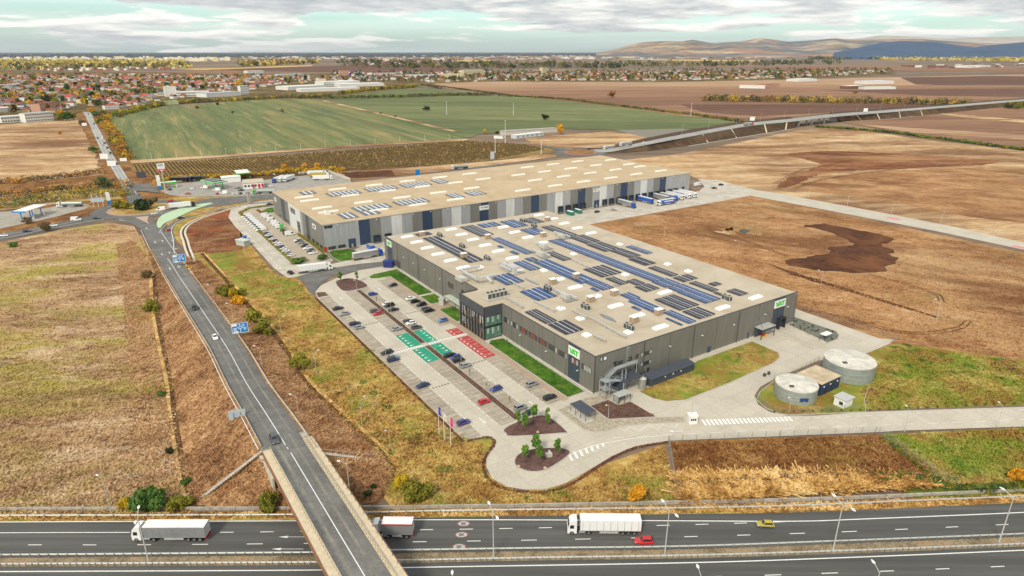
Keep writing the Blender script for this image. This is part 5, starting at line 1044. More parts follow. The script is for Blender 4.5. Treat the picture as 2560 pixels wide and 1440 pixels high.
m_slate=flat('slate_sheet_roof',(.065,.075,.095),.5,.1,var=.1)
cA=[W(*abz(*c3(*p),4.6))for p in((870,575),(1090,515),(1260,655),(1020,752))]
ab_c=[AB(p)for p in cA];a0c,a1c=min(p[0]for p in ab_c),max(p[0]for p in ab_c);b0c,b1c=min(p[1]for p in ab_c),-.2
t=local('entrance_canopy',a0c,b0c,'slate grey flat canopy on posts beside the escape stair','canopy');wa,wb=a1c-a0c,b1c-b0c
MB().box((wa/2,wb/2,4.6),(wa,wb,.3)).build('roof',m_slate,t);MB().box((.15,wb/2,2.3),(.15,wb*.9,4.3)).build('side_panel',m_dpanel,t)
for x,y in((.2,.2),(wa-.2,.2),(wa-.2,wb-.3),(.4,wb-.3)):MB().bx(x-.12,x+.12,y-.12,y+.12,0,4.5).build('post',m_stair,t)
def place_box(name,px,py,label,cat,parts,z=.14,rz=0.0,group=None):
 a,b=abz(px,py);t=local(name,a,b,label,cat,z,rz,group)
 for nm,c,d,mt in parts:MB().box(c,d).build(nm,mt,t)
 return t
a,b=abz(*c3(1308,840));t=local('water_cylinder',a,b,'upright galvanised tank beside the slate canopy','tank')
MB().tube((0,0,0),(0,0,3.6),1.25,None,20).build('shell',m_galv,t);MB().tube((0,0,3.6),(0,0,4.0),1.25,.3,20).build('lid',m_galvl,t)
q0=abz(*c3(1440,822));q1=abz(*c3(2160,570));La=q1[0]-q0[0]
t=local('equipment_shed',q0[0],q0[1],'long low slate blue shed with mono pitch roof along the right front','shed')
MB().box((La/2,1.6,1.3),(La,3.2,2.6)).build('wall',m_dpanel,t);mb=MB();mb.loft([[(-.3,-.4,2.62),(La+.3,-.4,2.62),(La+.3,3.6,3.1),(-.3,3.6,3.1)],[(-.3,-.4,2.8),(La+.3,-.4,2.8),(La+.3,3.6,3.28),(-.3,3.6,3.28)]]);mb.build('roof',m_slate,t)
for x in(.32,.5,.68):MB().box((La*x,-.12,1.9),(.35,.2,.35)).build('vent',m_white,t)
a,b=abz(*c3(935,1105));t=local('smoking_shelter',a,b,'small glass shelter with pale roof beside the purple gravel','shelter')
MB().box((2.4,1.2,2.7),(5.2,2.8,.2)).build('roof',m_galvl,t)
for x in(0,2.4,4.8):
 for y in(0,2.4):MB().bx(x-.06,x+.06,y-.06,y+.06,0,2.6).build('post',m_frame,t)
MB().bx(0,4.8,2.36,2.4,.3,2.3).build('glass_panel',m_glassl,t);MB().bx(-.02,.02,0,2.4,.3,2.3).build('glass_panel',m_glassl,t);MB().box((2.4,1.9,.5),(4,.4,.1)).build('bench',m_wood,t)
pts_=[abz(*c3(*p),2.7)for p in((160,1090),(340,1040),(565,1205),(410,1265))];a0,a1=min(p[0]for p in pts_),max(p[0]for p in pts_);b0,b1=min(p[1]for p in pts_),max(p[1]for p in pts_)
t=local('bicycle_shelter',a0,b0,'slate roofed bicycle shelter over white striped paving','shelter');MB().box(((a1-a0)/2,(b1-b0)/2,2.7),(a1-a0,b1-b0,.16)).build('roof',m_slate,t)
for x in(.2,a1-a0-.2):
 for k in range(4):y=.2+k*(b1-b0-.4)/3;MB().bx(x-.05,x+.05,y-.05,y+.05,0,2.65).build('post',m_frame,t)
gq=[abz(*c3(*p))for p in((35,1205),(200,1130),(620,1365),(430,1440))]
a0,a1=min(p[0]for p in gq),max(p[0]for p in gq);b0,b1=min(p[1]for p in gq)+1,max(p[1]for p in gq)-1;mb=MB();n_=17
for i in range(n_):y=b0+(b1-b0)*i/n_;mb.face([W(a0+1,y,.262),W(a1-1,y,.262),W(a1-1,y+.22,.262),W(a0+1,y+.22,.262)])
mb.build('bay_lines',m_paint,kind='structure')
pts_=[abz(*s5(*p),4.2)for p in((100,435),(265,378),(455,430),(300,490))];a0,a1=min(p[0]for p in pts_),max(p[0]for p in pts_);b0=min(p[1]for p in pts_)
t=local('loading_canopy',a0,b0,'pale roofed loading canopy with dark frame hung on the right front','canopy');wa=a1-a0;wb=-b0-.2
MB().box((wa/2,wb/2,4.3),(wa,wb,.25)).build('roof',m_galvl,t);MB().box((wa/2,.12,3.9),(wa,.2,.6)).build('fascia',m_dpanel,t);MB().box((wa*.3,wb-.25,2),(wa*.5,.2,3.8)).build('wall_panel',m_dpanel,t)
for x in(.15,wa-.15):MB().bx(x-.1,x+.1,.1,.3,0,4.2).build('post',m_frame,t)
for x in(1,wa-1):MB().tube((x,.5,4.4),(x,wb,8.8),.05).build('stay',m_frame,t)
a0,a1,_,_=rect_on('b',0,s5(455,500),s5(555,400));t=local('dock_leveller',a0,-1.4,'dark dock shelter frame at the right end of the front','dock');MB().bx(0,.35,0,1.3,.2,4.6).build('frame',m_frame,t);MB().bx(a1-a0-.35,a1-a0,0,1.3,.2,4.6).build('frame',m_frame,t);MB().bx(0,a1-a0,0,1.3,4.2,4.7).build('frame',m_frame,t);MB().bx(.35,a1-a0-.35,1.2,1.3,.3,4.2).build('door',m_doorb,t)
pal=place_box('pallet_stack',*s5(285,585),'stack of red and yellow goods on pallets under the loading canopy','pallets',[('pallet',(0,0,.15),(2.6,1.4,.2),flat('yellow_plastic',(.65,.45,.05),.6)),('goods',(-.5,0,.7),(1.2,1.1,.9),flat('red_plastic',(.5,.05,.05),.6)),('goods',(.8,0,.6),(1.0,1.1,.7),flat('yellow_goods',(.62,.42,.06),.6))])
pts_=[abz(*s5(*p),2.8)for p in((1110,555),(1190,518),(1285,545),(1190,580))];a0,a1=min(p[0]for p in pts_),max(p[0]for p in pts_);b0,b1=min(p[1]for p in pts_),max(p[1]for p in pts_)
t=local('smoking_shelter',a0,b0,'small open shelter with white roof on the grey gravel bed','shelter');MB().box(((a1-a0)/2,(b1-b0)/2,2.8),(a1-a0,b1-b0,.2)).build('roof',m_white,t)
for x in(.1,a1-a0-.1):
 for y in(.1,b1-b0-.1):MB().bx(x-.06,x+.06,y-.06,y+.06,0,2.7).build('post',m_frame,t)
for i,(p,q,lab)in enumerate(((s5(640,440),s5(1190,690),'beside the grey gravel bed'),(s5(440,530),s5(990,780),'beside the loading yard'))):
 A_,B_=gp(*p),gp(*q);t=empty('ramp_wall',A_,0,'low concrete ramp wall with railing '+lab,'wall');d=B_-A_;MB().bar(Vector((0,0,.35)),d+Vector((0,0,.35)),.25,.7).build('wall',m_wall2,t);MB().bar(Vector((0,0,1.7)),d+Vector((0,0,1.7)),.05,.05).build('handrail',m_galv,t)
 for k in range(12):c=d*(k/11);MB().bar(c+Vector((0,0,.7)),c+Vector((0,0,1.7)),.05,.05).build('rail_post',m_galv,t)
 # ---- water tanks and pump house
m_tank=flat('grey_green_tank',(.33,.37,.35),.45,.35,var=.14,scale=.5);m_tanktop=flat('pale_tank_roof',(.60,.57,.50),.6,.1,var=.25,scale=.4)
def tank(px_c,py_front,half,py_top,label):
 f0=gp(px_c,py_front);dep=f0.y*CT+CAM_H*ST;Rr=half*(dep+5)/FOCAL;c=Vector((f0.x*(1+Rr/f0.y),f0.y+Rr,0));lo,hi=2.,14.
 for _ in range(40):
  mid_=(lo+hi)/2;dz=mid_-CAM_H;zc=c.y*CT-dz*ST;yc=-c.y*ST-dz*CT
  if 720+FOCAL*yc/zc>py_top:lo=mid_
  else:hi=mid_
 h=lo;t=empty('water_tank',(c.x,c.y,.1),0,label,'water tank','round water tanks')
 n_=48;MB().tube((0,0,-.3),(0,0,h),Rr,None,n_,caps=False).build('shell',m_tank,t)
 MB().tube((0,0,h),(0,0,h+.7),Rr+.06,.4,n_).build('roof',m_tanktop,t);MB().tube((0,0,h-.25),(0,0,h+.02),Rr+.12,None,n_,caps=False).build('rim',m_galvl,t)
 for q in(.35,.62):MB().tube((0,0,h*q),(0,0,h*q+.12),Rr+.06,None,n_,caps=False).build('stiffener',m_galvl,t)
 MB().box((-Rr*.45,-Rr*.45,h+.45),(1.3,1.0,.3)).build('hatch',m_hvacd,t);return t,c,Rr,h
TK1=tank(2112,963.9,59.5,897.6,'larger round grey water tank with streaked pale roof');TK2=tank(1982,1016,50,958,'smaller round grey water tank nearer the guard hut')
MB().face([(-1.3,-TK2[2]-.05,1.4),(1.3,-TK2[2]-.05,1.4),(1.3,-TK2[2]-.05,2.7),(-1.3,-TK2[2]-.05,2.7)]).build('name_plate',flat('navy_plate',(.02,.06,.18),.5),TK2[0])
pts_=[abz(*s5(*p),4.4)for p in((770,1128),(1060,1015),(1390,1165),(1130,1285))];a0,a1=min(p[0]for p in pts_),max(p[0]for p in pts_);b0,b1=min(p[1]for p in pts_),max(p[1]for p in pts_)
t=local('pump_house',a0,b0,'navy clad pump house with rust stained flat roof between the tanks','building');wa,wb=a1-a0,b1-b0
MB().box((wa/2,wb/2,2.1),(wa,wb,4.2)).build('wall',clad_mat('navy_cladding',(.025,.045,.10)),t);MB().box((wa/2,wb/2,4.3),(wa+.3,wb+.3,.25)).build('roof',flat('rust_stained_roof',(.50,.40,.27),.8,var=.3,scale=.3),t)
for x in(.3,.62):MB().box((wa*x,-.06,1.3),(1.2,.12,2.2)).build('door',flat('navy_door',(.02,.03,.07),.5),t)
for x in(.15,.48,.85):MB().box((wa*x,-.1,3.0),(.4,.2,.4)).build('wall_vent',m_white,t)
a,b=abz(*r3(1220,192));t=local('site_hut',a,b,'white flat roofed site hut beside the smaller tank','hut');MB().box((2.2,1.8,1.4),(4.4,3.4,2.8)).build('wall',m_white,t);MB().box((2.2,1.7,2.9),(4.9,4.2,.18)).build('roof',m_galvl,t);MB().box((-.03,1.2,1.5),(.08,1.2,1.1)).build('window',m_glassd,t)
c=gp(*r3(97,303));t=empty('guard_hut',(c.x,c.y,.14),R(4),'small white guard hut on the island beside the zebra crossing','hut');MB().box((0,1,1.3),(2.4,2.0,2.6)).build('wall',m_white,t);MB().box((0,1,2.7),(2.8,2.4,.16)).build('roof',m_white,t)
for x in(-.6,0,.6):MB().box((x,-.03,1.5),(.45,.08,.7)).build('window',m_glassd,t)
MB().tube((-.3,1.2,2.7),(-.2,1.2,6.4),.04).build('aerial',m_galv,t)
place_box('valve_station',*s5(325,1165),'small railed valve station on the yard left of the tanks','equipment',[('base',(0,0,.1),(3.6,1.2,.2),m_wall2),('cabinet',(-1.2,0,.7),(.8,.7,1.1),m_hvacd),('cabinet',(1.1,0,.7),(.8,.7,1.1),m_hvacd),('pipe',(0,0,.6),(1.4,.2,.2),m_galv)])
m_pud=flat('rain_puddle',(.16,.16,.17),.12,0,.2,.5,.8)
for i,(f,pts)in enumerate(((s2,((750,1160),(800,1165),(900,1205),(955,1260),(880,1240),(790,1200))),(s1,((1660,830),(1720,850),(1840,905),(1800,905),(1700,865))),(s2,((1390,1010),(1440,1030),(1540,1080),(1460,1050))),(s2,((905,815),(960,815),(1000,835),(940,835))))):
 P=[abz(*f(*p),RV)for p in pts];link('puddle',tri_fill('puddle',roughen2(P),RV+.012,m_pud),VAT)
for a in(21,45,69,92):MB().tube((a,-.12,.4),(a,-.12,HV-.3),.09,None,6).build('downpipe',m_cope,VAT)
for b in(102,126,150):MB().tube((-.12,b,.4),(-.12,b,HV-.3),.09,None,6).build('downpipe',m_cope,VAT)
# ------------------------------------------------------------------ striped logistics warehouse behind
HW=15.2;X0,X1,Y0,Y1=-21.4,262.5,198.0,302.0
WH=empty('striped_warehouse',W(X0,Y0),EST_ANG,'huge tan roofed warehouse with grey, white and navy striped facade','warehouse')
LX,LY=X1-X0,Y1-Y0
m_lg=clad_mat('light_grey_cladding',(.36,.37,.38));m_mg=clad_mat('mid_grey_cladding',(.20,.20,.185));m_wc=clad_mat('white_cladding',(.66,.67,.66));m_nv=clad_mat('navy_stripe_cladding',(.035,.060,.115))
MB().bx(0,LX,0.3,LY,0,HW-.3).build('core',m_mg,WH)
MB().bx(-.1,LX+.1,-.1,LY+.1,HW-.29,HW).build('roof',m_roofb,WH)
MB().bx(-.25,LX+.2,-.25,-.1,HW-.35,HW+.08).build('coping',flat('tan_coping',(.5,.46,.38),.6),WH);MB().bx(-.25,-.1,-.25,LY,HW-.35,HW+.085).build('coping',MAT['tan_coping'],WH)
pan=lambda x0,x1,m:MB().bx(x0-X0,x1-X0,0,.29,.1,HW-.36).build('cladding_panel',m,WH)
pan(X0,-1.5,m_lg);seq=[m_nv,m_mg,m_lg,m_wc,m_lg,m_mg];pw=(236.9+1.5)/37
for i in range(37):pan(-1.5+i*pw,-1.5+(i+1)*pw-.02,seq[i%6])
pan(236.9,X1,m_lg)
MB().bx(-.02,LX,-.06,.28,0,.6).build('plinth',m_wall2,WH)
def dock(a,nm='dock_door',z=1.0,w=3.2,h=3.6):
 x=a-X0;t=MB().bx(x-w/2-.3,x-w/2,-.9,-.01,z-.2,z+h).bx(x+w/2,x+w/2+.3,-.9,-.01,z-.2,z+h).bx(x-w/2-.3,x+w/2+.3,-.95,-.015,z+h,z+h+.4).build(nm,m_frame,WH)
 MB().bx(x-w/2,x+w/2,-.12,-.01,z,z+h).build('door_leaf',m_doorb,t);MB().bx(x-w/2,x+w/2,-.8,-.13,z-.35,z-.1).build('dock_lip',m_galv,t)
for a in(8.3,15,138.2,144.6,151,157.6,177,183.2,190.2,196.2,202.2,208.6,215,221.6,228,234.5,241,247):dock(a)
for a,w in((-6,4.2),(170,4.6),(256,3)):
 x=a-X0;d=MB().bx(x-w/2,x+w/2,-.14,-.01,.15,5.2).build('roller_door',m_doorb,WH);MB().bx(x-.5,x+.5,-.2,-.15,.2,2.3).build('wicket_door',m_glassl,d)
for a in(-17.5,-12):win(WH,'b',0,a-2-X0,a+2-X0,.9,2.6,3,m_glassd)
for i in range(24):MB().box((8+i*11.2,-.3,HW-1.2),(.5,.6,.25)).build('wall_lamp',m_lamphead,WH)
def sign(x0,x1,z0,z1,body,mat,nm='sign_board',sz=1.5,dx=0):
 s=MB().bx(x0,x1,-.22,-.04,z0,z1).build(nm,m_white,WH);text_obj(body,sz,mat,'lettering',s,((x0+x1)/2+dx,-.24,(z0+z1)/2+.15),(R(90),0,0),bold=True);return s
m_black=flat('black_letter',(.03,.03,.035),.5);m_redl=flat('dark_red_letter',(.28,.03,.03),.5)
xf=-1.5+12*pw-X0;s=sign(xf-.1,xf+pw+.2,10.2,13.0,'FAN',m_black,sz=1.5,dx=1.4)
mb=MB();cx_,cz_=xf+1.7,11.7
for q in(-1,1):mb.face([(cx_,-.245,cz_-.5),(cx_+q*.6,-.245,cz_+.05),(cx_+q*1.3,-.245,cz_+.45),(cx_+q*.5,-.245,cz_+.35),(cx_,-.245,cz_+.05)][::q])
mb.build('bird_emblem',m_black,s);MB().face([(xf+2,-.243,10.55),(xf+5.2,-.243,10.55),(xf+5.2,-.243,10.8),(xf+2,-.243,10.8)]).build('text_line',m_signback,s)
xn=166.3-X0;s=sign(xn,xn+6.4,11.2,13.2,'NDB',m_redl,sz=1.35,dx=-1.3);MB().face([(xn+3.8,-.243,12.05),(xn+5.9,-.243,12.05),(xn+5.9,-.243,12.3),(xn+3.8,-.243,12.3)]).build('text_line',m_redl,s)
MB().bx(.8,2.4,-.14,-.04,HW-2.3,HW-.9).build('notice_board',m_frame,WH);MB().bx(2.6,5.2,-.14,-.04,HW-2.3,HW-.9).build('notice_board',m_frame,WH)
for y0,y1,m in((0,24.9,m_mg),(24.9,31.5,m_anth),(31.5,38,m_mg),(38,41.8,m_lg),(41.8,66.5,m_wc),(66.5,75,m_mg),(75,83.5,m_anth),(83.5,LY,m_mg)):
 MB().bx(-.2,0,y0+.01,y1,.1,HW-.36).build('cladding_panel',m,WH)
win(WH,'a',-.2,52,62,9.8,13.0,4,m_glassd);win(WH,'a',-.2,43.5,50,.4,7.0,3,m_glassd,'entrance_glazing')
for y in(3,10,17,27,70,78,88):win(WH,'a',-.2,y,y+4.5,1.0,2.7,3,m_glassd)
for y0,y1,tx in((12,18,m_black),(95,99,m_redl)):
 s=MB().bx(-.4,-.2,y0,y1,9.8,12.2).build('sign_board',m_white,WH);MB().face([(-.42,y0+1,10.5),(-.42,y0+1,11.5),(-.42,y1-1.2,11.5),(-.42,y1-1.2,10.5)]).build('emblem',tx,s)
MB().bx(-.5,.6,-.5,.6,.05,3.0).build('corner_guard',flat('red_corner',(.5,.03,.02),.6),WH)
bar_me=dome(11.5,1.3,.5).mesh('skylight',flat('cream_skylight',(.80,.78,.70),.4))
BARS=[(s4,p)for p in((380,530),(448,570),(595,657),(672,705),(775,437),(925,512),(1085,592),(1265,683),(1210,390),(1365,457),(1540,535),(1730,620),(1605,342),(1780,407),(1970,478),(2175,558),(1990,297),(2170,360),(2365,425),(2340,255),(2500,318))]+[(c5,p)for p in((205,200),(550,160),(875,122),(1315,103),(435,258),(785,215),(1120,173),(1560,162),(1045,277),(1380,233),(1705,190),(690,322),(310,372),(1660,292),(1985,248),(1320,342),(955,392),(575,445),(145,507),(85,303))]
for f,p in BARS:
 a,b=abz(*f(*p),HW+.5)
 if X0+6<a<X1-7 and Y0+1<b<Y1-1:link('skylight',bar_me,WH,(a-X0,b-Y0,HW),0)
flat('grey_solar_cells',(.085,.10,.125),.3,.2,var=.15,scale=.3,spec=.6,obj_var=.2)
WARR=[(s4,(300,475),(545,485),2),(s4,(615,490),(1080,480),2),(s4,(1065,435),(1515,425),2),(s4,(1485,385),(1910,380),2),(s4,(1860,335),(2110,355),1),(s4,(915,660),(1440,645),2),(s4,(1405,590),(1890,580),2),(s4,(750,735),(1045,765),1),(s4,(1070,745),(1310,720),1),(s4,(2035,505),(2300,530),1),(s4,(2260,480),(2560,490),1)]
for i,(f,p,q,n_)in enumerate(WARR):
 a0,b1=abz(*f(*p),HW+.3);a1,b0=abz(*f(*q),HW+.3)
 a0,a1=min(a0,a1),max(a0,a1);b0,b1=min(b0,b1),max(b0,b1)
 if b1-b0<6:b1=b0+9
 if b1-b0>14:b1=b0+13
 a1=min(a1,a0+42);k=max(3,int((a1-a0)/3.0))
 solar(None,None,a0,a1,b0,b1,k,2,f'pale striped solar field on the tan warehouse roof, {ORD[i]} counted from the left end',HW,group='warehouse solar fields',fill=.60)
a,b=abz(*s4(655,715),HW+1);t=empty('rooftop_unit',W(a,b,HW+.02),EST_ANG,'white rooftop ventilation unit on a skylight bar of the tan warehouse','roof unit');MB().box((0,0,1),(3,3,2)).build('casing',m_white,t);MB().tube((0,0,2),(0,0,2.4),.9,None,12).build('fan_cowl',m_hvac,t)
# ---- filling stations
def canopy(px0,px1,ht,dep,label,mat_roof,mat_fascia,ang,cols=4,pv=False):
 A_,B_=gp(*px0),gp(*px1);w=(B_-A_).length;t=empty('forecourt_canopy',(A_.x,A_.y,.15),math.atan2(B_.y-A_.y,B_.x-A_.x),label,'canopy')
 MB().box((w/2,dep/2,ht),(w,dep,.5)).build('roof',mat_roof,t);MB().bx(-.1,w+.1,-.15,-.02,ht-.6,ht+.3).build('fascia',mat_fascia,t);MB().bx(-.15,-.02,-.15,dep,ht-.6,ht+.3).build('fascia',mat_fascia,t)
 for i in range(cols):x=w*(.15+.7*(i%2));y=dep*(.25+.5*(i//2));MB().box((x,y,ht/2),(.45,.45,ht)).build('column',mat_fascia,t);p_=MB().box((x+1.6,y,.9),(.6,1.1,1.6)).build('fuel_pump',m_white,t)
 if pv:
  for i in range(2):
   for j in range(2):MB().box((w*(.27+.46*i),dep*(.27+.46*j),ht+.32),(w*.4,dep*.4,.08)).build('solar_panel',m_pvk,t)
 return t
canopy((36,553),(70,553),6.0,20,'white forecourt canopy with blue fascia at the left filling station',m_white,m_blue,0)
t4p=lambda x,y:t4(x,y)
m_grn=flat('station_green',(.05,.50,.07),.5)
canopy(t4(810,500),t4(980,470),6.0,20,'solar topped canopy with green fascia at the middle filling station',m_white,m_grn,0,pv=True);canopy(t4(100,480),t4(330,455),4.5,5,'long narrow white canopy with green edge beside the tall price pole',m_white,m_grn,0,cols=2);canopy(t4(1100,365),t4(1270,350),5.5,18,'white and green canopy behind the station shop',m_white,m_grn,0)
def hall(name,p0,p1,dep,ht,label,wall,roof,cat='building',z=.15,wins=None,group=None):
 A_,B_=gp(*p0),gp(*p1);w=(B_-A_).length;t=empty(name,(A_.x,A_.y,z),math.atan2(B_.y-A_.y,B_.x-A_.x),label,cat,group)
 MB().bx(0,w,0,dep,0,ht).build('wall',wall,t);MB().bx(-.3,w+.3,-.3,dep+.3,ht,ht+.35).build('roof',roof,t)
 if wins:
  rows,n_,wd,hh=wins
  for r_ in range(rows):
   for i in range(n_):x=w*(i+.5)/n_;z0=ht*(r_+.35)/rows;MB().bx(x-wd/2,x+wd/2,-.08,.0,z0,z0+hh).build('window',m_glassd,t)
 return t
h_=hall('station_shop',t4(1180,480),t4(1440,460),16,4.5,'flat roofed station shop with red flags in front',m_white,flat('shop_roof',(.50,.43,.34),.8),'shop',wins=(1,6,1.6,1.6))
for x in(7,11,14):MB().box((x,-.6,2.0),(1.1,.5,3.2)).build('red_banner',flat('banner_red',(.6,.02,.03),.5),h_)
hall('car_wash',t4(900,400),t4(1140,380),9,4.0,'white car wash hall behind the solar canopy',m_white,m_white,'building')
def totem(px,py,wd,ht,z0,label,segs,pole=True,ang=R(-62),r=.4,cat='sign'):
 b=gp(px,py);t=empty('price_sign',(b.x,b.y,.1),ang+math.pi/2,label,cat)
 if pole:MB().tube((0,0,0),(0,0,z0+.3),r,r*.9,10).build('pole',m_pole,t)
 for a0,a1,mt,nm in segs:MB().box((0,0,z0+ht*(a0+a1)/2),(wd,.6,ht*(a1-a0)-.02)).build(nm,mt,t)
 return t
m_pinkred=flat('sign_red',(.62,.06,.12),.5)
b_=totem(415,485,5.2,6.0,17,'very tall white and red pole sign left of the green canopies',[(.0,.32,m_pinkred,'red_panel'),(.33,1,m_white,'white_panel')])
for x in(-1.3,-.1,1.1):MB().box((x,-.33,17+4.9),(.8,.06,.8)).build('letter',flat('navy_letter',(.01,.02,.12),.5),b_)
MB().box((.2,-.33,18),(2.2,.06,.5)).build('letter',m_signw,b_);MB().box((0,-.33,20.6),(2.8,.06,.3)).build('letter',m_signback,b_)
totem(400,474,2.6,11,.1,'slim white and blue totem beside the tall pole sign',[(0,.25,m_blue,'blue_panel'),(.26,.62,m_white,'white_panel'),(.63,1,m_signw,'white_panel')],False)
totem(274,511,2.4,8.5,.1,'white and blue price totem beside the roundabout',[(0,.3,m_blue,'blue_panel'),(.31,1,m_white,'white_panel')],False)
t=empty('notice_frame',gp(247,517),R(12),'three white poles carrying pale notice boards by the roundabout','sign')
for i in range(3):MB().tube((-3+i*3.0,0,0),(-3+i*3.0,0,9),.14).build('pole',m_signw,t)
MB().box((0,-.15,4.8),(8.5,.12,2.6)).build('board',m_signback,t)
hall('concrete_pylon',t4(1240,665),t4(1275,660),2.0,8,'square grey concrete pylon between the link road and warehouse',m_wall,m_wall,'pylon')
t=empty('yard_wall',gp(*t4(1870,290)),0,'pale concrete perimeter wall round the lorry park','wall');P0_=gp(*t4(1870,290));pw_=[gp(*t4(*p))-P0_ for p in((1870,290),(2245,255),(2540,370))]
for a_,b2 in zip(pw_[:-1],pw_[1:]):
 n_=int((b2-a_).length/6)
 for k in range(n_):c0=a_+(b2-a_)*(k/n_);c1_=a_+(b2-a_)*((k+.97)/n_);MB().bar(c0+Vector((0,0,1.2)),c1_+Vector((0,0,1.2)),.25,2.4).build('wall_panel',m_wall2,t)
m_lgrey=flat('fibre_cement_roof',(.36,.34,.31),.85,var=.2,scale=.3)
hall('farm_shed',h2(1220,1010),h2(1620,985),12,5,'long low grey farm shed beyond the vineyard',m_wall2,m_lgrey,'shed');hall('farm_office',h2(1310,1035),h2(1515,1010),9,4,'pale flat farm building with dark windows in front of the long shed',flat('pale_blue_wall',(.55,.58,.60),.7),m_white,'building',wins=(1,6,2,1.4));hall('farm_hut',h2(1145,1030),h2(1210,1035),6,3.4,'small white farm hut left of the long shed',m_white,m_lgrey,'hut')
hall('site_container',c6(195,850),c6(330,880),4,2.8,'pale green site container on the rough ground beside the service road',flat('pale_green_metal',(.42,.47,.42),.5),flat('pale_green_roof',(.50,.54,.49),.5),'container');hall('water_bowser',c6(310,775),c6(365,770),2,1.8,'small blue tank beside the site container',flat('plastic_blue',(.02,.12,.45),.5),flat('plastic_blue',(.02,.12,.45),.5),'tank')
t=hall('skip_container',c1(1015,190),c1(1160,195),2.6,3.0,'dark blue container standing at the left end of the factory front',flat('container_blue',(.02,.03,.16),.5),flat('container_blue_top',(.03,.05,.22),.5),'container')
for i in range(6):MB().bx(.4+i*.9,.5+i*.9,-.06,0,.2,2.8).build('rib',MAT['container_blue_top'],t)
hall('ticket_kiosk',c1(1905,790),c1(1975,800),2,2.7,'small grey kiosk on the footpath by the factory entrance',m_hvac,m_galvl,'kiosk')
for i,(px,col,lab)in enumerate(((r2(738,378),flat('flag_indigo',(.07,.05,.35),.7),'left flagpole with limp indigo flag'),(r2(777,420),flat('flag_pale',(.62,.55,.50),.7),'middle flagpole with limp pale striped flag'),(r2(826,465),flat('flag_pink',(.66,.03,.20),.7),'right flagpole with limp pink red flag'))):
 b=gp(*px);t=empty('flagpole',(b.x,b.y,.1),0,lab+' beside the car park corner','flagpole','flagpoles');MB().tube((0,0,0),(0,0,9),.09,.05,8).build('pole',m_signw,t)
 mb=MB();l_,r_=[],[]
 for k in range(9):z=8.9-k*.32;w_=.75-.35*math.sin(k*.5)*.4;l_.append((.05,.05*math.sin(k),z));r_.append((.05+w_,.22*math.sin(k*1.3),z-.35))
 mb.strip(l_,r_);mb.build('flag',col,t)
b=gp(*r2(1553,545));t=empty('stone_plinth',(b.x,b.y,.25),R(20),'pale stone plinth on the turning circle island','plinth');MB().box((0,0,.55),(1.7,1.1,1.1)).build('block',m_wall2,t);MB().box((.1,0,1.5),(.35,.3,.8)).build('lamp_body',m_white,t)
for i,p in enumerate((r2(1330,622),r2(1527,635),r2(1472,367))):
 b=gp(*p);mb=MB();rg=random.Random(i);rings_=[]
 for z,r_ in((0,.42),(.2,.5),(.4,.36),(.5,.12)):rings_.append([(r_*math.cos(k*1.047)*rg.uniform(.8,1.2),r_*math.sin(k*1.047)*rg.uniform(.8,1.2),z)for k in range(6)])
 mb.loft(rings_);mb.build('boulder',flat('tan_boulder',(.45,.33,.22),.9),None,(b.x,b.y,.27),label='tan boulder on the purple gravel, '+('left end of the turning circle bed','lower right of the turning circle bed','edge of the car park end bed')[i],cat='boulder',group='boulders on gravel')
 # ------------------------------------------------------------------ vehicles
def paint(name,c,metal=.15):return flat('car_paint_'+name,c,.32,metal,.05,1.0,.5,coat=.4)
CP={'black':paint('black',(.012,.012,.014)),'white':paint('white',(.74,.74,.73),0),'silver':paint('silver',(.36,.37,.38),.5),'grey':paint('grey',(.10,.105,.11),.3),'navy':paint('navy',(.012,.02,.065),.2),'blue':paint('blue',(.02,.05,.25),.2),'sky blue':paint('sky_blue',(.09,.20,.42),.2),'red':paint('red',(.50,.012,.02),0),'purple':paint('purple',(.06,.05,.24),.2),'dark blue':paint('dark_blue',(.015,.03,.10),.2),'yellow':paint('yellow',(.42,.34,.03),0),'green':paint('green',(.10,.42,.10),0),'maroon':paint('maroon',(.10,.01,.02),.1),'beige':paint('beige',(.45,.42,.36),.2),'dark green':paint('dark_green',(.01,.16,.12),0),'royal blue':paint('royal_blue',(.015,.09,.45),0)}
m_carglass=flat('car_glass',(.015,.018,.022),.08,0,0,spec=.8);m_tyre=flat('tyre',(.018,.018,.018),.85,var=.1);m_rim=flat('rim',(.40,.40,.40),.35,.7);m_headl=flat('headlight',(.72,.74,.74),.15,0,0);m_taill=flat('taillight',(.42,.015,.015),.25,0,0);m_under=flat('underbody',(.02,.02,.02),.8)
def loft_x(st):
 """body from stations (x, half width, z bottom, z shoulder, z top, half width top): 8-point rings across y"""
 rings_=[]
 for x,w,zb,zs,zt,wt in st:
  rings_.append([(x,-w*.94,zb),(x,-w,(zb+zs)/2),(x,-w*.985,zs),(x,-wt,zt),(x,wt,zt),(x,w*.985,zs),(x,w,(zb+zs)/2),(x,w*.94,zb)])
 return MB().loft(rings_)
CARS={'hatchback':(4.1,1.78,.92,1.47,.30,.44,.88,.985),'saloon':(4.65,1.82,.92,1.44,.31,.45,.73,.86),'estate':(4.65,1.82,.94,1.47,.30,.43,.90,.985),'suv':(4.45,1.86,1.04,1.66,.29,.41,.90,.985)}
protos={}
def wheel_me(r=.32,w=.22):
 k=('wheel',r)
 if k not in protos:protos[k]=(MB().tube((0,-w/2,0),(0,w/2,0),r,None,12).mesh('wheel',m_tyre),MB().tube((0,-w/2-.012,0),(0,w/2+.012,0),r*.6,None,10).mesh('rim',m_rim))
 return protos[k]
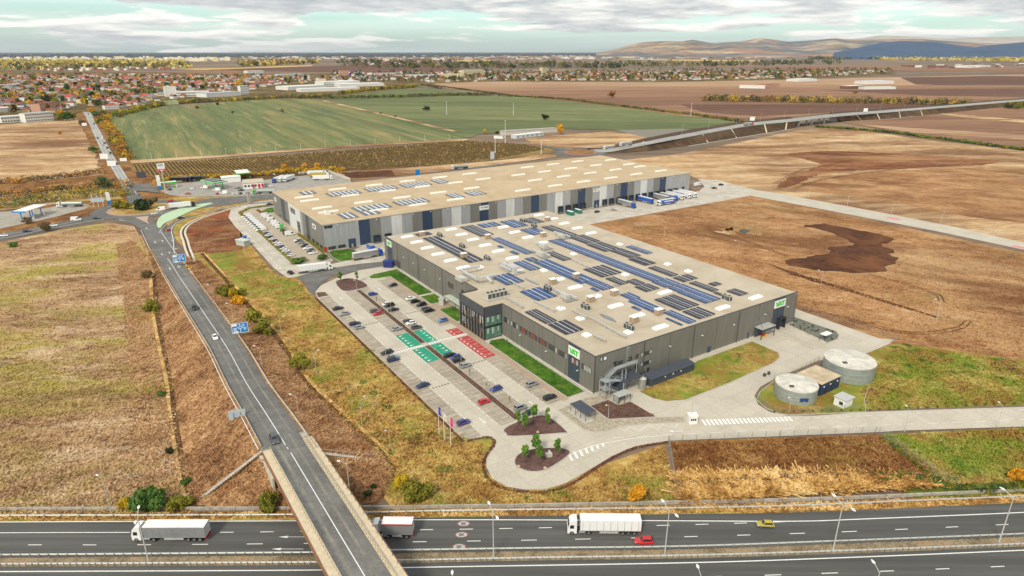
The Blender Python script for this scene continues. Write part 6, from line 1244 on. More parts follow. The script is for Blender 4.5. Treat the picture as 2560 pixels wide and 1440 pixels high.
def car_meshes(kind):
 if kind in protos:return protos[kind]
 L_,Wd,hb,hr,f0,f1,f2,f3=CARS[kind];h=L_/2;w=Wd/2;X=lambda f:h-f*L_
 b=loft_x([(h,w*.62,.38,.52,.60,w*.55),(h-.10,w*.86,.26,.56,.72,w*.72),(h-.45,w*.98,.22,.62,.80,w*.84),(X(f0),w,.22,.66,hb,w*.86),(X(.5),w,.22,.68,hb+.02,w*.88),(X(.8),w,.22,.68,hb+.03,w*.87),(X(f3),w*.97,.24,.66,hb+.01,w*.84),(-h+.10,w*.90,.26,.62,hb-.06,w*.76),(-h,w*.78,.40,.58,hb-.22,w*.66)])
 c=[[(X(f0),-w*.82,hb),(X(f0),w*.82,hb),(X(f3),w*.82,hb+.01),(X(f3),-w*.82,hb+.01)],[(X(f1),-w*.64,hr-.04),(X(f1),w*.64,hr-.04),(X(f2),w*.63,hr-.02),(X(f2),-w*.63,hr-.02)],[(X(f1)-.15,-w*.55,hr+.02),(X(f1)-.15,w*.55,hr+.02),(X(f2)+.12,w*.55,hr+.02),(X(f2)+.12,-w*.55,hr+.02)]]
 b.loft(c,cap=True);body=b.mesh('body',[CP['grey']])
 def quad(p,q,r_,s_,sh=.10,out=.012):
  P=[Vector(x)for x in(p,q,r_,s_)];ce=sum(P,Vector())/4;n_=(P[1]-P[0]).cross(P[3]-P[0]).normalized();P=[x.lerp(ce,sh)+n_*out for x in P];return MB().face(P).mesh('glass',m_carglass)
 ws=quad(c[0][0],c[0][1],c[1][1],c[1][0]);rw=quad(c[0][2],c[0][3],c[1][3],c[1][2]);sl=quad(c[0][3],c[0][0],c[1][0],c[1][3],.14);sr=quad(c[0][1],c[0][2],c[1][2],c[1][1],.14)
 hl=MB().box((h-.16,0,.64),(.22,.36,.13)).mesh('headlight',m_headl);tl=MB().box((-h+.10,0,.72),(.12,.30,.18)).mesh('taillight',m_taill)
 s=MB();s.v=list(b.v);s.f=list(b.f);s.m=[0]*len(b.f)
 for me in(ws,rw,sl,sr):s.face([tuple(v_.co)for v_ in me.vertices],1)
 for x in(h*.62,-h*.60):
  for y in(-1,1):s.tube((x,y*(w-.2),.31),(x,y*(w+.01),.31),.31,None,8,2)
 simple=s.mesh('car',[CP['grey'],m_carglass,m_tyre]);protos[kind]=(body,ws,rw,sl,sr,hl,tl,simple,h,w);return protos[kind]
def recolor(o,mat):o.material_slots[0].link='OBJECT';o.material_slots[0].material=mat;return o
def car(pos,ang,kind,color,label,group=None,z=.17,near=True,scale=1.0,name=None,cat='car'):
 body,ws,rw,sl,sr,hl,tl,simple,h,w=car_meshes(kind);nm=name or('parked_car' if group and 'park' in group else 'car')
 if not near:
  o=link(nm,simple,None,(pos[0],pos[1],z),ang,label=label,cat=cat,group=group);o.scale=(scale,)*3;return recolor(o,CP[color])
 t=empty(nm,(pos[0],pos[1],z),ang,label,cat,group);t.scale=(scale,)*3
 recolor(link('body',body,t),CP[color])
 link('windscreen',ws,t);link('rear_window',rw,t);link('side_window',sl,t);link('side_window',sr,t)
 for s in(-1,1):link('headlight',hl,t,(0,s*w*.62,0));link('taillight',tl,t,(0,s*w*.66,0))
 wm,rm=wheel_me()
 for x in(h*.62,-h*.60):
  for s in(-1,1):q=link('wheel',wm,t,(x,s*(w-.10),.32));link('rim',rm,q)
 return t
def van_meshes(high=True,tag_='van'):
 if tag_ in protos:return protos[tag_]
 L_,w,H=(5.9,1.0,2.55)if high else(4.6,.92,1.95);h=L_/2
 b=loft_x([(h,w*.80,.35,.75,.95,w*.72),(h-.35,w*.95,.25,.85,1.12,w*.85),(h-1.0,w,.25,1.0,1.28,w*.9),(h-1.75,w,.25,1.2,H-.12,w*.84),(h-2.2,w,.25,1.2,H,w*.86),(-h+.1,w,.25,1.2,H,w*.86),(-h,w*.96,.3,1.2,H-.08,w*.82)])
 body=b.mesh('body',[CP['white']]);g=MB().face([(h-1.02,-w*.84,1.33),(h-1.02,w*.84,1.33),(h-1.70,w*.80,H-.2),(h-1.70,-w*.80,H-.2)]);g.v=[(x+.03,y,z+.03)for x,y,z in g.v]
 sd=[MB().face([(h-1.2,s*(w+.008),1.3),(h-2.5,s*(w+.008),1.3),(h-2.5,s*w*.945,H-.45),(h-1.6,s*w*.945,H-.45)]).mesh('side_window',m_carglass)for s in(-1,1)]
 s_=MB();s_.v=list(b.v);s_.f=list(b.f);s_.m=[0]*len(b.f);s_.face(g.v,1)
 for m_ in sd:s_.face([tuple(v_.co)for v_ in m_.vertices],1)
 for x in(h-1.0,-h+1.1):
  for y in(-1,1):s_.tube((x,y*(w-.2),.34),(x,y*(w+.01),.34),.34,None,8,2)
 protos[tag_]=(body,g.mesh('windscreen',m_carglass),sd,s_.mesh('van',[CP['white'],m_carglass,m_tyre]),h,w);return protos[tag_]
def van(pos,ang,color,label,group=None,z=.17,near=True,high=True,name='van',logo=None):
 body,g,sd,simple,h,w=van_meshes(high,'van' if high else 'small_van')
 if not near:return recolor(link(name,simple,None,(pos[0],pos[1],z),ang,label=label,cat='van',group=group),CP[color])
 t=empty(name,(pos[0],pos[1],z),ang,label,'van',group);recolor(link('body',body,t),CP[color]);link('windscreen',g,t)
 for m_ in sd:link('side_window',m_,t)
 wm,rm=wheel_me(.34)
 for x in(h-1.0,-h+1.1):
  for s in(-1,1):q=link('wheel',wm,t,(x,s*(w-.1),.34));link('rim',rm,q)
 if logo:
  for s in(-1,1):MB().face([(-.9+.35*math.cos(k*.785),s*(w+.012),1.35+.35*math.sin(k*.785))for k in range(8)][::s]).build('emblem',logo,t)
 return t
m_chassis=flat('lorry_chassis',(.035,.035,.035),.7)
def lorry_meshes():
 if 'lorry' in protos:return protos['lorry']
 cab=MB();cab.loft([[(8.2,-1.15,.45),(8.2,1.15,.45),(8.2,1.15,1.7),(8.2,-1.15,1.7)],[(8.05,-1.22,.4),(8.05,1.22,.4),(8.05,1.22,2.0),(8.05,-1.22,2.0)],[(7.8,-1.22,.4),(7.8,1.22,.4),(7.75,1.18,3.2),(7.75,-1.18,3.2)],[(7.2,-1.22,.4),(7.2,1.22,.4),(7.2,1.15,3.75),(7.2,-1.15,3.75)],[(6.1,-1.22,.4),(6.1,1.22,.4),(6.1,1.15,3.85),(6.1,-1.15,3.85)]]);cab_m=cab.mesh('cab',[CP['white']])
 ws=MB().face([(8.07,-1.05,1.95),(8.07,1.05,1.95),(7.79,1.03,3.05),(7.79,-1.03,3.05)]).mesh('windscreen',m_carglass)
 sw=[MB().face([(7.7,s*1.235,1.75),(6.75,s*1.235,1.75),(6.75,s*1.215,2.65),(7.6,s*1.215,2.65)]).mesh('side_window',m_carglass)for s in(-1,1)]
 gr=MB().box((8.21,0,.95),(.04,1.7,.8)).mesh('grille',m_chassis);ch=MB().bx(2.2,6.4,-.45,.45,.7,1.05).bx(-8.2,3.2,-.5,.5,.95,1.2).mesh('chassis',m_chassis)
 box=MB().bx(-8.2,5.35,-1.275,1.275,1.22,3.86).mesh('trailer_side',[CP['silver']]);roof=MB().bx(-8.22,5.37,-1.28,1.28,3.87,4.0).mesh('trailer_roof',[CP['white']]);skirt=MB().bx(-3.2,1.0,-1.26,1.26,.55,1.1).mesh('side_skirt',flat('lorry_skirt',(.42,.42,.42),.5));bump=MB().bx(-8.25,-8.1,-1.2,1.2,.5,.95).mesh('rear_bumper',m_taill);tank_=MB().tube((4.2,-1.0,.75),(5.6,-1.0,.75),.32,None,8).tube((4.2,1.0,.75),(5.6,1.0,.75),.32,None,8).mesh('fuel_tank',m_rim)
 cyl=MB();cyl.tube((-8.2,0,2.4),(4.9,0,2.5),1.25,1.25,16)
 m_strap=flat('curtain_strap_grey',(.22,.22,.22),.6);strap=MB().bx(-.035,.035,-.007,.007,1.25,3.7).mesh('curtain_strap',m_strap);rail_=MB().bx(-8.2,5.35,-1.3,-1.28,1.12,1.3).bx(-8.2,5.35,1.28,1.3,1.12,1.3).mesh('side_rail',m_rim);rear=MB().bx(-8.24,-8.21,-1.2,-.03,1.3,3.75).bx(-8.24,-8.21,.03,1.2,1.3,3.75).mesh('rear_door',flat('trailer_door_grey',(.45,.45,.44),.5))
 protos['lorry']=dict(strap=strap,rail=rail_,rear=rear,cab=cab_m,ws=ws,sw=sw,gr=gr,ch=ch,box=box,roof=roof,skirt=skirt,bump=bump,tank=tank_,cyl=cyl.mesh('tank_barrel',m_tank));return protos['lorry']
def lorry(pos,ang,label,cab='white',side='silver',roof='white',z=.16,near=True,group='articulated lorries',trailer=True,tanker=False,trim=None,stripe=None,tractor=True,short=False):
 P=lorry_meshes();t=empty('articulated_lorry' if trailer and tractor else 'lorry_tractor' if tractor else 'lorry_trailer',(pos[0],pos[1],z),ang,label,'lorry',group)
 if tractor:
  c=recolor(link('cab',P['cab'],t),CP[cab]);link('windscreen',P['ws'],c);link('grille',P['gr'],c)
  for m_ in P['sw']:link('side_window',m_,c)
  if near:link('fuel_tank',P['tank'],t)
 link('chassis',P['ch'],t)
 if trailer:
  if tanker:link('tank_barrel',P['cyl'],t)
  else:
   recolor(link('trailer_side',P['box'],t),CP[side]);recolor(link('trailer_roof',P['roof'],t),CP[roof])
   if trim:
    for s in(-1,1):MB().bx(-8.23,5.38,s*1.29-.03,s*1.29+.03,3.7,4.02).build('roof_trim',CP[trim],t)
    MB().bx(-8.27,-8.2,-1.3,1.3,3.65,4.03).build('roof_trim',CP[trim],t)
    for i in range(4):MB().bx(-7.5+i*3.2,-5.2+i*3.2,-.95,.95,4.005,4.03).build('roof_panel',m_signw,t)
   if stripe:
    for s in(-1,1):MB().bx(-6,3,s*1.277-.008,s*1.277+.008,2.4,3.1).build('lettering_band',CP[stripe],t)
  if near and not tanker:
   for i in range(18):q=link('curtain_strap',P['strap'],t,(-7.6+(i%9)*1.55,1.283 if i<9 else-1.283,0))
   link('side_rail',P['rail'],t);link('rear_door',P['rear'],t)
  link('side_skirt',P['skirt'],t);link('rear_bumper',P['bump'],t)
 if short:
  for q in t.children:
   if q.name.split('.')[0]in('cab','fuel_tank'):q.location.x-=2.6
   else:q.scale.x=.5;q.location.x*=.5
 wm,rm=wheel_me(.5,.34);xs=([4.6,1.4]if short else[7.2,3.4]if tractor else[])+([-1.6,-2.7]if short else[-4.2,-5.5,-6.8]if trailer else[])
 for x in xs:
  for s in(-1,1):q=link('wheel',wm,t,(x,s*1.06,.5));link('rim',rm,q)
 return t
 # ---- motorway traffic
MW=math.pi-R(.5)
c=gp(431,1346);lorry((c.x,c.y),math.pi+R(.3),'grey curtain sided lorry with white roof left of the bridge on the motorway')
c=gp(989,1338.5);lorry((c.x,c.y),math.pi-R(.8),'lorry with red edged roof and white roof panels emerging from under the bridge',trim='red',side='silver',short=True)
c=gp(1508,1330);lorry((c.x,c.y),math.pi-R(.8),'all white lorry beside the motorway verge, below the orange tree',side='white')
c=gp(1609,1358);car((c.x,c.y),math.pi-R(1),'hatchback','red','red hatchback on the motorway below the white lorry',z=.15)
c=gp(1912,1316);yc=car((c.x,c.y),math.pi-R(4),'hatchback','yellow','small yellow car with dark blue sills on the motorway slip lane',z=.15,scale=.92)
for sd_ in(-1,1):MB().bx(-1.9,1.9,sd_*.86-.05,sd_*.86+.05,.24,.5).build('sill',CP['blue'],yc)
# ---- embankment road
def on_em(px,py):return max(0,np.interp(py,[574,624,692,782,870,960,1040,1121],[.05,.3,1.2,2.8,4.4,5.8,6.7,7.2]))+.17
DN=R(-57.5)
for(px,py),kind,colr,lab,dr in((r1(2042,425),'suv','grey','dark grey car on the embankment road just before the bridge',-1),(r4(1602,1090),'saloon','white','white saloon halfway down the embankment road',-1),(r4(1450,872),'suv','black','black car on the upper embankment road below the roundabout',-1),(r4(1255,287),'hatchback','red','red hatchback turning in the slip lane by the mint painted island',1),(r4(1347,197),'saloon','navy','dark blue car on the slip road beside the mint painted island',0)):
 zz=on_em(px,py);c=gp(px,py,zz);a_=DN if dr<0 else(R(118)if dr else R(35))
 car((c.x,c.y),a_,kind,colr,lab,z=zz+.05)
c=gp(r4(1360,110)[0],520.5);lorry((c.x,c.y),R(30),'white box lorry with black cab entering the link road by the roundabout',cab='black',side='white',z=.26)
van(gp(*r4(1197,140)),R(200),'white','white van on the roundabout behind the small white car',z=.26);car(gp(*r4(1150,170)),R(215),'hatchback','white','small white car at the roundabout mouth',z=.26)
car(gp(*r4(1270,72)),R(160),'saloon','red','red saloon leaving the roundabout for the link road',z=.26)
c=gp(*r4(570,215));van(c,R(10),'white','white box van on the left approach road behind the black car',z=.2);car(gp(*r4(720,202)),R(12),'saloon','black','black saloon reaching the roundabout from the left',z=.2);car(gp(*r4(400,257)),R(16),'saloon','white','white car half hidden by the roadside bush',z=.2);car(gp(*r4(203,298)),R(16),'hatchback','navy','dark blue car on the left approach road',z=.2);car(gp(*r4(30,332)),R(196),'saloon','white','white car at the left edge on the approach road',z=.2)
c=gp(*t3(900,705));lorry((c.x,c.y),R(188),'tanker lorry parked at the left filling station',tanker=True)
for i,((x,y),colr,k,lab)in enumerate(((t3(1655,440),'white','hatchback','just before the roundabout'),(t3(1763,558),'silver','saloon','at the roundabout entry'),(t3(1500,158),'maroon','saloon','beside the white billboards'),(t1(1415,1350),'grey','saloon','above the billboards'),(t1(1310,1250),'white','saloon','level with the yellow roadside trees'),(t1(1378,1283),'black','saloon','next to the white saloon'),(t1(1342,1222),'maroon','saloon','just behind the box van'),(t1(1253,1158),'navy','saloon','left lane by the box van'),(t1(1190,1030),'white','saloon','level with the far billboard'),(t1(1205,978),'grey','saloon','near the town edge'),(t1(1135,850),'red','hatchback','at the town entrance'))):
 c=gp(x,y,.5);car((c.x,c.y),R(112),k,colr,f'{colr} car on the country road, {lab}','cars on the country road',z=.54,near=False,scale=1.15,name='car')
c=gp(*t1(1315,1165),.5);van((c.x,c.y),R(112),'white','white box van heading to town on the country road',z=.54,near=False)
# ---- front car park, estate frame; heading along the stall
def lot(px,py,kind,colr,lab,rev=False,frame=None):
 c=gp(px,py);car((c.x,c.y),EST_ANG+(math.pi if rev else 0),kind,colr,lab,'cars parked in the front car park',z=.19,name='parked_car')
LOT=[(c1(1165,490),'hatchback','navy','navy hatchback alone nearest the lawn tip in the row facing the factory'),(c1(1455,700),'saloon','white','white saloon in the row facing the factory'),(c1(1530,750),'suv','black','black car next to the white saloon facing the factory'),(c1(1620,805),'suv','black','black car in the middle of the five facing the factory'),(c1(1705,868),'estate','grey','dark grey car squeezed beside the last black car facing the factory'),(c1(1750,898),'estate','black','last black car of the five facing the factory'),(c1(1965,1055),'hatchback','sky blue','sky blue hatchback beside the red bays'),(c1(850,630),'hatchback','blue','blue hatchback alone nearest the planted oval in the inner hedge row'),(c1(1080,790),'saloon','white','white car half hidden behind a black one in the inner hedge row'),(c1(1110,815),'suv','black','black car in front of the white one in the inner hedge row'),(c1(1180,880),'saloon','black','black saloon beside the hedge lamp in the inner hedge row'),(c1(1420,1065),'estate','grey','grey estate just behind the white car near the green bays'),(c1(1450,1098),'hatchback','white','white hatchback near the upper green bays'),(c1(1545,1168),'suv','grey','blue grey car adjoining the upper green bays'),(c1(890,900),'estate','grey','grey car beside the bright red one in the outer hedge row'),(c1(920,945),'hatchback','red','bright red hatchback in the outer hedge row'),(c1(1230,1190),'saloon','silver','silver saloon just above the green bays'),(c1(290,860),'saloon','black','first black car along the meadow row'),(c1(390,948),'saloon','silver','blue silver saloon along the meadow row'),(c1(560,1105),'estate','navy','dark estate along the meadow row beside a silver hatchback'),(c1(635,1165),'hatchback','silver','silver hatchback along the meadow row'),(c2(430,545),'estate','black','black estate in the meadow row level with the zebra crossing'),(c2(525,620),'saloon','silver','silver car mostly hidden beside the dark blue one in the meadow row'),(c2(535,660),'suv','dark blue','dark blue car in the meadow row below the zebra crossing'),(c2(1005,1075),'saloon','dark blue','dark teal saloon alone in the meadow row'),(r2(920,300),'hatchback','purple','violet blue hatchback nearest the flags'),(c2(1445,590),'estate','black','black car adjoining the lower green bays'),(c2(1530,625),'hatchback','blue','blue car between two black cars below the green bays'),(c2(1580,670),'suv','black','black car beside the blue one below the green bays'),(c2(1695,755),'hatchback','silver','silver hatchback right below the three cars in the inner hedge row'),(c2(2175,1130),'hatchback','blue','lone blue hatchback in the inner hedge row'),(c2(1990,1335),'hatchback','red','red hatchback alone near the lower end of the outer hedge row'),(r2(1345,190),'suv','silver','silver estate by the trees of the end bed'),(r2(1400,232),'hatchback','navy','dark car behind the end bed trees'),(r2(1430,15),'suv','silver','silver car alone in the lower row facing the factory'),(r2(1562,112),'estate','black','black car nearest the bicycle shelter')]
for i,(p,k,colr,lab)in enumerate(LOT):lot(*p,k,colr,lab,rev=(i%3==0))
# ---- van park of the warehouse
m_logo=flat('dark_red_emblem',(.25,.02,.04),.6);m_logo2=flat('dark_emblem',(.05,.05,.06),.6)
bs=np.linspace(301,262,8)
for i,b in enumerate(bs):van(W(-40,b),EST_ANG+math.pi,'white',f'white delivery van in the left row of the van park, {ORD[i]} from the far end','delivery vans in the van park',z=.18,name='delivery_van',logo=m_logo if i in(2,5)else m_logo2 if i==1 else None)
for i,b in enumerate((297,291,282,273,268.5,262)):van(W(-28.5,b),EST_ANG,'white',f'white delivery van in the right row of the van park, {ORD[i]} from the far end','delivery vans in the van park',z=.18,name='delivery_van',logo=m_logo if i in(2,4)else None)
lorry((W(-30,250).x,W(-30,250).y),EST_ANG+R(80),'bright green lorry tractor parked among the vans',cab='green',trailer=False,near=True,z=.18);van(W(-28,242),EST_ANG,'white','white box van nose out beside the green lorry tractor','delivery vans in the van park',z=.18,name='delivery_van')
cl=['blue','white','navy','white','maroon','white','white','purple','white','white','silver','white'];kd=['saloon','hatchback','saloon','hatchback','hatchback','saloon','estate','hatchback','hatchback','saloon','hatchback','hatchback']
for i,b in enumerate(np.linspace(252,200,12)):car(W(-39.5,b),EST_ANG+math.pi,kd[i],cl[i],f'{cl[i]} car parked in the left row beyond the vans, {ORD[i]} after the vans','cars parked beside the warehouse',z=.18,name='parked_car')
cl=['white','black','silver','navy','white','grey','white'];kd=['hatchback','estate','hatchback','suv','suv','estate','saloon']
for i,b in enumerate((227,224.2,221,213.5,208.5,202.5,198)):car(W(-28,b),EST_ANG+math.pi,kd[i],cl[i],f'{cl[i]} car parked in the right row near the warehouse corner, {ORD[i]} from the far end','cars parked beside the warehouse',z=.18,name='parked_car')
car(gp(*c6(735,210)),EST_ANG,'saloon','navy','navy car behind the clipped hedge at the far end of the van park',z=.18);car(gp(*c6(1060,1310)),EST_ANG+R(100),'suv','black','black car waiting behind the white lorry on the service road',z=.18)
lorry((W(-36,168.2).x,W(-36,168.2).y),EST_ANG+R(-10),'white lorry on the asphalt strip between factory and warehouse',side='white',z=.18);p=W(-1.5,176);lorry((W(-6,175).x,W(-6,175).y),EST_ANG+R(2),'grey trailer with blue cab half hidden by the factory corner',cab='royal blue',z=.16)
for(x,y),col_,lab in((c5(775,840),'dark green','green roll off skip beside the striped facade, left one'),(c5(880,815),'dark green','green roll off skip beside the striped facade, right one'),(s4(1170,1150),'royal blue','blue roll off skip at the dock beside the factory corner')):
 a,b=abz(x,y);t=local('skip_container',a,b,lab,'skip',.14,group='roll off skips');MB().box((0,0,1.3),(2.5,6.0,2.3)).build('body',CP[col_],t);MB().box((0,0,2.5),(2.1,5.6,.12)).build('load',m_white if col_=='dark green' else m_wall,t)
 for s in(-1,1):MB().box((s*.8,0,.1),(.2,6,.18)).build('skid',m_chassis,t)
for px,side,cb,lab,tr in(((1545,748),'silver','royal blue','grey curtain sided lorry with blue cab backed to the striped facade',True),((1780,700),'royal blue','white','blue trailer without tractor backed to the striped facade',False),((2030,640),'silver','royal blue','grey trailer lorry third from the right at the docks',True),((2130,615),'silver','royal blue','grey lorry with blue cab second from the right at the docks',True),((2190,590),'white','white','white lorry at the docks left of the last two',True),((2330,565),'white','white','white lorry with blue lettering next to last at the docks',True),((2400,555),'white','white','white lorry at the far end of the docks',True)):
 a,_=abz(*c5(*px));a={1545:189.5,1780:209,2030:224.5,2130:231,2190:237.5,2330:245,2400:251}[px[0]]
 p=W(a,188.5);lorry((p.x,p.y),EST_ANG-math.pi/2,lab,cab=cb,side=side,z=.15,tractor=tr,stripe='royal blue' if px[0]==2330 else None)
p=W(216.5,177.2);lorry((p.x,p.y),EST_ANG+math.pi,'blue sided lorry with white cab parked across the loading yard',side='royal blue',stripe='white',z=.15)
car(gp(*c5(1110,785)),EST_ANG+.2,'hatchback','white','white car in the loading yard behind the black one',z=.15);car(gp(*c5(1135,808)),EST_ANG+.2,'saloon','black','black car in the loading yard beside the ramp',z=.15);car(gp(*c5(1352,785)),EST_ANG-.1,'saloon','beige','beige grey car alone in the loading yard',z=.15)
for i,(p,colr,k)in enumerate((((1742,465),'white','van'),(h3(140,1380),'white','van'),(h3(262,1350),'white','saloon'),(h3(305,1380),'black','saloon'),(h3(232,1398),'white','saloon'),(h3(255,1405),'black','saloon'))):
 lab=f'{colr} {k} at the far right end of the warehouse, {ORD[i]} from the left'
 van(gp(*p),EST_ANG,colr,lab,'vehicles at the warehouse end',near=False)if k=='van' else car(gp(*p),EST_ANG-.3,k,colr,lab,'vehicles at the warehouse end',near=False)
 # ---- filling station traffic and lorry park
for(x,y),k,colr,lab,an in((t4(675,470),'van','white','white minibus left of the solar canopy',175),(t4(830,500),'van','white','white minibus below the solar canopy',175),(t4(920,540),'van','white','white van beside the red car at the station edge',175),(t4(840,545),'hatchback','red','red car nose to the white van at the station edge',100),(t4(512,478),'hatchback','white','white car crossing the station forecourt',175),(t4(225,490),'hatchback','maroon','maroon car beside the tall pole sign',150),(t4(460,545),'saloon','red','red car low on the station forecourt',175),(t4(1020,475),'saloon','silver','silver car by the station shop',175),(t4(1110,470),'saloon','grey','grey car in front of the station shop',175),(t4(1140,500),'saloon','black','black car in front of the station shop',175),(t4(1550,295),'saloon','white','white car beside the lone tractor unit',175),(t4(1515,445),'saloon','white','white car right of the station shop',175)):
 van(gp(x,y),R(an),colr,lab,'vehicles at the middle filling station',near=False)if k=='van' else car(gp(x,y),R(an),k,colr,lab,'vehicles at the middle filling station',near=False)
for i,(x,colr)in enumerate(((1035,'white'),(1085,'white'),(1135,'black'),(1180,'white'),(1225,'grey'),(1270,'white'))):car(gp(*t4(x,545-i*3)),R(115),'saloon',colr,f'{colr} car parked along the forecourt edge, {ORD[i]} from the left','cars along the forecourt edge',near=False)
for i,(x,y)in enumerate(((380,385),(545,372))):c=gp(*t4(x,y));lorry((c.x,c.y),R(5),f'black car transporter lorry below the yellow hedge, {("left", "right")[i]} one',cab='black',side='black',roof='black',near=False,z=.2)
for(x,y),an,lab,cb,sd in((t4(1620,380),-100,'blue cab lorry leftmost in the lorry park','royal blue','white'),(t4(1690,375),-100,'white lorry second in the lorry park','white','white'),(t4(1755,370),-100,'white lorry third in the lorry park','white','white'),(t4(2190,360),8,'nearest white lorry along the lorry park wall','white','white'),(t4(2150,325),8,'lorry with yellow stripe along the lorry park wall','white','yellow'),(t4(2120,300),8,'rear white lorry along the lorry park wall','white','white')):
 c=gp(x,y);lorry((c.x,c.y),R(an),lab,cab=cb,side=sd,roof='white' if sd!='yellow' else 'yellow',near=False,z=.2)
c=gp(*t4(1410,310));lorry((c.x-4,c.y),R(175),'lone white tractor unit behind the station',trailer=False,near=False,z=.2);c=gp(*t4(1440,540));lorry((c.x,c.y),R(190),'tanker with green cab on the forecourt edge by the pylon',cab='green',tanker=True,near=False,z=.2)
for(x,y),an,lab,zz in((h2(890,1258),205,'white tanker lorry on the link road beyond the tan roof',.3),(h2(2000,1112),215,'white lorry leaving the far roundabout',.4),(h2(2125,1085),210,'white tipper lorry climbing the flyover',4.8),(h3(510,935),30,'red lorry on the flyover',8.8)):
 c=gp(x,y,zz);lorry((c.x,c.y),R(an),lab,cab='red' if 'red' in lab else 'white',tanker='tanker' in lab,near=False,z=zz)
for(x,y),colr,lab,zz in((h2(1855,1112),'black','black car at the far roundabout exit',.4),(h2(2262,1065),'white','white van shaped car on the flyover ramp',6.5)):car(gp(x,y,zz),R(30),'suv',colr,lab,near=False,z=zz)
# ------------------------------------------------------------------ vegetation
def leaf_mat(name,c,c2=None,var=.35):
 """two-tone foliage, tinted per leaf clump by world position and per plant by the object's random"""
 if name in MAT:return MAT[name]
 c2=c2 or tuple(x*1.7 for x in c);m,nt,b=_nodes(name);N=nt.nodes.new;L=nt.links.new
 b.inputs['Roughness'].default_value=.75;b.inputs['Specular IOR Level'].default_value=.2
 g=N('ShaderNodeNewGeometry');n=N('ShaderNodeTexNoise');n.inputs['Scale'].default_value=.9;n.inputs['Detail'].default_value=3;L(g.outputs['Position'],n.inputs[0])
 oi=N('ShaderNodeObjectInfo');a=N('ShaderNodeMath');a.operation='MULTIPLY_ADD';L(oi.outputs['Random'],a.inputs[0]);a.inputs[1].default_value=.35;L(n.outputs[0],a.inputs[2])
 mr=N('ShaderNodeMapRange');mr.inputs['From Min'].default_value=.4;mr.inputs['From Max'].default_value=.95;L(a.outputs[0],mr.inputs[0])
 mx=N('ShaderNodeMix');mx.data_type='RGBA';L(mr.outputs[0],mx.inputs['Factor']);mx.inputs['A'].default_value=col4(c);mx.inputs['B'].default_value=col4(c2);L(mx.outputs['Result'],b.inputs['Base Color'])
 b.inputs['Subsurface Weight'].default_value=0.0
 MAT[name]=m;return m
LV={'green':leaf_mat('green_leaves',(.035,.085,.015),(.11,.20,.04)),'dark':leaf_mat('dark_green_leaves',(.022,.040,.014),(.05,.075,.025)),'olive':leaf_mat('olive_leaves',(.12,.125,.016),(.28,.25,.03)),'yellow':leaf_mat('yellow_leaves',(.42,.29,.02),(.68,.48,.03)),'orange':leaf_mat('orange_leaves',(.50,.22,.015),(.78,.40,.03)),'rust':leaf_mat('rust_leaves',(.20,.09,.03),(.36,.18,.05)),'brown':leaf_mat('brown_scrub_leaves',(.13,.09,.04),(.25,.18,.08)),'sunlit_gold':leaf_mat('sunlit_gold_leaves',(.56,.43,.09),(.85,.68,.24)),'maroon':leaf_mat('maroon_leaves',(.09,.03,.025),(.16,.06,.04)),'bright':leaf_mat('bright_young_leaves',(.07,.17,.02),(.16,.28,.04))}  # gold entry is yellow foliage brightened to paint sunlight onto far trees
m_bark=flat('bark',(.10,.075,.05),.9,var=.25,scale=3)
def leaf_cloud(rng,blobs,n,size,flatz=1.0):
 """n small leaf faces spread over and inside the blobs (x, y, z, rx, ry, rz); returns verts, faces"""
 bl=np.array(blobs);wgt=bl[:,3]*bl[:,4]*bl[:,5];wgt=wgt/wgt.sum();idx=rng.choice(len(bl),n,p=wgt)
 d=rng.normal(size=(n,3));d/=np.linalg.norm(d,axis=1)[:,None];r=rng.uniform(.55,1.0,n)**.6*rng.uniform(.85,1.12,n)
 c=bl[idx,:3]+d*bl[idx,3:]*r[:,None]
 t=rng.normal(size=(n,3));t/=np.linalg.norm(t,axis=1)[:,None];nn=d+rng.normal(size=(n,3))*.7;u_=np.cross(nn,t);u_/=np.linalg.norm(u_,axis=1)[:,None]+1e-9;w_=np.cross(u_,nn);w_/=np.linalg.norm(w_,axis=1)[:,None]+1e-9
 s=(size*rng.uniform(.6,1.4,n))[:,None]
 v=np.stack([c-u_*s,c-w_*s*.7,c+u_*s,c+w_*s*.7],1).reshape(-1,3);v[:,2]=np.maximum(v[:,2],.02)
 f=np.arange(n*4).reshape(n,4);return v,f
def np_mesh(name,v,f,mats,midx=None):
 me=bpy.data.meshes.new(name);k=f.shape[1];me.vertices.add(len(v));me.vertices.foreach_set('co',v.astype(np.float32).ravel());me.loops.add(f.size);me.loops.foreach_set('vertex_index',f.astype(np.int32).ravel());me.polygons.add(len(f));me.polygons.foreach_set('loop_start',np.arange(0,f.size,k,dtype=np.int32))
 for m in(mats if isinstance(mats,list)else[mats]):me.materials.append(m)
 if midx is not None:me.polygons.foreach_set('material_index',midx.astype(np.int32))
 me.update(calc_edges=True);return me
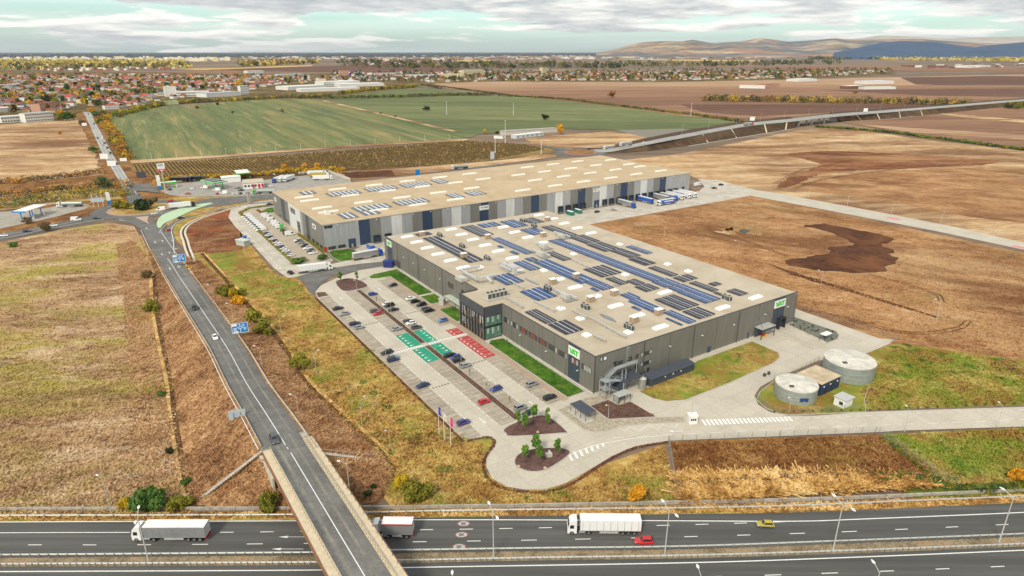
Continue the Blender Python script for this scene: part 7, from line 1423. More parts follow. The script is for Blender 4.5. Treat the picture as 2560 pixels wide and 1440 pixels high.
def blobs_for(kind,rng):
 out=[]
 if kind=='round':
  for i in range(9):a=rng.uniform(0,6.28);q=rng.uniform(0,.55);out.append((math.cos(a)*q,math.sin(a)*q,.95+rng.uniform(-.4,.5),rng.uniform(.32,.5),rng.uniform(.32,.5),rng.uniform(.28,.42)))
 elif kind=='shrub':
  for i in range(9):a=rng.uniform(0,6.28);q=rng.uniform(.1,.7);out.append((math.cos(a)*q,math.sin(a)*q,rng.uniform(.3,.75),rng.uniform(.3,.48),rng.uniform(.3,.48),rng.uniform(.28,.42)))
 elif kind=='slim':
  for i in range(10):z=.85+rng.uniform(0,1.05);q=.20*(1-abs(z-1.3)/1.2);a=rng.uniform(0,6.28);w_=rng.uniform(.13,.22);out.append((math.cos(a)*q,math.sin(a)*q,z,w_,w_,w_*1.1))
 elif kind=='poplar':
  for i in range(8):z=.4+i*.24;w_=.36*(1-abs(i-3)/7);out.append((rng.uniform(-.08,.08),rng.uniform(-.08,.08),z,w_,w_,.26))
 return out
TM={}
def tree_mesh(kind,variant,n,size):
 k=(kind,variant,n)
 if k not in TM:
  rng=np.random.default_rng(hash((kind,variant))%1000+11 if False else variant*17+len(kind));v,f=leaf_cloud(rng,blobs_for(kind,rng),n,size);cr=np_mesh('crown',v,f,LV['green'])
  mb=MB();top=.9 if kind in('round','shrub')else 1.7
  mb.tube((0,0,-.05),(0,0,top*.6),.05 if kind!='slim' else .03,.03,6)
  for i in range(4):a=rng.uniform(0,6.28);mb.tube((0,0,top*(.25+.1*i)),(math.cos(a)*.35,math.sin(a)*.35,top*(.65+.12*i)),.025,.01,5)
  TM[k]=(cr,mb.mesh('trunk',m_bark))
 return TM[k]
def tree(pos,r,hgt,colr,label,kind='round',n=900,size=.09,variant=0,group=None,name='tree',z=0.05,cat=None,zr=None,trunk=True):
 """r scales the crown radius, hgt the height (crown meshes are about 1.5 tall and 1 in radius)"""
 cr,tr=tree_mesh(kind,variant,n,size);unit={'round':1.75,'shrub':1.1,'slim':2.1,'poplar':2.4}[kind]
 t=empty(name,(pos[0],pos[1],z),(variant*1.7+pos[0])%6.28,label,cat or('shrub' if kind=='shrub' else 'tree'),group);t.scale=(r,r,hgt/unit)
 o=link('crown',cr,t);recolor(o,LV[colr])
 if trunk:link('trunk',tr,t)
 return t
NEAR=[(r1(1110,930),4.3,6.2,'green','shrub','large dark green shrub above the motorway verge',0),(r1(950,935),2.0,3.6,'yellow','shrub','yellow shrub left of the large green shrub',0),(r1(1330,925),3.4,3.2,'olive','shrub','low olive green shrub right of the large green shrub',0),(r1(2000,945),3.1,4.8,'olive','shrub','yellow green shrub beside the bridge abutment',0),(r1(1390,740),1.4,1.8,'green','shrub','small green shrub in the ditch below the embankment',0),(r1(1265,515),1.3,1.6,'dark','shrub','small dark shrub on the meadow edge by the ditch',0),(r1(1200,85),1.6,1.7,'green','shrub','flat green bush on the meadow left of the ditch',0),(r4(1130,880),3.6,4.6,'olive','shrub','round olive bush at the meadow edge beside the embankment',0),(r4(1100,640),3.0,4.4,'brown','shrub','brownish bush on the upper meadow edge',0),(r4(1680,775),4.2,5.6,'olive','shrub','yellow green shrub beyond the embankment, left of the orange ones',0),(r4(1735,790),2.6,5.0,'yellow','shrub','golden shrub beyond the embankment',0),(r4(1775,835),3.2,4.2,'orange','shrub','orange shrub beyond the embankment, nearest of the three',0),(r4(1800,770),2.4,3.6,'olive','shrub','dull green shrub right of the orange shrubs',0),(r4(1890,985),4.8,7.4,'olive','round','olive tree behind the nearer blue direction sign',0),(r4(1970,1060),4.6,6.2,'olive','round','broad olive tree right of the nearer blue direction sign',0),(r4(2240,1325),4.6,6.4,'olive','round','round olive tree on the verge left of the car park',0),(r4(1405,575),1.6,2.2,'orange','shrub','small orange bush below the farther blue sign',0),(r2(540,880),3.6,6.0,'olive','round','yellow tipped green tree beside the bridge',0),(r2(470,800),2.8,5.4,'yellow','round','yellow tree behind the green one beside the bridge',0),(r2(620,850),2.8,4.6,'olive','shrub','bushy green shrub right of the yellow tree by the bridge',0),(r2(2210,885),2.9,5.6,'orange','round','bright orange tree on the verge above the motorway',0),(r2(210,855),1.0,1.8,'dark','shrub','dark green juniper on the right embankment, nearer one',0),(r2(250,800),.8,1.6,'dark','shrub','dark green juniper on the right embankment, farther one',0),((2545,1200),2.6,3.8,'orange','shrub','orange shrub at the right edge above the reeds',0),(t3(1830,745),8.0,7.5,'dark','shrub','big dark bush on the roundabout island',0),(t3(1520,735),5.0,6.5,'olive','round','olive tree left on the roundabout island',1),(t3(1625,745),5.0,6.0,'olive','round','second olive tree on the roundabout island',2),(t3(1570,715),3.6,6.0,'orange','round','orange tree between the olive trees of the roundabout',0),(t3(590,1015),4.8,6.0,'brown','round','sparse brown roadside bush on the left approach road',1),(t3(350,915),3.4,4.5,'brown','round','thin brown tree in front of the left canopy',2),(t3(1990,665),3.6,6.0,'brown','round','thin tree at the far side of the roundabout',0),(t3(170,1215),3.0,2.6,'green','shrub','small green bush at the top left of the meadow',0),(t3(1320,450),8.0,8.0,'green','round','green tree left of the country road before the roundabout',2)]
for i,(p,r_,h_t,cl_,kd_,lab,v_)in enumerate(NEAR):
 zz=0.05
 if kd_=='shrub' and p[0]>860 and 1180<p[1]<1260 and p[0]<950:zz=.9
 tree(gp(*p),r_,h_t,cl_,lab,kd_,2600 if p[1]>900 else 1300,.075 if p[1]>900 else .10,(i*3+v_)%7,'trees and shrubs near the embankment',name='shrub' if kd_=='shrub' else 'tree',z=zz)
for i,(p,lab)in enumerate(((r2(1325,322),'left of the end bed'),(r2(1375,357),'front of the end bed'),(r2(1440,292),'rear of the end bed'),(r2(1540,335),'right tip of the end bed'),(r2(1378,585),'left of the turning circle'),(r2(1458,520),'rear of the turning circle'),(r2(1485,608),'front of the turning circle'),(r2(1613,560),'right of the turning circle'),(c1(335,430),'left of the far planted oval'),(c1(595,430),'right of the far planted oval'))):
 tree(gp(*p),2.6+.5*(i%3),5.4+.5*(i%4),'bright','staked young tree with upright bright green crown, '+lab,'slim',420,.085,i%5,'young trees on gravel islands',name='young_tree',z=.27)
rr=random.Random(5)
for i,p in enumerate([c1(1330,380),c1(1495,470),c1(1760,560),c1(1835,740),c1(2110,900),c1(2230,1000),c2(2360,420),c2(2470,600),c4(1070,1310),c3(30,830),c2(1590,770),c2(1760,900),c2(2025,1110),c2(2390,1340),c1(910,740),s4(700,1180),s4(765,1175),s4(825,1165),s4(880,1160)]):
 tree(gp(*p),.9,2.6,'brown' if i%3 else 'olive',f'thin staked sapling near the factory, {ORD[i]} of the row counted from the far lawn','slim',60,.12,i%5,'saplings around the factory',name='sapling',z=.2)
def clump(p,r_,colr,lab,grp,z=.26,nm='ground_shrub'):
 o=tree(p,r_,r_*1.1,colr,lab,'shrub',90,.22,rr.randrange(5),grp,name=nm,z=z,trunk=False);return o
pl=[(680,1110),(780,1080),(600,1150),(730,1150),(690,1220),(870,1190),(980,1170),(1020,1120),(1130,1100),(1190,1140),(1110,1190),(1260,1195),(970,1230),(860,1300),(1060,1280),(1130,1290),(1280,1230),(1350,1270),(1470,1280),(640,1190),(880,1120)]
for i,q in enumerate(pl):clump(gp(*c3(*q)),.55,'rust' if i%2 else 'brown','small tawny shrub planted in the purple gravel beside the shelter','shrubs in the purple gravel bed')
for i in range(20):q=(rr.uniform(720,1300),0);y_=np.interp(q[0],[720,1300],[380,590])+rr.uniform(-60,70);clump(gp(*s5(q[0],y_)),.45,'dark','small dark shrub dotted on the grey gravel bed','shrubs in the grey gravel bed')
for i in range(26):
 x=1935+i*24;y_=np.interp(x,[1935,2165,2560],[1034,1030,1012])-2
 clump(gp(x,y_),.5,'green',f'small green hedge plant along the far kerb of the access road, {ORD[i]} from the tanks','hedge plants along the access road')
def hedge(pts,w_,h_,colr,label,n_per=60,size=.14,name='hedge',cat='hedge',z=.1,kind=None):
 P=along([Vector((p[0],p[1],0))for p in pts],max(.6,w_*.7));O=P[0][0].copy();bl=[]
 for p,d in P:q=p-O;bl.append((q.x+rr.uniform(-.1,.1)*w_,q.y+rr.uniform(-.1,.1)*w_,h_*rr.uniform(.42,.55),w_*.62,w_*.62,h_*rr.uniform(.42,.58)))
 v,f=leaf_cloud(np.random.default_rng(len(P)),bl,int(n_per*len(P)),size);o=link(name,np_mesh(name,v,f,LV[colr]),None,(O.x,O.y,z),label=label,cat=cat if kind is None else None,kind=kind);return o
hedge([W(-28.1,1.5),W(-28.1,60.5)],1.0,.55,'brown','low russet hedge in the car park below the zebra crossing',12,.16);hedge([W(-28.1,64.5),W(-28.1,130.5)],1.0,.5,'brown','low russet hedge in the car park beyond the zebra crossing',10,.16)
cf=[c6(410,265),c6(255,345),c6(450,530),c6(700,765),c6(880,930),c6(1120,1150)];hedge(gpl(cf),2.0,1.2,'olive','long clipped yellow green hedge between service road and van park',60,.2)
hedge(gpl([c6(1195,690),c6(1390,825)]),1.8,1.2,'olive','clipped hedge along the warehouse end wall, farther piece',60,.2);hedge(gpl([c6(1400,830),c6(1600,985)]),1.8,1.2,'olive','clipped hedge along the warehouse end wall, nearer piece',60,.2);hedge(gpl([c6(450,262),c6(790,222)]),1.6,1.1,'olive','clipped hedge behind the far lawn of the van park',60,.2);hedge(gpl([c6(540,300),c6(600,340),c6(650,350)]),1.6,1.1,'rust','short russet hedge round the far lawn of the van park',60,.2)
tree(gp(*c6(1200,1130)),5,2.6,'green','low green shrub mass at the near end of the van park','shrub',900,.1,1,name='shrub',z=.2);tree(gp(*c6(1580,1080)),4,3.0,'green','green palm like shrub at the warehouse corner','shrub',700,.1,3,name='shrub',z=.2)
oc=catmull(gpl([r2(950,418),r2(1100,393),r2(1165,440),r2(1095,560),r2(1085,640),r2(1130,720),r2(1230,775),r2(1400,800),r2(1540,795),r2(1700,745),r2(1850,650),r2(2030,540),r2(2200,470),r2(2430,430)]),6);hedge(offset_line(oc,-.6),.8,.45,'maroon','low dark red hedge curving round the turning circle',26,.15)
hedge([W(-47.3,0),W(-47.3,132)],.7,.4,'maroon','low dark red hedge along the meadow side of the car park',22,.15)
# ---- tree belts, hedgerows and lone field trees
def belt(px,w_,h_,cols,n_,label,size=.5,name='hedgerow',seed=1,z=.3):
 """row of individual bushes merged into one continuous hedgerow mass"""
 rng=np.random.default_rng(seed);P=along(catmull(gpl(px),6),max(1.5,w_*.35));O=P[0][0].copy();V,F,Mi=[],[],[];off=0
 for p,d in P:
  for _ in range(2):
   q=p-O;s_=rng.uniform(.6,1.25);a=rng.normal(0,w_*.3);nrm=Vector((-d.y,d.x,0))*a
   v,f=leaf_cloud(rng,[(q.x+nrm.x,q.y+nrm.y,h_*s_*.5,w_*.4*s_,w_*.4*s_,h_*s_*.5),(q.x+nrm.x+rng.normal(0,w_*.15),q.y+nrm.y,h_*s_*.75,w_*.25,w_*.25,h_*s_*.3)],n_,size)
   V.append(v);F.append(f+off);off+=len(v);Mi.append(np.full(n_,rng.choice(len(cols))))
 o=link(name,np_mesh(name,np.concatenate(V),np.concatenate(F),[LV[c]for c in cols],np.concatenate(Mi)),None,(O.x,O.y,z),kind='stuff',label=label);return o
belt([(-350,530),(0,520),(100,508),(220,496),(325,490)],9,6,['olive','yellow','olive','green'],70,'olive and yellow hedgerow behind the left filling station',.45,seed=2)
belt([(-350,512),(0,503),(120,488),(240,476),(330,470)],9,7,['dark','rust','orange','dark','brown'],60,'dark mixed hedgerow behind the olive one',.5,seed=3)
belt([(-350,474),(0,460),(90,452),(180,444),(262,432)],8,4.5,['rust','brown','brown','orange'],50,'rusty scrub along the stubble field edge',.5,seed=4)
belt([(395,462),(450,448),(560,446),(650,440),(720,432),(860,428)],7,3.6,['yellow','orange','olive','rust'],50,'yellow shrub row behind the filling station',.5,seed=5)
belt([(270,290),(262,310),(290,340),(300,370),(318,400)],10,6,['rust','orange','brown','yellow'],40,'orange scrub along the country road beside the green field',.7,seed=6)
belt([(290,292),(420,262),(560,254),(720,246),(830,243)],12,8,['olive','dark','brown','green','yellow'],46,'hedgerow between the town and the green field',.9,seed=7)
belt([(740,247),(860,246),(1000,244),(1130,240),(1230,238)],14,7,['dark','brown','olive','dark'],40,'hedgerow splitting the green field',1.0,seed=8)
belt([(850,236),(960,224),(1040,219)],12,9,['olive','yellow','dark'],40,'yellowing trees before the white factories',1.0,seed=9)
belt([(1250,240),(1400,248),(1500,260),(1620,275),(1760,292),(1870,308)],10,3.5,['dark','brown','olive'],30,'dark ditch scrub beside the second green field',.9,seed=10)
belt([(1760,253),(1900,255),(2050,258),(2200,260),(2420,264)],20,13,['rust','yellow','olive','brown','dark'],60,'long autumn tree belt before the right hand ploughland',1.3,seed=11)
belt([(2040,318),(2200,330),(2330,346),(2560,376),(2800,405)],7,2.6,['dark','olive','green'],34,'green ditch vegetation beside the stubble field',.8,seed=12)
belt([(2520,272),(2560,270),(2640,266)],16,9,['dark','olive'],60,'dark thicket at the right edge by the flyover',1.2,seed=13)
belt([(1100,222),(1060,212),(1280,240)],8,3,['dark','brown'],24,'scrub line between tan and green fields',.9,seed=14)
belt([(2190,1198),(2290,1196),(2380,1222),(2470,1226),(2560,1222)],2.5,1.4,['green','dark','olive'],60,'green weeds along the plot corner above the motorway',.2,seed=15,name='weeds')
belt([(2205,1100),(2260,1140),(2330,1195)],1.6,1.0,['green','olive'],40,'green weeds along the diagonal fence',.18,seed=16,name='weeds')
belt([(1690,1218),(1800,1212),(2000,1200),(2190,1192)],3.0,1.3,['brown','maroon','brown'],50,'brown dead weeds between the straw strips',.2,seed=17,name='weeds')
for i,(p,r_,h_t,cl_,lab)in enumerate(((h1(1470,812),5,6,'brown','lone brown bush in the green field, leftmost upper'),(h1(1620,785),5,6,'dark','lone dark bush near the hedgerow in the green field'),(h1(1732,845),3.5,4,'brown','small brown bush in the middle of the green field'),(h1(2102,848),4.5,9,'brown','upright dark tree in the green field'),(h1(893,878),6,6,'brown','brown bush at the left corner of the green field'),(h2(643,825),9,9,'dark','round dark tree in the second green field'),(h2(1523,892),9,9,'dark','round dark tree above the farm sheds'),(h2(2023,725),13,15,'rust','large rust coloured tree on the brown field'),(h2(1640,1000),7,13,'orange','orange tree at the end of the long farm shed'),(h2(1080,1000),4,7,'yellow','small yellow tree left of the farm hut'),(h2(1170,1000),5,4,'dark','dark shrub beside the farm hut'),(h2(305,850),3,4,'brown','bush on the farm track, farther'),(h2(412,875),3,4,'brown','bush on the farm track, nearer'),(t4(2115,235),4,7,'orange','orange tree behind the lorry park wall'),(t4(1705,240),4,6,'orange','orange tree at the vineyard edge, left of the lorry park'),(t4(1960,215),4,5,'orange','low orange tree at the vineyard edge'),(h3(1300,700),9,9,'rust','lone rust bush before the tan halls'))):
 tree(gp(*p),r_,h_t,cl_,lab,'round',500,.13,i%6,'lone field trees',z=.4)
for i,(p,r_,h_t,cl_)in enumerate(((t1(760,930),9,12,'olive'),(t1(860,930),11,14,'green'),(t1(940,920),9,11,'olive'),(t1(800,880),9,12,'orange'),(t1(1230,890),9,11,'green'),(t1(1330,880),8,10,'dark'),(t1(1280,970),9,9,'olive'),(t1(1180,830),8,9,'orange'),(t1(1440,1215),7,8,'olive'),(t1(1500,1270),8,9,'yellow'),(t1(1560,1280),6,7,'rust'),(t1(1200,1340),7,7,'green'),(t1(770,1110),4,5,'orange'),(t1(1060,1000),7,9,'brown'))):
 tree(gp(*p),r_,h_t,cl_,f'{cl_} roadside tree beside the country road, {ORD[i]} counted from the pink building','round',700,.11,i%6,'roadside trees at the town edge',z=.4)
 # ---- vineyard rows
def vine_rows():
 rng=np.random.default_rng(21);poly=[AB(gp(*p))for p in((332,414),(700,390),(1165,354),(1300,362),(1365,374),(1240,399),(1080,413),(850,429),(640,450),(430,450),(335,430))]
 n=len(poly);V,F=[],[];off=0;amin=min(p[0]for p in poly);amax=max(p[0]for p in poly)
 for a in np.arange(amin,amax,3.2):
  ys=[]
  for i in range(n):
   (x0,y0),(x1,y1)=poly[i],poly[(i+1)%n]
   if(x0-a)*(x1-a)<0:ys.append(y0+(y1-y0)*(a-x0)/(x1-x0))
  ys.sort()
  for y0,y1 in zip(ys[::2],ys[1::2]):
   m=max(1,int((y1-y0)/1.3));b=rng.uniform(y0,y1,m);hh=rng.uniform(.9,1.6,m);keep=rng.random(m)>.18
   for bb,h_ in zip(b[keep],hh[keep]):
    p=W(a+rng.normal(0,.15),bb,.4);d=UA*.45;e=VB*1.0
    V+=[p-e,p+e,p+e*.7+Vector((0,0,h_)),p-e*.7+Vector((0,0,h_)),p-d,p+d,p+d*.6+Vector((0,0,h_)),p-d*.6+Vector((0,0,h_))];F+=[(off,off+1,off+2,off+3),(off+4,off+5,off+6,off+7)];off+=8
 link('vine_rows',np_mesh('vine_rows',np.array([tuple(p)for p in V]),np.array(F),LV['brown']),kind='stuff',label='rows of brown autumn vines behind the filling station')
vine_rows()
# ---- grass tufts on the near ground
def in_poly(px,py,poly):
 x=np.array([p[0]for p in poly]);y=np.array([p[1]for p in poly]);c=np.zeros(len(px),bool);j=len(poly)-1
 for i in range(len(poly)):
  k=((y[i]>py)!=(y[j]>py))&(px<(x[j]-x[i])*(py-y[i])/(y[j]-y[i]+1e-12)+x[i]);c^=k;j=i
 return c
def gp_np(px,py,z=0.0):
 dx=(px-1280)/FOCAL;dy=(py-720)/FOCAL;d=np.stack([dx,CT-dy*ST,-ST-dy*CT],1);t=(z-CAM_H)/d[:,2];return d[:,:2]*t[:,None]
def tuft_mesh(xy,z,rng,h0,h1,w,name,mat,lean=1.1):
 n=len(xy);a=rng.uniform(0,math.pi,n);hh=rng.uniform(h0,h1,n);u_=np.stack([np.cos(a),np.sin(a)],1)*(w*rng.uniform(.6,1.4,n))[:,None];le=rng.normal(0,lean,(n,2))*hh[:,None]
 z=np.broadcast_to(z,(n,));b0=np.c_[xy-u_,z];b1=np.c_[xy+u_,z];t0=np.c_[xy+u_*.8+le,z+hh];t1_=np.c_[xy-u_*.8+le,z+hh*.8]
 v=np.stack([b0,b1,t0,t1_],1).reshape(-1,3);return np_mesh(name,v,np.arange(n*4).reshape(n,4),mat)
def tufts(poly,n,h0,h1,w,mat,label,name='grass',seed=1,z=.08,holes=()):
 rng=np.random.default_rng(seed);x0,x1=max(-120,min(p[0]for p in poly)),min(2680,max(p[0]for p in poly));y0,y1=min(p[1]for p in poly),min(1480,max(p[1]for p in poly))
 W_=gp_np(rng.uniform(x0,x1,n*3),rng.uniform(y0,y1,n*3));pxs=rng.uniform(x0,x1,n*3);pys=rng.uniform(y0,y1,n*3);k=in_poly(pxs,pys,poly)
 for hp in holes:k&=~in_poly(pxs,pys,hp)
 pxs,pys=pxs[k][:n],pys[k][:n]
 link(name,tuft_mesh(gp_np(pxs,pys),z,rng,h0,h1,w,name,mat),kind='stuff',label=label)
tufts([(-120,640),(0,610),(270,560),(335,570),(380,650),(398,770),(425,900),(445,1060),(470,1240),(478,1280),(-120,1286)],42000,.15,.45,.22,m_meadow,'dry grass of the left meadow','meadow_grass',31)
tufts([(520,570),(600,690),(740,695),(800,765),(960,910),(1130,1085),(1205,1110),(1205,1190),(1300,1236),(1450,1225),(1660,1115),(1688,1250),(990,1268),(800,1010),(650,770)],34000,.15,.5,.2,m_verge,'rough orange and green grass of the verge','verge_grass',32)
tufts([(1690,1190),(2190,1190),(2350,1215),(1700,1254)],16000,.7,1.6,.12,m_straw,'tall straw coloured reeds above the motorway','reeds',33)
tufts([(1680,1110),(2195,1090),(2330,1180),(1692,1190)],15000,.15,.5,.2,m_beet,'brown scrub grass of the fenced plot','scrub_grass',34)
tufts([(2210,1090),(2680,1066),(2680,1200),(2380,1212)],12000,.15,.5,.2,m_verge2,'rough grass of the right corner plot','verge_grass',35)
tufts([(2240,865),(2560,905),(2680,920),(2680,1004),(2180,1024),(2150,980),(2180,930)],12000,.15,.4,.22,m_verge2,'rough grass around the water tanks','verge_grass',36)
tufts([(-120,1286),(720,1281),(1500,1270),(2100,1256),(2680,1232),(2680,1250),(2100,1276),(1500,1288),(720,1296),(-120,1300)],16000,.1,.35,.18,m_straw,'yellow grass strip behind the motorway guard rail','verge_grass',37,.13)
tufts([(1500,590),(1880,495),(2560,640),(2560,900),(2240,850),(1990,770),(1700,650)],26000,.08,.3,.3,m_dirt,'sparse dead grass on the dirt field','dead_grass',38,holes=[[r6(860,250),r6(1050,225),r6(1320,270),r6(1610,340),r6(1650,440),r6(1650,510),r6(1570,590),r6(1420,615),r6(1050,595),r6(790,550),r6(790,500),r6(1060,455),r6(1100,400),r6(1290,390)]])
rng=np.random.default_rng(39);RG=np.array([[tuple(p)for p in row]for row in rings]);n_t=20000;ii=rng.integers(0,RG.shape[0]-1,n_t);kk=rng.choice([0,1,2,3,4,8,9,10,11,12],n_t);s_,t_=rng.random(n_t)[:,None],rng.random(n_t)[:,None]
P_=RG[ii,kk]*(1-s_)*(1-t_)+RG[ii+1,kk]*s_*(1-t_)+RG[ii,kk+1]*(1-s_)*t_+RG[ii+1,kk+1]*s_*t_
CV=np.array(cone_v).reshape(-1,5,3);n_c=9000;ii=rng.integers(0,CV.shape[0]-1,n_c);kk=rng.integers(0,4,n_c);s_,t_=rng.random(n_c)[:,None],rng.random(n_c)[:,None]
P_=np.concatenate([P_,CV[ii,kk]*(1-s_)*(1-t_)+CV[ii+1,kk]*s_*(1-t_)+CV[ii,kk+1]*(1-s_)*t_+CV[ii+1,kk+1]*s_*t_])
link('slope_grass',tuft_mesh(P_[:,:2],P_[:,2],rng,.15,.4,.2,'slope_grass',m_slope),kind='stuff',label='dry tufted grass on the embankment slopes')
patch_rng=random.Random(9)
for i,p in enumerate([r2(265,75),r2(357,170),r2(455,275),r2(565,395),r2(680,520),r2(783,635),r2(190,280),r2(380,500),r2(860,750),r2(270,380),(1320,1150+100),c2(60,985),c2(240,1180),c2(440,1390),c2(300,680),c2(150,510)]+[r6(1700,1295),r6(1680,1140),r6(1940,1220),r6(1800,1250),r6(2040,1350),r6(1840,1390),r6(2150,1300),r6(1450,1380),r6(1580,1350),r6(2390,1385),r6(1610,1165)]):
 c=gp(*p);bl=[(patch_rng.uniform(-1.1,1.1),patch_rng.uniform(-1.1,1.1),.1,1.1,1.1,.22)for _ in range(4)];v,f=leaf_cloud(np.random.default_rng(i),bl,260,.13);link('weed_patch',np_mesh('weed_patch',v,f,LV['green']),None,(c.x,c.y,.08),kind='stuff',label='fresh green weed patch in the rough grass')
 # ------------------------------------------------------------------ town, far villages, flyover, hills
rt=random.Random(77)
sheet('town_ground',[(-500,215),(-200,178),(0,176),(300,180),(640,186),(900,182),(1240,180),(1640,178),(2230,172),(2240,186),(1960,200),(1640,206),(1240,204),(1100,208),(1040,218),(840,240),(640,248),(420,262),(300,284),(200,280),(150,302),(0,312),(-500,330)],.85,m_plain_town)
WALLC=[flat('house_wall_white',(.62,.60,.55),.85),flat('house_wall_cream',(.58,.50,.37),.85),flat('house_wall_pink',(.52,.38,.32),.85),flat('house_wall_ochre',(.52,.40,.20),.85)]
ROOFC=[flat('roof_red',(.26,.075,.055),.8,var=.2),flat('roof_brown',(.19,.085,.055),.8,var=.2),flat('roof_orange',(.34,.12,.07),.8,var=.2),flat('roof_grey',(.24,.23,.22),.8,var=.2),flat('roof_scarlet',(.42,.05,.045),.7),flat('roof_slate',(.06,.065,.075),.7)]
ROOFN=['red','brown','orange','grey','bright red','slate']
def house_meshes(l,w,h,r):
 wl_=MB();wl_.bx(-l/2,l/2,-w/2,w/2,0,h);wl_.face([(-l/2,-w/2,h),(-l/2,w/2,h),(-l/2,0,h+r)]);wl_.face([(l/2,w/2,h),(l/2,-w/2,h),(l/2,0,h+r)])
 e=.5;rf=MB();rf.face([(-l/2-e,-w/2-e,h-.3),(l/2+e,-w/2-e,h-.3),(l/2+e,0,h+r+.1),(-l/2-e,0,h+r+.1)]);rf.face([(l/2+e,w/2+e,h-.3),(-l/2-e,w/2+e,h-.3),(-l/2-e,0,h+r+.1),(l/2+e,0,h+r+.1)])
 rf.box((l*.2,w*.15,h+r*.9),(.7,.7,1.6))
 wn=MB()
 for sd in(-1,1):
  for i in range(3):x=-l*.3+i*l*.3;wn.box((x,sd*(w/2+.03),h*.55),(1.1,.1,1.2))
 return wl_.mesh('house',[WALLC[0]]),rf.mesh('roof',[ROOFC[0]]),wn.mesh('windows',m_glassd)
HM=[house_meshes(*a)for a in((13,9,4.2,3.0),(11,9,5.6,3.2),(16,9,3.8,2.8),(10,10,6.0,3.4))]
def hip_house(l,w,h,r):
 wl_=MB().bx(-l/2,l/2,-w/2,w/2,0,h);e=.5;a,b,c,d=(-l/2-e,-w/2-e,h),(l/2+e,-w/2-e,h),(l/2+e,w/2+e,h),(-l/2-e,w/2+e,h);p,q=(-l/2+w/2,0,h+r),(l/2-w/2,0,h+r)
 rf=MB();rf.face([a,b,q,p]);rf.face([b,c,q]);rf.face([c,d,p,q]);rf.face([d,a,p]);return wl_.mesh('house',[WALLC[0]]),rf.mesh('roof',[ROOFC[0]]),HM[0][2]
HM+=[hip_house(13,11,4.6,3.2),hip_house(17,12,5.0,3.4)]
def img_sample(poly,n,rnd):
 xs=[p[0]for p in poly];ys=[p[1]for p in poly];out=[]
 while len(out)<n:
  x,y=rnd.uniform(min(xs),max(xs)),rnd.uniform(min(ys),max(ys))
  if in_poly(np.array([x]),np.array([y]),poly)[0]:out.append((x,y))
 return out
def zone(w_,x,y):
 if 'left of the green' in w_:return 'left of the country road' if x<190 else 'by the road at the town entrance' if x<420 and y>225 else('behind the long white factory' if y>205 else 'far behind the long white factory')if x>420 else 'in the far middle of town' if y<207 else 'in the near middle of town'
 if 'village' in w_:return 'in the village '+('below the church tower' if x<1500 else 'left of the long white barn' if x<1850 else 'behind the long white barn')
 return w_
TOWN=[('left of the green field',[(-60,196),(0,190),(300,187),(640,190),(840,196),(840,206),(720,212),(640,224),(420,232),(390,250),(300,272),(230,268),(160,250),(-60,232)],190,190,1.2),('in the town beyond the white factories',[(830,186),(1240,184),(1240,200),(1080,204),(1000,196),(830,200)],40,50,1.1),('in the village beyond the tan fields',[(1240,184),(1640,181),(1990,178),(2230,176),(2230,183),(1960,197),(1640,203),(1240,202)],62,90,1.1)]
TOWN.append(('left of the country road',[(-60,215),(160,222),(200,262),(165,280),(-60,296)],34,60,1.2))
for where_,poly,nh,nt_,sc in TOWN:
 pts=sorted(img_sample(poly,nh,rt),key=lambda p:-p[1])
 for(x,y)in pts:
  c=gp(x,y);k=rt.randrange(len(HM));wl_,rf,wn=HM[k];ri=rt.choice([0,0,1,1,2,3,3,4,5,1,0,3]);s=sc*rt.uniform(.85,1.25)
  wz=zone(where_,x,y)
  o=link('house',wl_,None,(c.x,c.y,.8),rt.choice([R(20),R(110),R(35),R(-15)])+rt.uniform(-.15,.15),label=f'small {ROOFN[ri]} roofed house {wz}',cat='house',group=f'{ROOFN[ri]} roofed houses {wz}');o.scale=(s,s,s);recolor(o,rt.choice(WALLC[:1]*4+WALLC));recolor(link('roof',rf,o),ROOFC[ri])
  if y>215:link('windows',wn,o)
 tp=img_sample(poly,nt_,rt)
 for i,(x,y)in enumerate(tp):
  cl_=rt.choice(['olive','rust','orange','brown','dark','green','olive','olive','yellow','dark','green']);r_=rt.uniform(4.5,8.5)*sc
  cw_={'olive':'olive','rust':'rust brown','orange':'orange','brown':'brown','dark':'dark green','green':'green','yellow':'yellow'}[cl_]
  wz=zone(where_,x,y);c=gp(x,y);cr,tr=tree_mesh('round',i%4,150,.24);o=empty('garden_tree',(c.x,c.y,.8),rt.uniform(0,6),f'{cw_} garden tree among the houses {wz}','tree',f'{cw_} garden trees {wz}');o.scale=(r_,r_,r_*rt.uniform(.8,1.15));recolor(link('crown',cr,o),LV[cl_])
for i,(x,y)in enumerate(img_sample([(-40,200),(300,192),(640,196),(1200,188),(1200,198),(860,208),(640,218),(400,228),(180,250),(-40,280)],40,rt)):
 c=gp(x,y);l_,w_,h_=rt.uniform(18,40),rt.uniform(10,16),rt.uniform(5,10);pale=rt.random()<.7
 o=MB().bx(-l_/2,l_/2,-w_/2,w_/2,0,h_).build('flat_building',WALLC[0]if pale else WALLC[1],None,(c.x,c.y,.8),rt.uniform(0,.6),label=('pale' if pale else 'cream')+' flat roofed building among the town houses, '+('left of' if x<190 else 'right of')+' the country road',cat='building',group='flat roofed town buildings');MB().bx(-l_/2-.2,l_/2+.2,-w_/2-.2,w_/2+.2,h_,h_+.4).build('roof',ROOFC[3]if i%3 else MAT['white_panel'],o)
def block(p0,p1,dep,ht,label,wall,roof,wins=None,cat='building',nm='block_building',z=.8):return hall(nm,p0,p1,dep,ht,label,wall,roof,cat,z,wins)
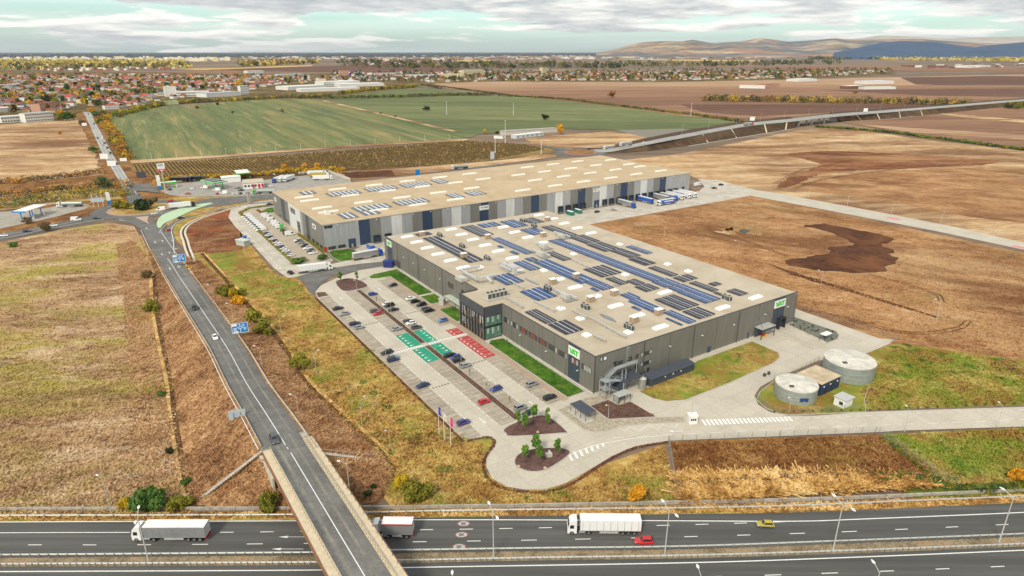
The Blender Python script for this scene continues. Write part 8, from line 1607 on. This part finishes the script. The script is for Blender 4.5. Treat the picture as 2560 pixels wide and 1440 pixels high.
m_bw=flat('render_white',(.66,.65,.62),.8);m_bp=flat('render_salmon',(.52,.30,.22),.8);m_br=flat('roof_metal_grey',(.42,.42,.42),.6);m_by=flat('render_yellow',(.60,.52,.30),.8);m_bwr=flat('roof_white_sheet',(.70,.69,.66),.6)
block(t1(340,965),t1(700,935),16,13,'long white three storey building with rows of small windows left of the road',m_bw,m_br,(3,12,2.0,1.6));block(t1(530,835),t1(765,800),16,15,'salmon apartment block with dark balcony bands above the white building',m_bp,ROOFC[0],(4,8,2.4,1.6));block(t1(30,970),t1(320,950),18,9,'white flat building at the left edge of the scrub field',m_bw,m_bwr,(2,8,2.4,1.6));block(t1(0,830),t1(540,790),26,7,'long low white hall with pale roof left of the salmon block',m_bw,m_bwr);block(t1(370,745),t1(590,735),22,8,'building with broad red roof behind the salmon block',m_bp,ROOFC[0])
block(t1(1085,715),t1(1260,700),22,7,'yellow shop hall at the town entrance',m_by,m_bwr);block(t1(1260,735),t1(1490,715),24,7,'long cream hall with ribbed roof at the town entrance',m_by,m_bwr);block(t1(1350,795),t1(1530,785),16,7,'house with large bright red roof beside the green field',m_bw,ROOFC[4],(1,5,2,1.5));block(t1(2130,735),t1(2290,725),14,7,'pale green gabled hall by the green field hedgerow',flat('render_lime',(.52,.58,.30),.8),flat('roof_lime',(.45,.50,.30),.7))
block(t1(0,520),t1(300,505),20,9,'long white school like building far left in town',m_bw,m_bwr,(2,10,3,1.8));block(t1(320,695),t1(500,680),18,7,'pale green roofed hall left in town',m_bw,flat('roof_pale_green',(.40,.50,.46),.7));block(t1(590,600),t1(740,590),18,7,'slate roofed hall in the left of town',m_bw,ROOFC[5])
block(t2(75,630),t2(220,625),20,22,'tall windowless white block of the factory at the field edge',m_bw,m_bwr);block(t2(220,632),t2(640,620),30,11,'long white factory hall with window band at the field edge',m_bw,m_bwr,(2,16,4,1.4));block(t2(600,640),t2(1040,612),40,9,'long pale grey sawtooth like hall right of the white factory',m_bw,m_br);block(t2(1040,600),t2(1145,595),16,20,'white four storey office block at the end of the factory halls',m_bw,m_bwr,(4,5,3,2))
block(t2(1640,545),t2(2130,520),60,9,'wide white industrial hall behind the second green field',m_bw,m_bwr);block(t2(1800,570),t2(2560,545),40,8,'long low white hall in front of the wide industrial hall',m_bw,m_bwr);block(t2(2100,500),t2(2560,480),50,14,'tall white hall at the right of the industrial group',m_bw,m_bwr,(1,14,5,2));block(t2(2310,390),t2(2420,388),18,30,'reddish brown tower block behind the industrial halls',m_bp,ROOFC[1],(7,4,3,1.8));block(t2(2430,360),t2(2540,358),30,12,'blue clad hall beside the tower block',flat('hall_blue',(.03,.10,.32),.6),m_br);block(t2(1520,385),t2(1840,372),30,12,'white apartment row behind the red roofed houses',m_bw,m_bwr,(4,14,3,1.5));block(t2(1120,330),t2(1330,325),40,12,'white flat office complex at the far edge of town',m_bw,m_bwr,(3,10,4,1.6))
block(h2(240,570),h2(420,565),40,14,'white building with long red roof in the middle town',m_bw,ROOFC[0],(3,12,3,1.8));block(h2(520,580),h2(790,575),60,10,'pale grey industrial hall in the middle town',m_bw,m_br);block(h2(920,565),h2(1075,560),30,22,'cream apartment block in the middle town',m_by,m_bwr,(5,9,3,1.8));block(h2(740,580),h2(920,578),30,14,'yellowish block left of the cream apartments',m_by,m_bwr,(3,8,3,1.8));block(h2(1505,545),h2(1550,543),16,26,'church with yellow tower in the far village',m_by,ROOFC[1]);block(h2(130,600),h2(330,590),40,9,'blue grey roofed halls left of the middle town',m_bw,flat('roof_blue_grey',(.25,.32,.42),.6));block(h2(0,650),h2(330,640),60,8,'white roofed production hall by the small green field',m_bw,m_bwr)
block(h3(440,658),h3(630,662),30,7,'long white barn on the brown field',m_bw,m_bwr);block(h3(630,655),h3(740,645),26,8,'red roofed barn beside the long white barn',m_bp,ROOFC[2]);block(h3(1260,665),h3(1370,660),30,8,'open barn with white roof on the right farmland',ROOFC[1],m_bwr);block(h3(1370,668),h3(1605,665),24,6,'long low white shed right of the open barn',m_bw,m_bwr);block(h3(1390,630),h3(1590,625),50,9,'white halls with blue corner on the right farmland',m_bw,flat('roof_white_blue',(.55,.60,.68),.6));block(h3(880,610),h3(1020,605),50,8,'pale industrial halls at the village end',m_bw,m_bwr);block(h3(2140,505),h3(2310,500),80,12,'white logistics hall far right below the golden wood',m_bw,m_bwr)
def far_blocks(poly,n_,wr,hr,mats,label,seed,z=1.0,gable=False):
 rnd=random.Random(seed);mb=MB()
 for x,y in img_sample(poly,n_,rnd):
  c=gp(x,y);w_=rnd.uniform(*wr);h_=rnd.uniform(*hr);dp=rnd.uniform(8,12)if gable else rnd.uniform(10,16);rz=rnd.uniform(-.5,.5)+(1.57 if gable and rnd.random()<.4 else 0)
  mb.box((c.x,c.y,h_/2+z),(w_,dp,h_),rz,rnd.randrange(2)if gable else rnd.randrange(len(mats)),bottom=False)
  if gable:
   ca,sa=math.cos(rz),math.sin(rz);q=lambda u_,v_,k_:(c.x+u_*ca-v_*sa,c.y+u_*sa+v_*ca,z+k_);L2,D2,e_=w_/2+.5,dp/2+.5,h_+dp*.32;mi=rnd.randrange(2,len(mats))
   mb.face([q(-L2,-D2,h_),q(L2,-D2,h_),q(L2,0,e_),q(-L2,0,e_)],mi);mb.face([q(L2,D2,h_),q(-L2,D2,h_),q(-L2,0,e_),q(L2,0,e_)],mi)
 mb.build('distant_buildings',mats,kind='stuff',label=label)
m_sunw=flat('far_render_cream',(.78,.70,.52),.8)
far_blocks([(-60,146),(340,145),(480,146),(580,148),(580,153),(400,156),(0,154),(-60,154)],230,(25,70),(14,34),[m_sunw,m_bw,m_by],'pale far city blocks on the left horizon',1)
far_blocks([(60,170),(440,168),(440,175),(130,180)],90,(14,30),(7,12),[m_bw,m_sunw,ROOFC[0],ROOFC[2]],'far row of white houses behind the yellow trees',2)
far_blocks([(560,142),(1240,140),(1500,138),(1500,146),(1240,150),(850,152),(600,147)],240,(20,90),(6,16),[m_bw,WALLC[1],ROOFC[1]],'scattered far villages in the middle distance',3)
far_blocks([(1240,140),(1760,140),(2200,138),(2200,141),(1800,148),(1240,149)],200,(30,100),(6,14),[m_bw,WALLC[1],ROOFC[1],ROOFC[3]],'scattered far villages below the hills',4)
far_blocks([(900,156),(1060,154),(1100,160),(900,163)],70,(14,34),(6,12),[ROOFC[0],ROOFC[2],m_bw],'red roofed far suburb',5)
far_blocks([(2250,166),(2560,160),(2640,163),(2560,168),(2330,172)],60,(20,60),(6,12),[m_bw,ROOFC[3],ROOFC[1]],'white sheds far right',6)
far_blocks([(1240,183),(2230,175),(2230,182),(1960,196),(1640,202),(1240,202)],420,(9,17),(3.5,6),[m_bw,WALLC[1],ROOFC[0],ROOFC[1],ROOFC[2],ROOFC[3]],'remaining small houses of the village beyond the tan fields',7,.8,True)
far_blocks([(-60,192),(300,188),(640,192),(830,198),(700,212),(420,225),(200,230),(-60,235)],620,(9,18),(3.5,6.5),[m_bw,WALLC[0],ROOFC[0],ROOFC[1],ROOFC[2],ROOFC[4],ROOFC[3],ROOFC[0]],'remaining small houses of the left town',8,.8,True)
far_blocks([(830,182),(1240,180),(1240,203),(1080,206),(1000,200),(830,204)],170,(9,20),(3.5,7),[m_bw,WALLC[0],ROOFC[0],ROOFC[1],ROOFC[3]],'remaining small houses of the middle town',9,.8,True)
far_blocks([(-60,240),(130,240),(190,268),(130,282),(-60,300)],46,(10,20),(3.5,7),[m_bw,WALLC[0],ROOFC[0],ROOFC[1],ROOFC[3]],'remaining small houses left of the country road',10,.8,True)
far_blocks([(225,262),(300,240),(420,232),(600,226),(600,234),(420,250),(300,274)],50,(10,20),(3.5,7),[m_bw,WALLC[1],ROOFC[0],ROOFC[2],ROOFC[3],ROOFC[5]],'remaining small houses along the field edge',11,.8,True)
def far_trees(poly,n_,r_rng,cols,label,seed,n_l=26,z=.9):
 rng=np.random.default_rng(seed);rnd=random.Random(seed);V,F,Mi=[],[],[];off=0
 for x,y in img_sample(poly,n_,rnd):
  c=gp(x,y);r_=rnd.uniform(*r_rng);v,f=leaf_cloud(rng,[(c.x,c.y,r_*.9,r_,r_,r_*.9),(c.x+r_*.5,c.y,r_*.6,r_*.6,r_*.6,r_*.6)],n_l,r_*.32);V.append(v);F.append(f+off);off+=len(v);Mi.append(np.full(n_l,rnd.randrange(len(cols))))
 v=np.concatenate(V);v[:,2]+=z;link('far_trees',np_mesh('far_trees',v,np.concatenate(F),[LV[c]for c in cols],np.concatenate(Mi)),kind='stuff',label=label)
far_trees([(-80,152),(340,152),(460,154),(460,162),(200,165),(-80,166)],900,(10,18),['sunlit_gold','sunlit_gold','yellow','olive'],'golden far trees before the left city',41)
far_trees([(-80,164),(480,162),(480,172),(-80,178)],300,(9,18),['sunlit_gold','olive','dark','brown'],'golden and dark trees behind the left town',42)
far_trees([(590,158),(780,153),(820,160),(600,168)],160,(12,22),['sunlit_gold','olive','rust','dark'],'golden tree row at the far beige field',43)
far_trees([(840,150),(1230,158),(1700,158),(2100,152),(2100,162),(1500,172),(1000,172),(840,166)],620,(9,20),['dark','dark','brown','olive'],'dark far tree belts of the middle distance',44)
far_trees([(2120,140),(2560,141),(2700,142),(2700,156),(2560,156),(2200,152)],900,(12,22),['sunlit_gold','sunlit_gold','olive','yellow'],'golden wood at the right under the hills',45)
far_trees([(2000,138),(2300,139),(2300,148),(2020,150)],300,(12,22),['dark','olive'],'dark wood left of the golden one',46)
far_trees([(-60,186),(640,187),(840,194),(700,212),(420,228),(300,262),(-60,250)],620,(4,7),['olive','brown','rust','dark','orange','olive','green'],'remaining garden trees of the left town',47,40,.8)
far_trees([(830,180),(2230,172),(2230,184),(1960,198),(1100,206),(830,206)],900,(4,9),['dark','brown','olive','rust','dark','green'],'remaining garden trees of the far villages',48,34,.8)
far_trees([(-80,133),(1150,133),(1150,142),(-80,143)],700,(12,26),['dark','dark','brown'],'dark woods under the left horizon',49,12)
# ---- flyover embankment and bridge
m_flyslope=ground_mat('flyover_slope',[(0,'#3c3024'),(.5,'#544334'),(1,'#6b5740')],scales=(.02,.1,.5,2),gain=G)
toeN=[(1500,384),(1540,384),(1625,378),(1722,364),(1880,338),(1985,321),(2106,305),(2240,296),(2350,285),(2570,262),(2900,236)];toeF=[(1478,371),(1512,366),(1588,350),(1688,330),(1850,303),(1975,291),(2075,281),(2222,270),(2332,262),(2556,245),(2890,224)]
def flyseg(i0,i1):
 mb=MB()
 for i in range(i0,i1):
  q=[]
  for k in(i,i+1):(a,b,z)=FLY[k];q.append((gp(*toeF[k],.0),gp(*a,z+.05),gp(*b,z+.05),gp(*toeN[k],.0)))
  for j in range(3):mb.face([q[0][j],q[0][j+1],q[1][j+1],q[1][j]])
 mb.f=[f if _up(mb,f)else f[::-1]for f in mb.f];mb.build('flyover_embankment',m_flyslope,kind='structure')
flyseg(0,5);flyseg(6,10)
for i,(px_,k_)in enumerate(((1745,3.3),(1815,3.75),(1905,4.35),(1960,4.8),(2130,6.35),(2185,6.7),(2245,7.1),(2300,7.6))):
 i0=int(k_);f_=k_-i0;lp=lambda A,B:(A[0]+(B[0]-A[0])*f_,A[1]+(B[1]-A[1])*f_);zz=FLY[i0][2]+(FLY[i0+1][2]-FLY[i0][2])*f_;a_=gp(*lp(FLY[i0][1],FLY[i0+1][1]),zz);b_=gp(*lp(toeN[i0],toeN[i0+1]),0);MB().bar(a_,b_,1.6,.5).build('drain_chute',m_beige,None,label=f'pale concrete drain chute down the flyover slope, {ORD[i]} from the far roundabout',cat='drain chute',group='flyover drain chutes')
A_=(gp(*FLY[5][0],9)+gp(*FLY[5][1],9))/2;B_=(gp(*FLY[6][0],9)+gp(*FLY[6][1],9))/2;d=B_-A_;wd_=13
t=empty('flyover_bridge',A_,math.atan2(d.y,d.x),'far concrete flyover bridge on pale piers over the ploughed fields','bridge')
MB().bx(-3,d.length+3,-wd_/2,wd_/2,-1.3,.1).build('deck',m_wall2,t)
for x in(.02,.34,.66):
 for y in(-4,4):MB().bx(d.length*x,d.length*x+2.2,y-1,y+1,-9,-1.3).build('pier',m_white,t)
MB().bx(d.length-4,d.length+4,-wd_/2,wd_/2,-9,-1.3).build('abutment',m_white,t);MB().bx(-5,-1.5,-wd_/2,wd_/2,-9,-1.3).build('abutment',m_wall,t)
for s in(-1,1):MB().bx(-3,d.length+3,s*wd_/2-.1,s*wd_/2+.1,.1,1.1).build('parapet',m_galvl,t)
guardrail([(*b,z+.1)for a,b,z in FLY[2:10]],'long pale guard rail on the near side of the flyover',mat=m_galvl,step=12,n=3)
for i,(p,q)in enumerate(((r6(0,0),(0,0)),)):pass
toe=catmull(gpl([(1722,366),(1800,353),(1985,322)]),4);tb=MB().strip(lift(offset_line(toe,.9),.3),lift(offset_line(toe,-.9),.3));tb.f=[f if _up(tb,f)else f[::-1]for f in tb.f];tb.build('drain_channel',m_wall2,kind='structure')
toe=catmull(gpl([(2106,306),(2231,298),(2372,280),(2523,266)]),4);tb=MB().strip(lift(offset_line(toe,.9),.75),lift(offset_line(toe,-.9),.75));tb.f=[f if _up(tb,f)else f[::-1]for f in tb.f];tb.build('drain_channel',m_wall2,kind='structure')
for i,(x,y)in enumerate([(1705,338),(1770,328),(1840,316),(1900,307),(1960,300),(2020,294),(2080,288),(2140,283),(2200,278),(2260,273),(2320,268),(2400,262),(2480,256)]):
 zz=8.3;lamp(gp(x,y-2,zz),11,(R(-60),),f'thin lamp on the flyover, {ORD[i]} from the far roundabout',.10,2,.4,1.2,'flyover lamps',zz)
for i,x in enumerate(range(380,1160,62)):
 y=np.interp(x,[330,560,900,1168],[404,390,364,349]);t=empty('field_post',gp(x,y-1),0,f'thin white pole along the field track, {ORD[i]} from the left','pole','white poles along the field track');MB().tube((0,0,0),(0,0,7),.12,.08,6).build('pole',m_signw,t);MB().box((0,0,7),(.6,.3,.3)).build('head',m_signw,t)
for i,(p,h_)in enumerate(((h2(795,857),22),(h2(1290,858),20),(h2(1155,1145),16),(h2(1497,1150),14),(h2(1230,1065),26),(h3(80,862),20))):
 t=empty('power_pole',gp(*p),0,f'slender pale mast standing in the fields, {ORD[i]} from the left in the list of six','mast','slender field masts');MB().tube((0,0,0),(0,0,h_),.35,.15,6).build('mast',m_signw,t);MB().box((0,0,h_),(2.2,.2,.2)).build('cross_arm',m_signw,t)
 # ---- hills on the right horizon
def hills(name,pts,dist,depth,mat,base_py,seed,amp=.18):
 rng=np.random.default_rng(seed);xs=np.linspace(pts[0][0],pts[-1][0],130);tops=np.interp(xs,[p[0]for p in pts],[p[1]for p in pts]);nr=14;mb=MB()
 nz=sum(np.sin(xs[:,None]*f_+rng.uniform(0,6)+np.linspace(0,1,nr)[None,:]*g_)*a_ for f_,g_,a_ in((.02,3,.5),(.05,5,.3),(.11,8,.2),(.23,11,.12)))
 for i,x in enumerate(xs):
  d0=ray(x,128.0);hor=Vector((d0.x,d0.y,0));hor/=hor.y;zt=CAM_H+dist*(128-tops[i])/FOCAL*.94
  for j in range(nr):
   s=j/(nr-1);Y=dist-depth*(1-s)if s<=1 else dist;prof=s**1.15;z=max(-5,zt*prof*(1+amp*nz[i,j]*math.sin(math.pi*s)));p=hor*Y;mb.v.append((p.x,p.y,z))
  p=hor*(dist+depth*.7);mb.v.append((p.x,p.y,-5))
 n_=nr+1
 for i in range(len(xs)-1):
  for j in range(n_-1):mb.f.append((i*n_+j,(i+1)*n_+j,(i+1)*n_+j+1,i*n_+j+1));mb.m.append(0)
 mb.build(name,mat,kind='structure',smooth=True)
m_hillshade=ground_mat('cloud_shaded_hill',[(0,(.030,.062,.125)),(.5,(.040,.080,.155)),(1,(.06,.10,.165))],scales=(.0006,.002,.006,.02),bump=0);m_hillb=ground_mat('bare_autumn_hill',[(0,(.10,.10,.075)),(.3,(.20,.15,.10)),(.55,(.36,.25,.17)),(.8,(.44,.33,.22)),(1,(.50,.42,.30))],scales=(.0004,.0012,.004,.015),bump=0,contrast=1.2,patches=[('#4a5a68',.00045,.44,.56,.85),('#b8795a',.0006,.52,.64,.6),('#e2c8a0',.0008,.56,.66,.6)]);m_hillc=ground_mat('far_pale_hill',[(0,(.30,.26,.24)),(.5,(.42,.36,.31)),(1,(.52,.46,.40))],scales=(.0004,.0012,.004,.015),bump=0)  # blue of the front ridge paints cloud shadow and haze into its colour
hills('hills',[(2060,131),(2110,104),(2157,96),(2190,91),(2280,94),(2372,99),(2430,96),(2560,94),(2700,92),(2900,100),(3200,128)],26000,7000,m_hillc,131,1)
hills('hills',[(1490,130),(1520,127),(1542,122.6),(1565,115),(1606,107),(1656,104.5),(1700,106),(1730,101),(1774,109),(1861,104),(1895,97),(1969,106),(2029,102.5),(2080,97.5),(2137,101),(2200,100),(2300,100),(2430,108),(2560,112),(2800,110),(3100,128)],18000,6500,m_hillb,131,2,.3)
hills('hills',[(2085,131),(2116,125),(2197,108),(2251,104),(2338,107),(2432,119),(2473,114),(2560,106),(2700,104),(2900,112),(3200,131)],12500,3600,m_hillshade,134,3,.12)
m_mesh=flat('fence_wire',(.30,.30,.28),.6,.3)
def fence(px,h_,step,label,z=.1,panel=True):
 pts=[gp(*p)for p in px];O=pts[0].copy();t=empty('wire_fence',(O.x,O.y,z),0,label,'fence','wire fences');pm_=MB().bx(-.04,.04,-.04,.04,0,h_).mesh('fence_post',m_mesh)
 for a,b in zip(pts[:-1],pts[1:]):
  for p,d in along([a,b],step):link('fence_post',pm_,t,(p.x-O.x,p.y-O.y,0))
  for zz in np.linspace(.15,h_-.05,7):MB().bar(a-O+Vector((0,0,zz)),b-O+Vector((0,0,zz)),.025,.025).build('fence_wire',m_mesh,t)
fence([s5(740,170),s5(1500,430),s5(2210,640),s5(2130,690)],2.2,3,'wire mesh fence behind the loading yard');fence([(1672,1106),(1684,1180),(1692,1255)],2.0,4,'wire fence at the left side of the brown plot');fence([(2198,1084),(2260,1128),(2330,1180),(2400,1218)],2.2,3,'diagonal wire fence with green weeds right of the brown plot');fence([(1670,1104),(1950,1092),(2196,1082)],2.0,4,'thin wire fence along the near kerb of the access road');fence([r3(575,110),r3(640,175),r3(740,222),r3(1150,205),r3(1340,195)],2.0,3,'wire fence round the smaller tank');fence([s5(430,1225),s5(760,1130),s5(1095,940)],2.0,3,'wire fence between the tanks and the yard');fence([(2570,600),(2300,545),(2000,483),(1930,470)],2.0,6,'wire fence beyond the pale back lane')
# ------------------------------------------------------------------ haze over the plain
hz,hnt,_=_nodes('hazy_air');hnt.nodes.remove(_);ho=hnt.nodes['Material Output'];hv=hnt.nodes.new('ShaderNodeVolumePrincipled')
hv.inputs['Color'].default_value=(.86,.94,1.0,1);hv.inputs['Density'].default_value=1.3e-5;hv.inputs['Anisotropy'].default_value=.2
hnt.links.new(hv.outputs[0],ho.inputs['Volume'])
MB().bx(-61500,61500,-61500,61500,-6,900).build('haze',hz,kind='stuff',label='thin bluish haze over the plain')
